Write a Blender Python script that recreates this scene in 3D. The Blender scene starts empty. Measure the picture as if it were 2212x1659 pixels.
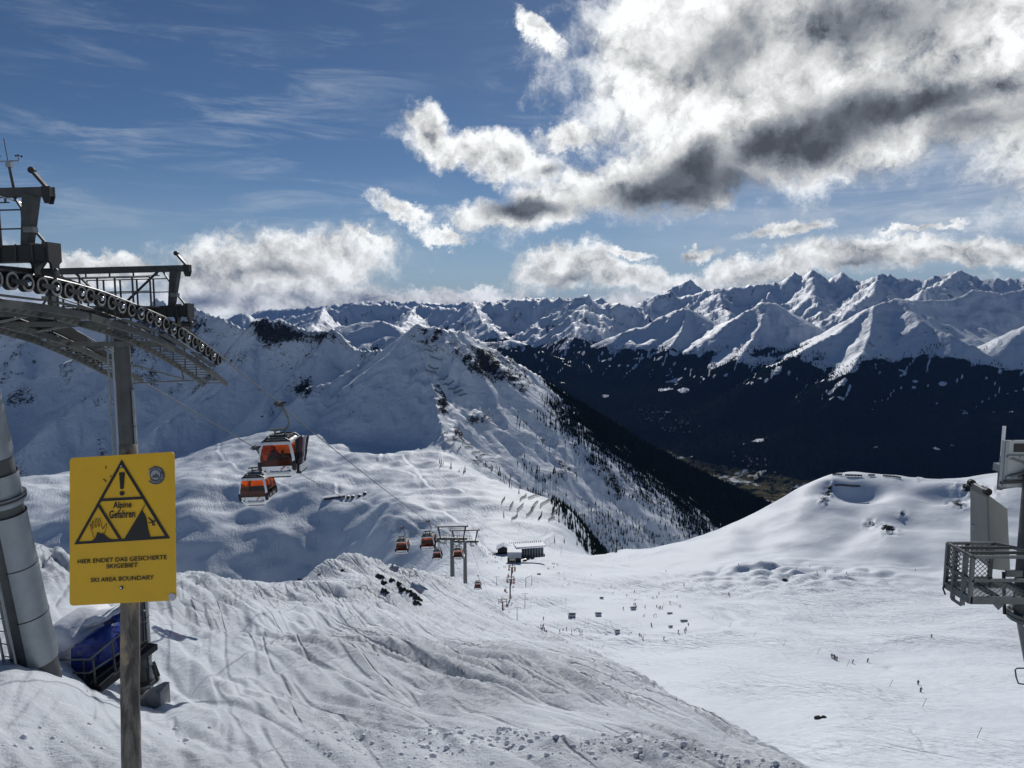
import bpy, bmesh, math, random
import numpy as np
from mathutils import Vector, Matrix, Euler

# ------------------------------------------------------------------ camera, sky, sun, exposure
SC = bpy.context.scene
COL = SC.collection
PITCH = math.radians(6.3)
FPX = 1534.0                      # focal length in pixels of a 2212 x 1659 frame
SUN_EL, SUN_AZ = math.radians(25.5), math.radians(4.0)

cam_data = bpy.data.cameras.new("camera")
cam_data.sensor_width = 36.0
cam_data.lens = 36.0 * FPX / 2212.0
cam_data.clip_start, cam_data.clip_end = 0.1, 200000.0
cam = bpy.data.objects.new("camera", cam_data)
cam.rotation_euler = (math.pi / 2 - PITCH, 0, 0)
COL.objects.link(cam)
SC.camera = cam

SC.view_settings.view_transform = 'Standard'
SC.view_settings.look = 'None'
SC.view_settings.gamma = 1.0
SC.view_settings.exposure = -0.80
SC.cycles.max_bounces = 6
SC.cycles.diffuse_bounces = 2
SC.cycles.transparent_max_bounces = 12

sun_data = bpy.data.lights.new("sun", 'SUN')
sun_data.energy = 5.0
sun_data.angle = math.radians(0.53)
sun_data.color = (1.0, 0.972, 0.94)
sun = bpy.data.objects.new("sun", sun_data)
sd = Vector((math.sin(SUN_AZ) * math.cos(SUN_EL), math.cos(SUN_AZ) * math.cos(SUN_EL), math.sin(SUN_EL)))
sun.rotation_euler = sd.to_track_quat('Z', 'Y').to_euler()
COL.objects.link(sun)


class NT:
    """small helper to write node trees as expressions"""
    def __init__(self, tree):
        self.t = tree
        tree.nodes.clear()

    def n(self, typ, **kw):
        nd = self.t.nodes.new(typ)
        for k, v in kw.items():
            setattr(nd, k, v)
        return nd

    def put(self, sock, v):
        if hasattr(v, 'is_output') or isinstance(v, bpy.types.NodeSocket):
            self.t.links.new(v, sock)
        else:
            try:
                sock.default_value = v
            except Exception:
                sock.default_value = (v, v, v) if not hasattr(v, '__len__') else tuple(v) + (1.0,)

    def m(self, op, a, b=None, c=None, clamp=False):
        nd = self.n('ShaderNodeMath', operation=op)
        nd.use_clamp = clamp
        for i, v in enumerate((a, b, c)):
            if v is not None:
                self.put(nd.inputs[i], v)
        return nd.outputs[0]

    def vm(self, op, a, b=None, out=0):
        nd = self.n('ShaderNodeVectorMath', operation=op)
        self.put(nd.inputs[0], a)
        if b is not None:
            self.put(nd.inputs[3] if op == 'SCALE' else nd.inputs[1], b)
        return nd.outputs[out]

    def length(self, a):
        return self.vm('LENGTH', a, out=1)

    def comb(self, x, y, z):
        nd = self.n('ShaderNodeCombineXYZ')
        for i, v in enumerate((x, y, z)):
            self.put(nd.inputs[i], v)
        return nd.outputs[0]

    def sep(self, v):
        nd = self.n('ShaderNodeSeparateXYZ')
        self.put(nd.inputs[0], v)
        return nd.outputs

    def ss(self, v, lo, hi, a=0.0, b=1.0):
        nd = self.n('ShaderNodeMapRange', interpolation_type='SMOOTHSTEP')
        self.put(nd.inputs[0], v)
        for i, q in enumerate((lo, hi, a, b)):
            self.put(nd.inputs[1 + i], q)
        return nd.outputs[0]

    def lin(self, v, lo, hi, a=0.0, b=1.0):
        nd = self.n('ShaderNodeMapRange')
        self.put(nd.inputs[0], v)
        for i, q in enumerate((lo, hi, a, b)):
            self.put(nd.inputs[1 + i], q)
        return nd.outputs[0]

    def noise(self, vec, scale, detail=4.0, rough=0.5, dist=0.0, out=0, lac=2.0):
        nd = self.n('ShaderNodeTexNoise')
        self.put(nd.inputs['Vector'], vec)
        nd.inputs['Scale'].default_value = scale
        nd.inputs['Detail'].default_value = detail
        nd.inputs['Roughness'].default_value = rough
        nd.inputs['Lacunarity'].default_value = lac
        nd.inputs['Distortion'].default_value = dist
        return nd.outputs[out]

    def mix(self, f, a, b):
        nd = self.n('ShaderNodeMix', data_type='RGBA')
        self.put(nd.inputs[0], f)
        for s, v in ((nd.inputs[6], a), (nd.inputs[7], b)):
            if isinstance(v, (tuple, list)):
                s.default_value = tuple(v)[:3] + (1.0,)
            else:
                self.put(s, v)
        return nd.outputs[2]

    def attr(self, name, out=2):
        return self.n('ShaderNodeAttribute', attribute_name=name).outputs[out]


def build_world():
    w = bpy.data.worlds.new("World")
    SC.world = w
    w.use_nodes = True
    N = NT(w.node_tree)
    sky = N.n('ShaderNodeTexSky', sky_type='NISHITA')
    sky.sun_disc = False
    sky.sun_elevation = SUN_EL
    sky.sun_rotation = SUN_AZ
    sky.altitude = 2300.0
    sky.air_density = 1.0
    sky.dust_density = 0.35
    sky.ozone_density = 2.2
    D = N.vm('NORMALIZE', N.n('ShaderNodeTexCoord').outputs['Generated'])
    dx, dy, dz = N.sep(D)
    az = N.m('ARCTAN2', dx, dy)
    el = N.m('ARCSINE', dz)
    P = N.comb(az, el, 0.0)
    # wispy warp of the cloud outlines
    def warp_by(scale, amp, det, rough):
        w_ = N.noise(P, scale, det, rough, out=1)
        return N.vm('SCALE', N.vm('SUBTRACT', w_, (0.5, 0.5, 0.5)), amp)
    warp = N.vm('ADD', warp_by(3.0, 0.10, 2.0, 0.5), warp_by(11.0, 0.10, 6.0, 0.70))
    Q = N.vm('ADD', P, warp)
    Qs = N.vm('ADD', P, N.vm('SCALE', warp, 0.45))

    def ang(px, py):
        u, v = (px - 1106) / FPX, (829 - py) / FPX
        y = math.cos(PITCH) + v * math.sin(PITCH)
        z = v * math.cos(PITCH) - math.sin(PITCH)
        return math.atan2(u, y), math.atan2(z, math.hypot(u, y))

    def blob(px, py, rx, ry, rot=0.0, src=None):
        """1 in the middle, 0 on the rim of an ellipse on the sky vault"""
        a, e = ang(px, py)
        mp = N.n('ShaderNodeMapping', vector_type='TEXTURE')
        N.put(mp.inputs[0], src or Q)
        mp.inputs[1].default_value = (a, e, 0)
        mp.inputs[2].default_value = (0, 0, math.radians(-rot))
        mp.inputs[3].default_value = (rx / FPX, ry / FPX, 1)
        return N.m('SUBTRACT', 1.0, N.length(mp.outputs[0]))

    def union(lst, k=0.25):
        r = lst[0]
        for b in lst[1:]:
            r = N.m('SMOOTH_MAX', r, b, k)
        return r

    body = union([
        blob(1680, 90, 430, 250, -8), blob(1490, 190, 190, 150, 10), blob(1950, 240, 300, 110, -8),
        blob(1450, 50, 130, 100, 0), blob(1720, 300, 280, 80, -6), blob(2080, 40, 180, 90, 0),
        blob(1330, 385, 330, 70, -16), blob(1500, 340, 200, 100, -20), blob(1060, 330, 200, 48, 10),
        blob(1100, 455, 190, 40, -4), blob(930, 285, 60, 40, 40), blob(1230, 290, 90, 30, -10),
        blob(880, 465, 50, 22, 25), blob(955, 512, 50, 18, 12), 
        blob(600, 570, 250, 78, -8), blob(500, 610, 180, 60, -14), blob(690, 535, 130, 46, 14), blob(640, 640, 220, 40, 0),
        blob(240, 578, 130, 30, -4), blob(800, 515, 70, 14, 10), blob(2200, 170, 90, 90, 30),
        blob(2600, 200, 420, 200, 8), blob(-420, 560, 260, 60, 0), blob(1160, 100, 70, 22, 40),
        blob(1690, 492, 90, 16, -6), blob(1500, 540, 50, 14, 0), blob(1330, 552, 60, 12, 0), blob(2010, 490, 70, 8, 0),
        blob(1190, 580, 120, 48, 0), blob(1390, 612, 190, 38, 4), blob(1640, 580, 220, 36, -8), blob(1880, 545, 170, 36, 0),
        blob(2120, 562, 170, 36, 0), blob(1000, 632, 170, 30, -3), blob(800, 650, 170, 30, 0),
    ])
    # the low bank of cumulus above the far ranges, all the way round the horizon
    hz = N.noise(N.comb(az, 0.0, 0.0), 5.0, 3.0, 0.55)
    bank_top = N.m('MULTIPLY_ADD', hz, 0.06, -0.025)
    bank = N.m('DIVIDE', N.m('SUBTRACT', bank_top, N.sep(Q)[1]), 0.06)
    bank = N.m('MINIMUM', bank, 0.55)
    # loose cloud in the part of the sky behind and beside the camera
    away = N.ss(N.m('ABSOLUTE', az), 0.95, 1.5)
    loose = N.m('MULTIPLY_ADD', N.noise(D, 2.3, 3.0, 0.5), 2.6, -1.85)
    loose = N.m('MULTIPLY_ADD', away, N.m('ADD', loose, 1.0), -1.0)
    body = N.m('MAXIMUM', N.m('SMOOTH_MAX', body, bank, 0.2), loose)
    fine = N.noise(Qs, 30.0, 6.0, 0.68)
    mid = N.noise(Qs, 9.0, 5.0, 0.60, 0.2)
    dens = N.m('ADD', body, N.m('MULTIPLY_ADD', mid, 1.1, -0.55))
    dens = N.m('ADD', dens, N.m('MULTIPLY_ADD', fine, 0.8, -0.40))
    alpha = N.ss(dens, -0.20, 0.44)
    # thick cloud seen against the light is dark, thin cloud glows
    thick = union([
        blob(1450, 400, 200, 52, -10, Qs), blob(1585, 385, 80, 44, 14, Qs), blob(1500, 360, 80, 50, -20, Qs), blob(1780, 285, 200, 60, -14, Qs),
        blob(1950, 235, 170, 36, -4, Qs), blob(1130, 445, 110, 24, 0, Qs), blob(1660, 310, 110, 40, -20, Qs)], 0.35)
    soft = union([blob(1570, 100, 160, 110, -20, Qs), blob(1860, 60, 220, 100, 0, Qs), blob(2100, 260, 170, 50, -5, Qs),
                  blob(600, 585, 110, 26, -10, Qs), blob(1180, 365, 60, 20, -10, Qs), blob(1850, 570, 100, 20, 0, Qs), blob(450, 640, 90, 22, 0, Qs), blob(1230, 600, 60, 18, 0, Qs)], 0.35)
    thick = N.m('SMOOTH_MAX', thick, N.m('MULTIPLY_ADD', soft, 0.9, -0.38), 0.3)
    tk = N.m('ADD', thick, N.m('MULTIPLY_ADD', mid, 0.75, -0.375))
    tk = N.m('ADD', tk, N.m('MULTIPLY_ADD', fine, 0.35, -0.175))
    dark = N.ss(tk, -0.45, 0.75)
    # relief inside the cloud: density compared with the density a little nearer to the sun
    Po = N.vm('ADD', Qs, (0.004, 0.022, 0.0))
    mid_s = N.noise(Po, 9.0, 4.0, 0.60, 0.2)
    fine_s = N.noise(Po, 30.0, 4.0, 0.68)
    rel = N.m('ADD', N.m('MULTIPLY', N.m('SUBTRACT', mid, mid_s), 3.4), N.m('MULTIPLY', N.m('SUBTRACT', fine, fine_s), 1.7))
    inner = N.ss(dens, 0.30, 1.2)
    lum = N.m('MULTIPLY_ADD', rel, 0.75, N.m('MULTIPLY_ADD', inner, -0.30, 0.84))
    sa = N.m('SUBTRACT', az, SUN_AZ)
    se = N.m('SUBTRACT', el, SUN_EL)
    sdist = N.m('SQRT', N.m('ADD', N.m('MULTIPLY', sa, sa), N.m('MULTIPLY', se, se)))
    glow = N.ss(sdist, 0.60, 0.10)
    lum = N.m('MULTIPLY_ADD', glow, 0.22, lum)
    lum = N.m('MULTIPLY', lum, N.m('MULTIPLY_ADD', dark, -0.84, 1.0))
    lum = N.m('MULTIPLY', N.m('MINIMUM', N.m('MAXIMUM', lum, 0.09), 1.12), 1.62)
    ccol = N.mix(N.ss(lum, 0.15, 1.1), (0.86, 0.96, 1.12), (0.985, 1.0, 1.0))
    ccol = N.vm('SCALE', ccol, lum)
    # thin high streaks
    Rm = N.n('ShaderNodeMapping')
    N.put(Rm.inputs[0], P)
    Rm.inputs[2].default_value = (0, 0, math.radians(-9))
    Rm.inputs[3].default_value = (2.0, 13.0, 1.0)
    st = N.noise(Rm.outputs[0], 2.2, 6.0, 0.68, 0.6)
    patch = N.noise(P, 3.2, 3.0, 0.5)
    cir = N.m('MULTIPLY', N.ss(st, 0.46, 0.74), N.ss(patch, 0.36, 0.66))
    cir = N.m('MULTIPLY', cir, N.ss(el, 0.75, 0.25))
    right = N.m('MULTIPLY', N.ss(az, 0.02, 0.5), N.m('MULTIPLY', N.ss(el, 0.02, 0.08), N.ss(el, 0.36, 0.12)))
    cir = N.m('ADD', N.m('MULTIPLY', cir, 0.42), N.m('MULTIPLY', right, N.m('MULTIPLY_ADD', N.ss(st, 0.3, 0.7), 0.42, 0.20)))
    skyc = N.vm('SCALE', sky.outputs[0], 0.066)
    skyc = N.vm('MULTIPLY', skyc, (0.76, 0.95, 1.16))
    skyc = N.mix(N.m('MULTIPLY', N.ss(N.m('ABSOLUTE', el), 0.20, 0.0), 0.45), skyc, (0.62, 0.78, 1.0))
    base = N.mix(cir, skyc, (0.95, 1.05, 1.2))
    out = N.mix(N.m('MULTIPLY', alpha, 0.985), base, ccol)
    bg = N.n('ShaderNodeBackground')
    N.put(bg.inputs[0], out)
    bg.inputs[1].default_value = 1.0
    o = N.n('ShaderNodeOutputWorld')
    N.t.links.new(bg.outputs[0], o.inputs[0])
    w.cycles.sampling_method = 'NONE'


build_world()

# ------------------------------------------------------------------ numpy helpers
_rs = np.random.RandomState(7)
_PERM = np.concatenate([_rs.permutation(256)] * 3)
_GA = _rs.rand(256) * 2 * np.pi
_GX, _GY = np.cos(_GA), np.sin(_GA)


def perlin(x, y, seed=0):
    x = np.asarray(x, dtype=np.float64) + seed * 37.17
    y = np.asarray(y, dtype=np.float64) + seed * 91.73
    xi, yi = np.floor(x), np.floor(y)
    fx, fy = x - xi, y - yi
    xi = xi.astype(np.int64) & 255
    yi = yi.astype(np.int64) & 255
    u = fx * fx * fx * (fx * (fx * 6 - 15) + 10)
    v = fy * fy * fy * (fy * (fy * 6 - 15) + 10)

    def g(ix, iy, dx, dy):
        h = _PERM[_PERM[ix] + iy]
        return _GX[h] * dx + _GY[h] * dy
    a = g(xi, yi, fx, fy)
    b = g(xi + 1, yi, fx - 1, fy)
    c = g(xi, yi + 1, fx, fy - 1)
    d = g(xi + 1, yi + 1, fx - 1, fy - 1)
    a = a + (b - a) * u
    c = c + (d - c) * u
    return (a + (c - a) * v) * 1.5


def fbm(x, y, octv=4, seed=0, gain=0.5, lac=2.03):
    s, a = 0.0, 1.0
    for i in range(octv):
        s = s + a * perlin(x, y, seed + i)
        x, y, a = x * lac, y * lac, a * gain
    return s


def ridged(x, y, octv=4, seed=0, gain=0.5, lac=2.07):
    s, a, w = 0.0, 1.0, 1.0
    for i in range(octv):
        n = 1.0 - np.abs(perlin(x, y, seed + i))
        n = n * n * w
        s = s + a * n
        w = np.clip(n * 1.6, 0, 1)
        x, y, a = x * lac, y * lac, a * gain
    return s


def sstep(x, lo, hi):
    t = np.clip((x - lo) / (hi - lo), 0, 1)
    return t * t * (3 - 2 * t)


def U(px, py, d):
    """world point seen at pixel (px, py) of the 2212 x 1659 frame, d metres along the lens axis"""
    u, v = (px - 1106) / FPX, (829 - py) / FPX
    return np.array([u * d, d * (math.cos(PITCH) + v * math.sin(PITCH)), d * (v * math.cos(PITCH) - math.sin(PITCH))])


def UV(px, py, d):
    return Vector(U(px, py, d))


# ------------------------------------------------------------------ the lie of the land
# surveyed spots (pixel, pixel, metres): the near slope, the ski basin, the hill on the right, the bowl on the left
SPOTS = [
    # near slope (the viewer stands on a terrace some five metres above it)
    (1106, 2900, 4.2), (300, 2900, 4.2), (1900, 2900, 4.2), (1106, 2100, 7.5), (400, 2100, 7.0), (1800, 2150, 7.5), (270, 1850, 9.0), (1106, 1850, 10.8), (1900, 1950, 10),
    (1106, 1655, 16.5), (700, 1655, 16.0), (1500, 1670, 16.0), (2000, 1800, 14.0), (200, 1655, 14.5), (-300, 1600, 13.0), (2500, 1900, 14),
    (60, 1570, 16.3), (-300, 1480, 17), (60, 1490, 18.6), (312, 1502, 27.2), (56, 1442, 20.6), (180, 1455, 24), (-100, 1390, 22),
    (300, 1590, 18.5), (550, 1540, 22), (800, 1560, 21.5), (1106, 1575, 21), (1400, 1625, 19), (1650, 1700, 16.5),
    (500, 1440, 32), (750, 1440, 34), (1000, 1470, 33), (1250, 1530, 27), (1450, 1600, 22.5),
    (250, 1300, 38), (130, 1188, 46), (-100, 1180, 46), (420, 1290, 50), (430, 1243, 62), (600, 1320, 54), (600, 1257, 82),
    (800, 1350, 54), (730, 1240, 92), (790, 1222, 98), (870, 1231, 116), (900, 1330, 66), (976, 1262, 140), (1000, 1350, 68),
    (1100, 1330, 112), (1100, 1420, 44), (1250, 1402, 84), (1250, 1460, 42), (1400, 1472, 64), (1400, 1530, 34), (1550, 1558, 46), (1700, 1645, 35), (1560, 1620, 26), (1850, 1735, 27),
    # hidden drop behind its edge
    (-100, 1330, 90), (130, 1330, 90), (430, 1380, 130), (600, 1370, 150), (790, 1330, 160), (976, 1360, 210), (1100, 1440, 190),
    (1250, 1520, 150), (1400, 1600, 115), (1550, 1690, 88), (1700, 1770, 68), (1900, 1850, 52), (2200, 1920, 48), (2600, 1980, 48),
    (-100, 1400, 300), (200, 1400, 300), (500, 1420, 330), (800, 1420, 330), (976, 1400, 330),
    # ski basin
    (1700, 1690, 145), (1950, 1690, 140), (2250, 1690, 140), (2600, 1700, 140), (1500, 1560, 190), (1300, 1450, 300),
    (1800, 1560, 190), (2050, 1550, 195), (2300, 1530, 200), (1500, 1450, 270), (1750, 1445, 275), (2000, 1440, 280), (2250, 1420, 290), (2600, 1400, 300),
    (1250, 1370, 400), (1450, 1375, 385), (1700, 1365, 390), (1950, 1350, 410), (2200, 1330, 430), (2500, 1320, 440),
    (1160, 1320, 500), (1300, 1315, 500), (1500, 1300, 520), (1750, 1290, 540), (2000, 1270, 560), (2250, 1250, 580),
    (1080, 1290, 560), (1150, 1262, 620), (1350, 1255, 640), (1550, 1245, 660), (1750, 1225, 680), (2000, 1200, 690), (2250, 1170, 700),
    (1060, 1235, 700), (1200, 1228, 730), (1350, 1215, 770), (1110, 1203, 850), (1200, 1200, 860), (1000, 1210, 850), (900, 1250, 860), (1300, 1203, 870), (1350, 1198, 920),
    # the hill on the right
    (1450, 1195, 800), (1600, 1175, 770), (1750, 1165, 760), (1900, 1150, 760), (2050, 1140, 750), (2230, 1120, 740),
    (1420, 1179, 930), (1500, 1160, 935), (1570, 1130, 940), (1640, 1100, 945), (1700, 1068, 945), (1750, 1035, 945), (1800, 1010, 945), (1860, 1006, 945), (1930, 1016, 935),
    (2000, 1029, 920), (2060, 1030, 910), (2130, 1022, 900), (2212, 1015, 890), (2400, 990, 880), (2700, 980, 850),
    (1650, 1140, 850), (1790, 1075, 880), (1880, 1078, 870), (1980, 1075, 860), (2100, 1075, 840), (2250, 1050, 820), (1850, 1110, 840),
    (1250, 1196, 1000), (1300, 1192, 990), (1360, 1194, 960),
    # behind it, out of sight
    (1300, 1260, 1200), (1420, 1270, 1250), (1550, 1260, 1300), (1700, 1260, 1300), (1900, 1240, 1300), (2150, 1220, 1250), (2600, 1200, 1250),
    (1500, 1420, 1900), (1800, 1420, 1900), (2200, 1400, 1900), (2700, 1400, 1900), (1400, 1330, 1700),
    # bowl on the left
    (1050, 1165, 980), (1130, 1155, 1030), (1100, 1105, 1200), (1010, 1130, 1090), (930, 1120, 1150), (980, 1080, 1280), (1180, 1140, 1120),
    (850, 1135, 1130), (855, 1200, 1085), (850, 1245, 1060), (700, 1112, 1335), (700, 1190, 1262), (700, 1250, 1215), (550, 1120, 1320), (550, 1200, 1255), (550, 1255, 1215), (400, 1120, 1320), (400, 1190, 1265), (400, 1250, 1220),
    (200, 1125, 1320), (200, 1185, 1275), (0, 1130, 1320), (0, 1185, 1280), (-250, 1180, 1290), (700, 1340, 1130), (400, 1340, 1130), (100, 1330, 1140), (880, 1300, 1000),
    (850, 1090, 1300), (740, 1078, 1390), (600, 1090, 1380), (430, 1090, 1380), (250, 1090, 1380), (50, 1100, 1350), (-200, 1090, 1400),
    (930, 1030, 1500), (820, 1020, 1560), (700, 1015, 1600), (560, 1005, 1700), (400, 1010, 1750), (250, 1020, 1850), (50, 1040, 1850),
    (960, 975, 1800), (850, 965, 1950), (740, 950, 2050), (640, 930, 2150), (560, 918, 2200), (480, 935, 2200), (380, 955, 2250), (250, 975, 2400), (100, 1000, 2450), (-150, 1000, 2500),
    (880, 985, 2250), (740, 975, 2400), (600, 955, 2500), (300, 1010, 2900), (0, 1020, 3000), (-300, 1010, 3000),
    # shoulder with the snow fences and the gully behind it
    (1060, 1030, 1500), (1150, 1062, 1400), (1250, 1115, 1290), (1340, 1172, 1190),
    (1060, 1050, 1750), (1150, 1100, 1700), (1250, 1165, 1650), (1340, 1240, 1600),
]
TH_S = 4.0


def _spot_coords():
    P = np.array([U(*s) for s in SPOTS])
    rho = np.hypot(P[:, 0], P[:, 1])
    return np.arctan2(P[:, 0], P[:, 1]) * TH_S, np.log(rho), P[:, 2] / rho


_sx, _sy, _sv = _spot_coords()
_C2 = 0.16 ** 2
_A = np.sqrt((_sx[:, None] - _sx[None]) ** 2 + (_sy[:, None] - _sy[None]) ** 2 + _C2)
_A -= np.eye(len(_sx)) * 0.012
_sm = _sv.mean()
_sw = np.linalg.solve(_A, _sv - _sm)


def base_height(x, y):
    rho = np.maximum(np.hypot(x, y), 0.5)
    a, b = np.arctan2(x, y) * TH_S, np.log(np.clip(rho, 2.0, 3200))
    shp = np.shape(a)
    a, b = np.ravel(a), np.ravel(b)
    out = np.full(a.shape, _sm)
    for i in range(0, a.size, 20000):
        s = slice(i, i + 20000)
        k = np.sqrt((a[s, None] - _sx[None]) ** 2 + (b[s, None] - _sy[None]) ** 2 + _C2)
        out[s] += k @ _sw
    return out.reshape(shp) * rho


# ridge lines (pixel, pixel, metres), slope below the crest, depth of relief, rib size
RIDGES = [
    # central mountain: crest to the right
    dict(n='peak', p=[(905, 697, 2320), (940, 706, 2350), (1000, 716, 2430), (1060, 748, 2520), (1130, 790, 2620), (1200, 835, 2720), (1300, 895, 2860), (1400, 955, 2990), (1500, 1008, 3100), (1600, 1055, 3180), (1680, 1088, 3220), (1800, 1170, 3250)], s=0.80, c=0.95, H=900, a=20, f=110),
    # crest to the left, over the saddle to the rocky head
    dict(n='peak', p=[(905, 697, 2320), (870, 728, 2360), (835, 752, 2400), (805, 758, 2440), (770, 752, 2480), (740, 728, 2520), (722, 709, 2540), (690, 716, 2570), (650, 706, 2600), (610, 692, 2640), (572, 684, 2660), (548, 692, 2680), (530, 722, 2680), (500, 758, 2690), (460, 800, 2700), (400, 850, 2700)], s=1.15, H=800, a=16, f=95),
    # spur towards the viewer, the edge between shade and light
    dict(n='peak', p=[(905, 697, 2320), (898, 738, 2255), (918, 790, 2160), (938, 850, 2045), (948, 905, 1925), (962, 950, 1810)], s=0.72, c=1.0, H=500, a=8, f=70),
    dict(n='peak', p=[(722, 709, 2540), (690, 745, 2460), (640, 800, 2350), (590, 850, 2250), (570, 880, 2190)], s=0.95, c=0.85, H=400, a=8, f=60),
    dict(n='peak', p=[(805, 758, 2440), (770, 790, 2360), (720, 822, 2270), (660, 838, 2200)], s=0.95, c=0.85, H=300, a=6, f=60),
    dict(n='peak', p=[(572, 684, 2660), (540, 750, 2560), (500, 820, 2450), (430, 870, 2350), (340, 920, 2250)], s=0.95, c=0.85, H=500, a=12, f=80),
    # range on the far left
    dict(n='massif', p=[(-700, 600, 3300), (-400, 640, 3300), (-150, 672, 3300), (0, 684, 3280), (95, 684, 3260), (180, 672, 3240), (260, 668, 3230), (320, 662, 3220), (341, 640, 3220), (358, 655, 3210), (380, 651, 3200), (445, 671, 3180), (490, 690, 3150), (540, 715, 3130)], s=1.12, H=800, a=20, f=150),
    dict(n='massif', p=[(380, 651, 3200), (330, 740, 2980), (230, 830, 2780), (120, 900, 2620)], s=0.98, c=0.85, H=450, a=14, f=90),
    dict(n='massif', p=[(95, 684, 3260), (40, 760, 3050), (-60, 850, 2850), (-100, 920, 2600)], s=0.98, c=0.85, H=450, a=14, f=90),
    dict(n='massif', p=[(445, 671, 3180), (430, 730, 3020), (450, 790, 2900)], s=0.98, c=0.85, H=450, a=14, f=90),
]
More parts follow.
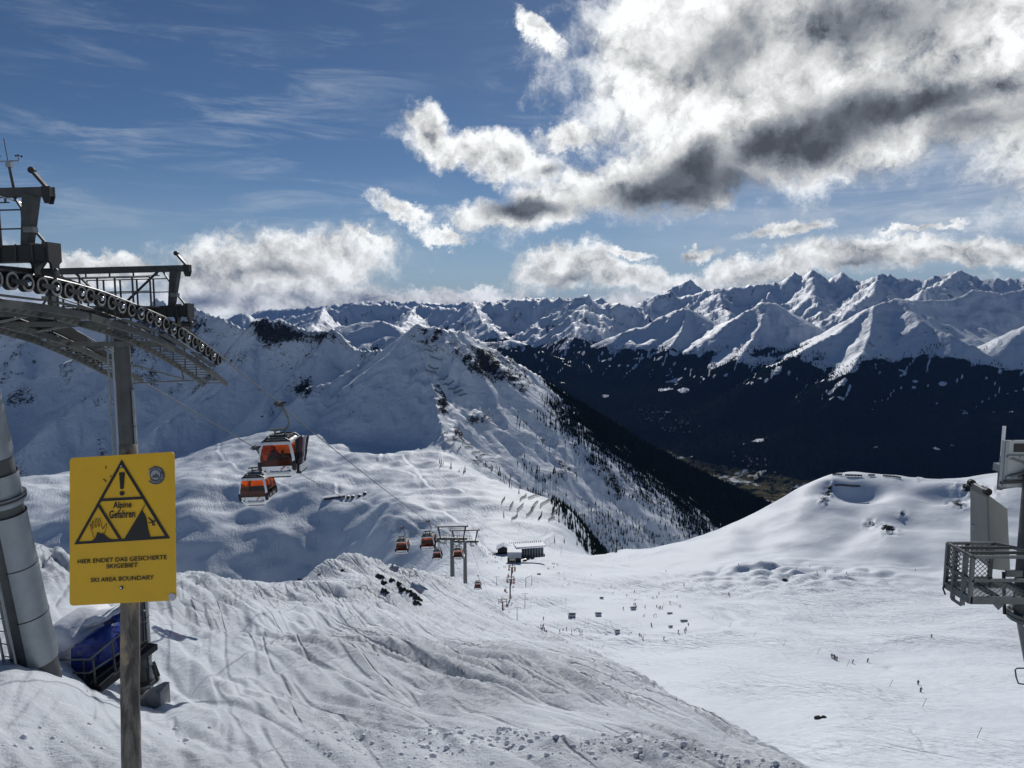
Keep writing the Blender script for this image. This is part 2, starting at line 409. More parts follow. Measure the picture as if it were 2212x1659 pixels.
FAR = [
    # right: slopes above the valley (treeline, forest)
    dict(p=[(1230, 775, 9300), (1271, 749, 9250), (1343, 717, 9200), (1389, 703, 9200), (1461, 668, 9300), (1484, 664, 9350), (1525, 690, 9700), (1560, 705, 10200), (1600, 690, 11000)], s=0.62, H=1900, a=55, f=650, q=0.30),
    dict(p=[(1484, 664, 9350), (1470, 720, 8700), (1440, 760, 8300), (1400, 820, 7900)], s=0.62, H=1900, a=45, f=560, q=0.30),
    dict(p=[(1460, 770, 8300), (1498, 744, 8300), (1552, 714, 8350), (1598, 685, 8500), (1643, 655, 8700), (1675, 655, 8800), (1716, 680, 9200), (1752, 700, 9900)], s=0.62, H=1900, a=55, f=650, q=0.30),
    dict(p=[(1660, 655, 8750), (1640, 710, 8100), (1600, 770, 7600), (1560, 830, 7300)], s=0.6, H=1900, a=45, f=560, q=0.30),
    dict(p=[(1640, 815, 6900), (1698, 776, 7000), (1752, 744, 7150), (1800, 722, 7250), (1843, 699, 7350), (1889, 664, 7500), (1943, 643, 7600), (1980, 650, 7700), (2040, 648, 8000), (2098, 626, 8300), (2161, 635, 8500), (2230, 615, 8800), (2400, 620, 9000)], s=0.60, H=1900, a=60, f=700, q=0.30),
    dict(p=[(1943, 643, 7600), (1990, 690, 7000), (2060, 730, 6600), (2120, 760, 6350), (2166, 798, 6150), (2180, 860, 5900)], s=0.62, H=1900, a=45, f=560, q=0.30),
    dict(p=[(1889, 664, 7500), (1880, 720, 6950), (1850, 780, 6500), (1800, 860, 6100)], s=0.60, H=1900, a=45, f=560, q=0.30),
    dict(p=[(2130, 800, 6300), (2180, 740, 6400), (2230, 700, 6500), (2350, 650, 6600), (2600, 600, 6800)], s=0.62, H=1900, a=45, f=560, q=0.30),
    # far right crest
    dict(p=[(1375, 668, 14000), (1398, 645, 13800), (1439, 630, 13600), (1480, 640, 13500), (1525, 624, 13400), (1552, 619, 13300), (1598, 617, 13100), (1640, 612, 13000), (1684, 605, 12900), (1716, 589, 12800), (1731, 599, 12800), (1754, 585, 12700), (1776, 603, 12700), (1802, 602, 12600), (1820, 588, 12500), (1861, 608, 12300), (1898, 592, 12000), (1943, 596, 11800), (1988, 604, 11600), (2025, 594, 11400), (2070, 585, 11200), (2111, 599, 11000), (2152, 594, 10800), (2230, 594, 10500), (2420, 570, 10300)], s=0.72, H=1900, a=130, f=600),
    dict(p=[(1552, 619, 13300), (1560, 660, 12200), (1590, 690, 11300)], s=0.65, H=1500, a=90, f=450),
    dict(p=[(1754, 585, 12700), (1760, 640, 11500), (1780, 690, 10500)], s=0.65, H=1500, a=90, f=450),
    dict(p=[(1898, 592, 12000), (1890, 630, 11000), (1850, 660, 10200)], s=0.65, H=1500, a=90, f=450),
    dict(p=[(2070, 585, 11200), (2040, 610, 10300), (1990, 630, 9500)], s=0.65, H=1500, a=90, f=450),
    # centre: ranges across the valley head
    dict(p=[(1140, 720, 11500), (1207, 690, 11500), (1240, 660, 11600), (1264, 637, 11700), (1293, 655, 11700), (1330, 652, 11700), (1357, 657, 11800), (1390, 690, 11900), (1420, 720, 12000)], s=0.66, H=1900, a=120, f=600),
    dict(p=[(1264, 637, 11700), (1260, 690, 10500), (1230, 740, 9600)], s=0.62, H=1900, a=90, f=450),
    dict(p=[(1000, 740, 9500), (1060, 735, 9300), (1110, 728, 9100), (1150, 745, 8900), (1190, 775, 8600)], s=0.5, H=1500, a=45, f=600, q=0.4),
    dict(p=[(1440, 640, 19000), (1455, 620, 19000), (1470, 608, 19000), (1489, 605, 19000), (1510, 622, 19000), (1540, 632, 19000)], s=0.7, H=1500, a=150, f=800),
    dict(p=[(420, 720, 14500), (470, 700, 14500), (500, 680, 14500), (519, 672, 14500), (545, 688, 14800), (570, 690, 15000)], s=0.66, H=1600, a=120, f=700),
    dict(p=[(560, 700, 15500), (607, 687, 15500), (627, 683, 15500), (658, 676, 15300), (698, 664, 15200), (730, 669, 15000), (765, 655, 15200), (805, 654, 15300), (857, 656, 15200), (892, 664, 15000), (912, 658, 15000), (936, 661, 14900), (972, 664, 14700), (996, 672, 14500), (1023, 652, 14300), (1063, 655, 14100), (1111, 645, 14000), (1162, 645, 14000), (1207, 642, 14000), (1240, 650, 14000)], s=0.68, H=1700, a=140, f=650),
    dict(p=[(698, 664, 15200), (690, 690, 13500), (660, 715, 12300)], s=0.62, H=1500, a=90, f=500),
    dict(p=[(1023, 652, 14300), (1040, 690, 12800), (1070, 715, 11600)], s=0.62, H=1500, a=110, f=500),
    dict(p=[(892, 664, 15000), (880, 690, 13500), (860, 710, 12500)], s=0.62, H=1500, a=90, f=500),
    dict(p=[(560, 730, 9800), (640, 722, 9800), (710, 712, 9700), (760, 698, 9600), (801, 691, 9600), (840, 700, 9500), (880, 720, 9400), (920, 735, 9300), (980, 745, 9300)], s=0.5, H=1300, a=45, f=600, q=0.4),
    dict(p=[(-900, 640, 12000), (-400, 660, 12000), (0, 690, 12000), (200, 690, 12500), (420, 690, 14000)], s=0.6, H=1500, a=120, f=700),
    dict(p=[(2400, 590, 14000), (2900, 580, 13000)], s=0.6, H=1500, a=120, f=700),
    dict(p=[(560, 668, 24000), (700, 660, 24000), (770, 650, 24000), (850, 648, 24000), (960, 655, 24000), (1060, 648, 24000), (1150, 640, 24000), (1300, 645, 24000)], s=0.6, H=1500, a=200, f=1000),
]
VALLEY = -1310.0


def tents(x, y, ridges, sharp, seed):
    """height of a family of ridges and, for every point, the distance to its crest"""
    z = np.full(x.shape, -9000.0)
    dist = np.zeros(x.shape)
    rugged = np.ones(x.shape)
    for ri, R in enumerate(ridges):
        P = np.array([U(*q) for q in R['p']])
        L = 0.0
        wz = np.full(x.shape, -9000.0)
        wd = np.zeros(x.shape)
        reach = R['H'] / R['s'] * 3.5
        sel = (x > P[:, 0].min() - reach) & (x < P[:, 0].max() + reach) & (y > P[:, 1].min() - reach) & (y < P[:, 1].max() + reach)
        if not sel.any():
            continue
        xs, ys = x[sel], y[sel]
        bz = np.full(xs.shape, -9000.0)
        bd = np.zeros(xs.shape)
        f = R['f']
        wx = perlin(xs / (f * 2.5), ys / (f * 2.5), seed + 3) * f * 0.55
        wy = perlin(xs / (f * 2.5), ys / (f * 2.5), seed + 5) * f * 0.55
        for i in range(len(P) - 1):
            A, B = P[i], P[i + 1]
            dx, dy = B[0] - A[0], B[1] - A[1]
            ll = math.hypot(dx, dy) + 1e-6
            t = np.clip(((xs - A[0]) * dx + (ys - A[1]) * dy) / (ll * ll), 0, 1)
            d = np.hypot(xs - A[0] - t * dx, ys - A[1] - t * dy)
            side = np.sign((xs - A[0]) * dy - (ys - A[1]) * dx)
            arc = L + t * ll
            grow = sstep(d, 0, f * 1.6)
            rib = np.abs(perlin((arc + wx) / f, side * 3.7 + (d + wy) / (f * 9.0), seed + ri)) * 1.3 \
                + 0.45 * np.abs(perlin((arc + wx) / f * 2.3, side * 5.1 + (d + wy) / (f * 5.0), seed + ri + 9))
            zz = A[2] + t * (B[2] - A[2])
            h = zz - R['s'] * d * (R.get('c', 0.62) + (1 - R.get('c', 0.62)) * np.exp(-d / R['H'])) - R['a'] * rib * grow
            m = h > bz
            bz = np.where(m, h, bz)
            bd = np.where(m, d, bd)
            L += ll
        oz = z[sel]
        m = bz > oz
        k = R['a'] * 0.35
        top = np.maximum(bz, oz)
        hh = np.clip(0.5 - 0.5 * np.abs(bz - oz) / k, 0, 0.5)
        z[sel] = top + k * hh * hh
        od = dist[sel]
        dist[sel] = np.where(m, bd, od)
        w = np.clip(0.5 + (bz - oz) / (2 * max(k, 30.0)), 0, 1)
        rugged[sel] = rugged[sel] * (1 - w) + R.get('q', 1.0) * w
    return z, dist, rugged


def terrain(x, y):
    """height and per-point kind: 0 slope, 1 hill/basin, 2 central mountain, 3 far country"""
    rho = np.hypot(x, y)
    zb = base_height(x, y)
    far_w = sstep(rho, 2100, 3300)
    zb = zb * (1 - far_w) + VALLEY * far_w
    # rolling relief
    mid = sstep(rho, 170, 420)
    lft = sstep(-np.arctan2(x, y), -0.02, 0.12) * sstep(rho, 900, 1150)
    roll = fbm(x / 150.0, y / 150.0, 3, 11) * (6.5 + 6.0 * lft) + fbm(x / 46.0, y / 46.0, 2, 17) * (1.5 + 0.8 * lft)
    # snowed-in hollows in the middle of the basin
    cx, cy = U(1690, 1262, 620)[:2]
    hol = np.exp(-(((x - cx) / 95.0) ** 2 + ((y - cy) / 55.0) ** 2))
    roll += hol * (8.5 * np.abs(perlin(x / 26.0, y / 20.0, 23)) + 3.0 * perlin(x / 14, y / 14, 29)) * 1.1
    for px_, py_, d_, dep, rx, ry in ((1850, 1092, 885, 15.0, 52.0, 26.0), (2050, 1105, 850, 12.0, 40.0, 24.0), (1950, 1150, 780, 6.0, 40.0, 22.0)):
        c = U(px_, py_, d_)
        roll = roll - dep * np.exp(-((x - c[0]) / rx) ** 2 - ((y - c[1]) / ry) ** 2)
    zb = zb + roll * mid * (1 - 0.6 * far_w)
    zc = np.full(x.shape, -9000.0)
    zf = np.full(x.shape, -9000.0)
    dc = np.zeros(x.shape)
    df = np.zeros(x.shape)
    m = (rho > 1200) & (rho < 7000)
    if m.any():
        a, b, _q = tents(x[m], y[m], RIDGES, 1, 41)
        xm, ym = x[m], y[m]
        rough = sstep(b, 5, 160)
        a += (ridged(xm / 130, ym / 130, 4, 60) - 1.0) * 5 * (0.25 + rough) + fbm(xm / 60, ym / 60, 3, 66) * 1.8 + (ridged(xm / 55, ym / 55, 3, 69) - 0.9) * 7.0 * np.exp(-b / 90)
        zc[m], dc[m] = a, b
    m = rho > 3000
    if m.any():
        a, b, q = tents(x[m], y[m], FAR, 1, 81)
        xm, ym = x[m], y[m]
        rough = sstep(b, 20, 500)
        hi = 0.22 + 0.78 * sstep(a, -760, -380)
        a += q * hi * ((ridged(xm / 520, ym / 520, 5, 90) - 1.0) * 75 * (0.3 + rough) + (ridged(xm / 300, ym / 300, 4, 93) - 0.9) * 46 * np.exp(-b / 600) + (ridged(xm / 170, ym / 170, 3, 99) - 0.9) * 20)
        a += fbm(xm / 150, ym / 150, 3, 96) * 7 * hi + fbm(xm / 900, ym / 900, 3, 97) * 45 * (1 - 0.6 * q)
        zf[m], df[m] = a, b
    k = 26.0

    def smax(p, q, k):
        h = np.clip(0.5 - 0.5 * np.abs(p - q) / k, 0, 0.5)
        return np.maximum(p, q) + k * h * h
    kind = np.where(rho < 150, 0, 1)
    z = zb
    kind = np.where(zc > z, 2, kind)
    z = smax(z, zc, k)
    kind = np.where((zf > z) | ((rho > 3300) & (zc < z - 5)), 3, kind)
    z = smax(z, zf, k)
    return z, kind, np.where(kind == 2, dc, df), zb


def pix(x, y, z):
    """where a world point lies in the 2212 x 1659 frame"""
    f = y * math.cos(PITCH) - z * math.sin(PITCH)
    h = y * math.sin(PITCH) + z * math.cos(PITCH)
    return 1106 + FPX * x / f, 829 - FPX * h / f


def theta_axis(n_in):
    """azimuths: dense ahead, coarse to the sides"""
    inner = np.linspace(-math.radians(39.5), math.radians(39.5), n_in)
    s = np.linspace(1, 0, 26)[:-1] ** 1.6
    left = -math.radians(39.5) - s * math.radians(42)
    return np.concatenate([left, inner, -left[::-1]])


def grid_object(name, X, Y, Z, mask, mats, attrs, smooth=True):
    """quads of a curvilinear grid where mask is true, as one mesh object"""
    nr, nc = X.shape
    idx = np.arange(nr * nc).reshape(nr, nc)
    q = np.stack([idx[:-1, :-1], idx[:-1, 1:], idx[1:, 1:], idx[1:, :-1]], -1)[mask]
    used = np.zeros(nr * nc, bool)
    used[q.ravel()] = True
    remap = np.cumsum(used) - 1
    q = remap[q]
    co = np.stack([X.ravel()[used], Y.ravel()[used], Z.ravel()[used]], -1).astype(np.float32)
    me = bpy.data.meshes.new(name)
    me.vertices.add(len(co))
    me.vertices.foreach_set("co", co.ravel())
    me.loops.add(q.size)
    me.loops.foreach_set("vertex_index", q.ravel().astype(np.int32))
    me.polygons.add(len(q))
    me.polygons.foreach_set("loop_start", np.arange(0, q.size, 4, dtype=np.int32))
    me.polygons.foreach_set("loop_total", np.full(len(q), 4, dtype=np.int32))
    me.polygons.foreach_set("use_smooth", np.full(len(q), smooth))
    me.update(calc_edges=True)
    for k, v in attrs.items():
        a = me.attributes.new(k, 'FLOAT', 'POINT')
        a.data.foreach_set("value", v.ravel()[used].astype(np.float32))
    for m in mats:
        me.materials.append(m)
    o = bpy.data.objects.new(name, me)
    o["kind"] = "structure"
    COL.objects.link(o)
    return o


def grad(X, Y, Z):
    """slope of a curvilinear grid surface (tangent of the slope angle)"""
    e1 = np.stack(np.gradient(X, axis=0) if False else [np.gradient(A, axis=0) for A in (X, Y, Z)], -1)
    e2 = np.stack([np.gradient(A, axis=1) for A in (X, Y, Z)], -1)
    n = np.cross(e1, e2)
    n /= np.linalg.norm(n, axis=-1, keepdims=True) + 1e-12
    n *= np.sign(n[..., 2:3]) + (n[..., 2:3] == 0)
    return n


# ------------------------------------------------------------------ snow, rock, forest
def track_lines(N, pos, ang, scale, stretch, width, warp=1.2):
    """thin wandering ski tracks: the zero lines of a stretched noise"""
    mp = N.n('ShaderNodeMapping')
    N.put(mp.inputs[0], pos)
    mp.inputs[2].default_value = (0, 0, math.radians(ang))
    m2 = N.n('ShaderNodeMapping')
    N.t.links.new(mp.outputs[0], m2.inputs[0])
    m2.inputs[3].default_value = (1.0, stretch, 0.3)
    n = N.noise(m2.outputs[0], scale, 1.5, 0.45, warp)
    return N.ss(N.m('ABSOLUTE', N.m('SUBTRACT', n, 0.5)), width, 0.0)


def snow_material(name, mode):
    m = bpy.data.materials.new(name)
    m.use_nodes = True
    N = NT(m.node_tree)
    pos = N.n('ShaderNodeNewGeometry').outputs['Position']
    b = N.n('ShaderNodeBsdfPrincipled')
    b.inputs['Roughness'].default_value = 0.6
    b.inputs['Specular IOR Level'].default_value = 0.12
    snow = (0.78, 0.835, 0.885)
    bump = N.n('ShaderNodeBump')
    bump.inputs['Strength'].default_value = 1.0
    bump.inputs['Distance'].default_value = 1.0
    if mode == 'near':
        n2 = N.noise(pos, 0.7, 3.0, 0.5)
        N.put(b.inputs['Base Color'], N.mix(N.ss(n2, 0.35, 0.7), (0.76, 0.81, 0.86), (0.82, 0.87, 0.91)))
        n1 = N.noise(pos, 2.6, 7.0, 0.72)
        n3 = N.noise(pos, 16.0, 4.0, 0.75)
        ch = N.attr('churn')
        g = N.m('ADD', track_lines(N, pos, -38, 0.45, 0.04, 0.06, 0.4), track_lines(N, pos, -26, 0.7, 0.04, 0.055, 0.4))
        g = N.m('ADD', g, N.m('MULTIPLY', track_lines(N, pos, 12, 0.4, 0.07, 0.06, 0.6), 0.8))
        h = N.m('MULTIPLY', N.m('MULTIPLY', n1, 0.33), N.m('MULTIPLY_ADD', ch, 0.8, 0.2))
        h = N.m('ADD', h, N.m('MULTIPLY', n3, 0.04))
        h = N.m('ADD', h, N.m('MULTIPLY', N.m('MULTIPLY', g, -0.20), N.m('MULTIPLY_ADD', ch, 0.85, 0.15)))
        N.put(bump.inputs['Height'], h)
    elif mode == 'basin':
        N.put(b.inputs['Base Color'], snow)
        trk = N.attr('track')
        rip = N.noise(pos, 0.22, 5.0, 0.62)
        g = N.m('ADD', track_lines(N, pos, -18, 0.09, 0.09, 0.12), track_lines(N, pos, -30, 0.14, 0.10, 0.11))
        g = N.m('ADD', g, track_lines(N, pos, 4, 0.11, 0.12, 0.10))
        g2 = N.m('ADD', track_lines(N, pos, 70, 0.12, 0.2, 0.07, 2.2), track_lines(N, pos, -62, 0.2, 0.2, 0.07, 2.0))
        h = N.m('MULTIPLY', rip, N.m('MULTIPLY_ADD', trk, 1.3, 0.25))
        h = N.m('ADD', h, N.m('MULTIPLY', N.m('MULTIPLY', N.m('MULTIPLY_ADD', g2, 0.2, g), trk), -0.40))
        h = N.m('ADD', h, N.m('MULTIPLY', N.noise(pos, 0.04, 4.0, 0.6), 2.0))
        N.put(bump.inputs['Height'], N.m('MULTIPLY', h, N.attr('relief')))
    else:
        far = mode == 'far'
        k = 0.28 if far else 1.0
        rock, wood, mead = N.attr('rock'), N.attr('wood'), N.attr('meadow')
        n1 = N.noise(pos, 0.030 * k, 8.0, 0.74)
        mp = N.n('ShaderNodeMapping')
        N.put(mp.inputs[0], pos)
        mp.inputs[3].default_value = (1.0, 1.0, 2.6)
        n1b = N.noise(mp.outputs[0], 0.11 * k, 6.0, 0.75)
        n2 = N.noise(pos, 0.016 * (0.5 if far else 1), 6.0, 0.72)
        r = N.m('ADD', rock, N.m('MULTIPLY_ADD', n1, 1.1, -0.55))
        r = N.ss(N.m('ADD', r, N.m('MULTIPLY_ADD', n1b, 1.9, -0.95)), 0.44, 0.56)
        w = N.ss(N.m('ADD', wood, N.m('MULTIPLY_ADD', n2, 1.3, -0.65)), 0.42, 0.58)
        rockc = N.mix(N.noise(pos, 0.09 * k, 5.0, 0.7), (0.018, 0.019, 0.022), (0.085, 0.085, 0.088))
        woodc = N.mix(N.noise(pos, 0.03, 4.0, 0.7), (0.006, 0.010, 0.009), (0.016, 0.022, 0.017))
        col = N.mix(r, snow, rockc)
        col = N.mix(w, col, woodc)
        mc = N.mix(N.noise(pos, 0.006, 5.0, 0.7), (0.045, 0.055, 0.02), (0.16, 0.13, 0.075))
        mc = N.mix(N.ss(N.noise(pos, 0.010, 5.0, 0.75), 0.50, 0.54), mc, woodc)
        mc = N.mix(N.m('MULTIPLY', N.ss(N.noise(pos, 0.004, 5.0, 0.7), 0.57, 0.62), 0.8), mc, snow)
        col = N.mix(N.ss(mead, 0.4, 0.6), col, mc)
        N.put(b.inputs['Base Color'], col)
        notsnow = N.m('MAXIMUM', r, w)
        N.put(b.inputs['Specular IOR Level'], N.m('MULTIPLY_ADD', notsnow, -0.12, 0.12))
        N.put(b.inputs['Roughness'], N.m('MULTIPLY_ADD', notsnow, 0.4, 0.6))
        nb = N.noise(pos, 0.013 * k, 3.0, 0.5)
        h = N.m('MULTIPLY', N.m('ABSOLUTE', N.m('SUBTRACT', nb, 0.5)), -15.0 / k)
        nb = N.noise(pos, 0.035 * k, 6.0, 0.62)
        h = N.m('ADD', h, N.m('MULTIPLY', N.m('ABSOLUTE', N.m('SUBTRACT', nb, 0.5)), -4.5 / k))
        h = N.m('ADD', h, N.m('MULTIPLY', N.m('MULTIPLY', r, N.noise(pos, 0.10 * k, 5.0, 0.7)), 14.0 / k))
        h = N.m('ADD', h, N.m('MULTIPLY', r, 2.0 / k))
        h = N.m('MULTIPLY', h, N.attr('relief'))
        N.put(bump.inputs['Height'], h)
    N.t.links.new(bump.outputs[0], b.inputs['Normal'])
    o = N.n('ShaderNodeOutputMaterial')
    N.t.links.new(b.outputs[0], o.inputs[0])
    return m


MAT_MOUNT = snow_material("mountain_snow", 'mountain')
MAT_FAR = snow_material("far_snow", 'far')
MAT_BASIN = snow_material("basin_snow", 'basin')
MAT_NEAR = snow_material("near_snow", 'near')


def churn_field(x, y):
    return 0.25 + 0.75 * sstep(fbm(x / 13.0, y / 19.0, 3, 210), -0.5, 0.5)


def near_detail(x, y):
    """trampled, tracked snow of the near slope"""
    rho = np.hypot(x, y)
    fade = sstep(rho, 3, 9) * (1 - sstep(rho, 128, 150))
    churn = churn_field(x, y)
    out = np.zeros(np.shape(x))
    # ruts cross the slope, towards the viewer and to the right; steeper along the right edge
    rgt = sstep(x + 0.06 * y, 0.0, 12.0)
    for cx, cy, wgt, sd in ((0.62, -0.785, 1 - 0.6 * rgt, 0), (0.36, -0.933, 0.3 + 0.9 * rgt, 40)):
        u = x * cx + y * cy
        v = -x * cy + y * cx
        wv = v + perlin(u / 11.0, v / 11.0, 201 + sd) * 1.3 + perlin(u / 3.5, v / 3.5, 202 + sd) * 0.22
        for s, lng, a, w in ((3.4, 9.0, 0.34, 0.20), (1.5, 14.0, 0.20, 0.22), (0.8, 14.0, 0.12, 0.25)):
            n = perlin(wv / s, u / (s * lng), 205 + sd)
            out += wgt * a * (np.abs(n) * 0.9 - np.exp(-(n / w) ** 2) * 0.9)
    far_s = 1 + 0.5 * sstep(rho, 25, 90)
    lu, lv = x * 0.6 - y * 0.8, x * 0.8 + y * 0.6
    lump = ridged(lu / 3.4, lv / 0.9, 4, 215) * 0.075 + np.abs(perlin(lu / 1.0, lv / 0.4, 218)) * 0.045
    big = fbm(x / 14.0, y / 14.0, 3, 220) * 0.55
    z = (out * (0.25 + 0.85 * churn) * far_s * sstep(rho, 6, 22) + lump * churn * (1.0 - 0.35 * sstep(rho, 25, 80)) + big * sstep(rho, 8, 30)) * fade
    # drifted mound with a cornice on the crest of the slope
    for px, py, d, hh, rx, ry in ((786, 1228, 97, 1.9, 3.4, 5.0), (700, 1250, 94, 1.9, 2.6, 4.0), (738, 1250, 99, 1.1, 3.0, 4.0)):
        c = U(px, py, d)
        z = z + hh * np.exp(-((x - c[0]) / rx) ** 2 - ((y - c[1]) / ry) ** 2)
    # ploughed-up bank along the lower edge of the picture
    line = 17.4 + 0.03 * np.abs(x) + 0.8 * perlin(x / 5.0, 3.3, 230)
    b = np.exp(-((y - line) / 1.7) ** 2) * sstep(x, -7.0, 1.5)
    z = z + b * (0.25 + 0.24 * np.clip(perlin(x / 1.5, y / 1.5, 233), 0, 1) + 0.16 * np.clip(perlin(x / 0.45, y / 0.45, 234), 0, 1) + 0.10 * np.clip(perlin(x / 0.2, y / 0.22, 236), 0, 1) + 0.35 * np.clip(perlin(x / 4.0, y / 4.0, 235), 0, 1))
    return z


def road_points():
    """groomed tracks in the bowl and along the pistes, as world polylines"""
    R = [[(700, 1076), (780, 1080), (850, 1086), (960, 1106), (1010, 1134), (1030, 1170), (1055, 1195), (1085, 1215)],
         [(823, 1118), (890, 1130), (950, 1141), (1010, 1154), (1050, 1154)],
         [(782, 1005), (884, 1020), (900, 1030), (805, 1060), (725, 1080)],
         [(742, 930), (848, 969), (820, 990), (782, 1005)],
         [(870, 985), (895, 1010), (920, 1045), (1000, 1060)],
         [(480, 945), (470, 975), (510, 1010), (600, 1040), (640, 1060)],
         [(725, 1045), (730, 1080), (710, 1100)],
         [(1130, 1185), (1165, 1170), (1190, 1152)],
         [(1140, 1240), (1300, 1262), (1500, 1320), (1700, 1380), (1900, 1440), (2212, 1530)],
         [(1160, 1205), (1330, 1222), (1500, 1262), (1700, 1335), (1900, 1390), (2212, 1455)],
         [(1340, 1232), (1500, 1215), (1640, 1213), (1800, 1225), (2000, 1225)],
         [(1150, 1345), (1300, 1372), (1450, 1378), (1560, 1362), (1600, 1340), (1570, 1318)]]
    out = []
    for line in R:
        x, y, _ = trace_land(line, 200, 2600, 160)
        out.append(list(zip(x, y)))
    return out


def road_relief(x, y, roads):
    dz = np.zeros(x.shape)
    near = np.zeros(x.shape)
    for i, line in enumerate(roads):
        big = i >= 8
        w, a = (4.5, 1.5) if big else (5.0, 3.0)
        for (x0, y0), (x1, y1) in zip(line[:-1], line[1:]):
            lo = (np.minimum(x0, x1) - 30, np.minimum(y0, y1) - 30)
            hi = (np.maximum(x0, x1) + 30, np.maximum(y0, y1) + 30)
            m = (x > lo[0]) & (x < hi[0]) & (y > lo[1]) & (y < hi[1])
            if not m.any():
                continue
            dx, dy = x1 - x0, y1 - y0
            ll = math.hypot(dx, dy) + 1e-6
            t = ((x[m] - x0) * dx + (y[m] - y0) * dy) / (ll * ll)
            tt = np.clip(t, 0, 1)
            s = ((x[m] - x0) * dy - (y[m] - y0) * dx) / ll
            end = np.exp(-(((t - tt) * ll) / 4.0) ** 2)
            q = a * (s / w) * np.exp(-(s / w) ** 2) * end * (1 - np.clip(near[m], 0, 1))
            dz[m] += q
            near[m] = np.maximum(near[m], np.exp(-(s / (w * 1.6)) ** 2) * (np.abs(t - 0.5) <= 0.5))
    return dz, near


def ray_axis(pts):
    pts = np.asarray(pts, float)
    u, v = (pts[:, 0] - 1106) / FPX, (829 - pts[:, 1]) / FPX
    return u, math.cos(PITCH) + v * math.sin(PITCH), v * math.cos(PITCH) - math.sin(PITCH)


def trace_land(pts, d0, d1, n):
    """world (x, y) where the view rays through the given pixels meet the bare land"""
    u, cy, cz = ray_axis(pts)
    d = np.exp(np.linspace(math.log(d0), math.log(d1), n))
    X, Y, Zr = u[:, None] * d, cy[:, None] * d, cz[:, None] * d
    Z = (ground_fast(X.ravel(), Y.ravel()) if GRIDS else terrain(X.ravel(), Y.ravel())[0]).reshape(X.shape)
    hit = Zr <= Z
    k = np.maximum(np.where(hit.any(1), hit.argmax(1), n - 1), 1)
    r = np.arange(len(u))
    a, b = Zr[r, k - 1] - Z[r, k - 1], Zr[r, k] - Z[r, k]
    t = np.clip(np.where(a != b, a / np.where(a != b, a - b, 1), 0), 0, 1)
    dd = d[k - 1] + (d[k] - d[k - 1]) * t
    return u * dd, cy * dd, dd


GRIDS = []          # the land meshes, for height look-ups


def ground_fast(x, y):
    x, y = np.asarray(x, float), np.asarray(y, float)
    th, L = np.arctan2(x, y), np.log(np.maximum(np.hypot(x, y), 1.21))
    z = np.zeros(x.shape)
    for g in GRIDS:
        m = (L >= g['l0']) & (L < g['l1'] + (1e9 if g is GRIDS[-1] else 0))
        if not m.any():
            continue
        nr, nc = g['z'].shape
        fi = np.clip((L[m] - g['l0']) / (g['l1'] - g['l0']) * (nr - 1), 0, nr - 1.001)
        fj = np.clip(np.interp(th[m], g['th'], np.arange(nc)), 0, nc - 1.001)
        i, j = fi.astype(int), fj.astype(int)
        a, b = fi - i, fj - j
        q = g['z']
        z[m] = (q[i, j] * (1 - b) + q[i, j + 1] * b) * (1 - a) + (q[i + 1, j] * (1 - b) + q[i + 1, j + 1] * b) * a
    return z


def on_ground(pts, d0=160.0, d1=3500.0, n=400):
    x, y, dd = trace_land(pts, d0, d1, n)
    z = ground_fast(x, y)
    return [(Vector((a, b, c)), q) for a, b, c, q in zip(x, y, z, dd)]


def ground(x, y):
    z = ground_fast(np.atleast_1d(np.asarray(x, float)), np.atleast_1d(np.asarray(y, float)))
    return float(z[0]) if np.ndim(x) == 0 else z


def keep_grid(th, r, z, **kw):
    GRIDS.append(dict(th=th, l0=math.log(r[0]), l1=math.log(r[-1]), z=z, **kw))


# bare rock on the central mountain: pixel centre, half sizes, turn, strength
ROCKS = [(575, 712, 45, 28, 20, 1.0), (640, 722, 60, 18, 10, .8), (700, 725, 40, 20, 10, .6), (760, 745, 40, 16, 20, .6), (930, 730, 40, 30, 35, .8), (1000, 770, 70, 22, 32, .9), (1060, 790, 60, 26, 35, .9), (1120, 820, 50, 30, 35, .9),
         (980, 745, 50, 14, 30, .7), (1100, 770, 40, 14, 35, .8), (955, 860, 18, 40, -20, .9), (960, 880, 20, 20, 0, .8), (650, 838, 28, 24, 0, 1.0), (690, 845, 18, 10, 0, .7), (985, 935, 25, 20, 30, .7), (1035, 900, 35, 25, 20, .7), (1040, 1000, 20, 20, 0, .5),
         (520, 770, 40, 20, -20, .7), (450, 820, 50, 25, -30, .5), (760, 890, 16, 10, 0, .8), (1210, 890, 60, 25, 38, .7), (1180, 960, 50, 30, 35, .6), (1290, 960, 60, 25, 38, .7), (1330, 1040, 60, 26, 35, .7), (1220, 1010, 40, 22, 35, .6), (1420, 1080, 60, 26, 30, .6),
         (100, 760, 90, 40, 15, .6), (250, 760, 80, 40, 20, .6), (350, 720, 60, 30, 10, .7), (420, 700, 40, 20, 20, .6), (60, 860, 60, 30, 20, .5), (200, 860, 60, 25, 20, .5), (330, 800, 60, 40, 40, .5), (440, 760, 40, 30, 40, .6)]
HILLROCKS = [(1918, 1144, 24, 10, 10, 1.0), (1878, 1132, 14, 8, -30, .9), (1948, 1112, 12, 8, -30, .8), (2070, 1090, 26, 10, 10, .8), (2105, 1060, 45, 16, 10, 1.0), (1790, 1062, 10, 22, 20, .9), (1780, 1080, 12, 10, 0, .8), (2150, 1100, 20, 12, 0, .7), (1900, 1010, 0, 0, 0, 0), (1985, 1035, 10, 5, 0, .5)]


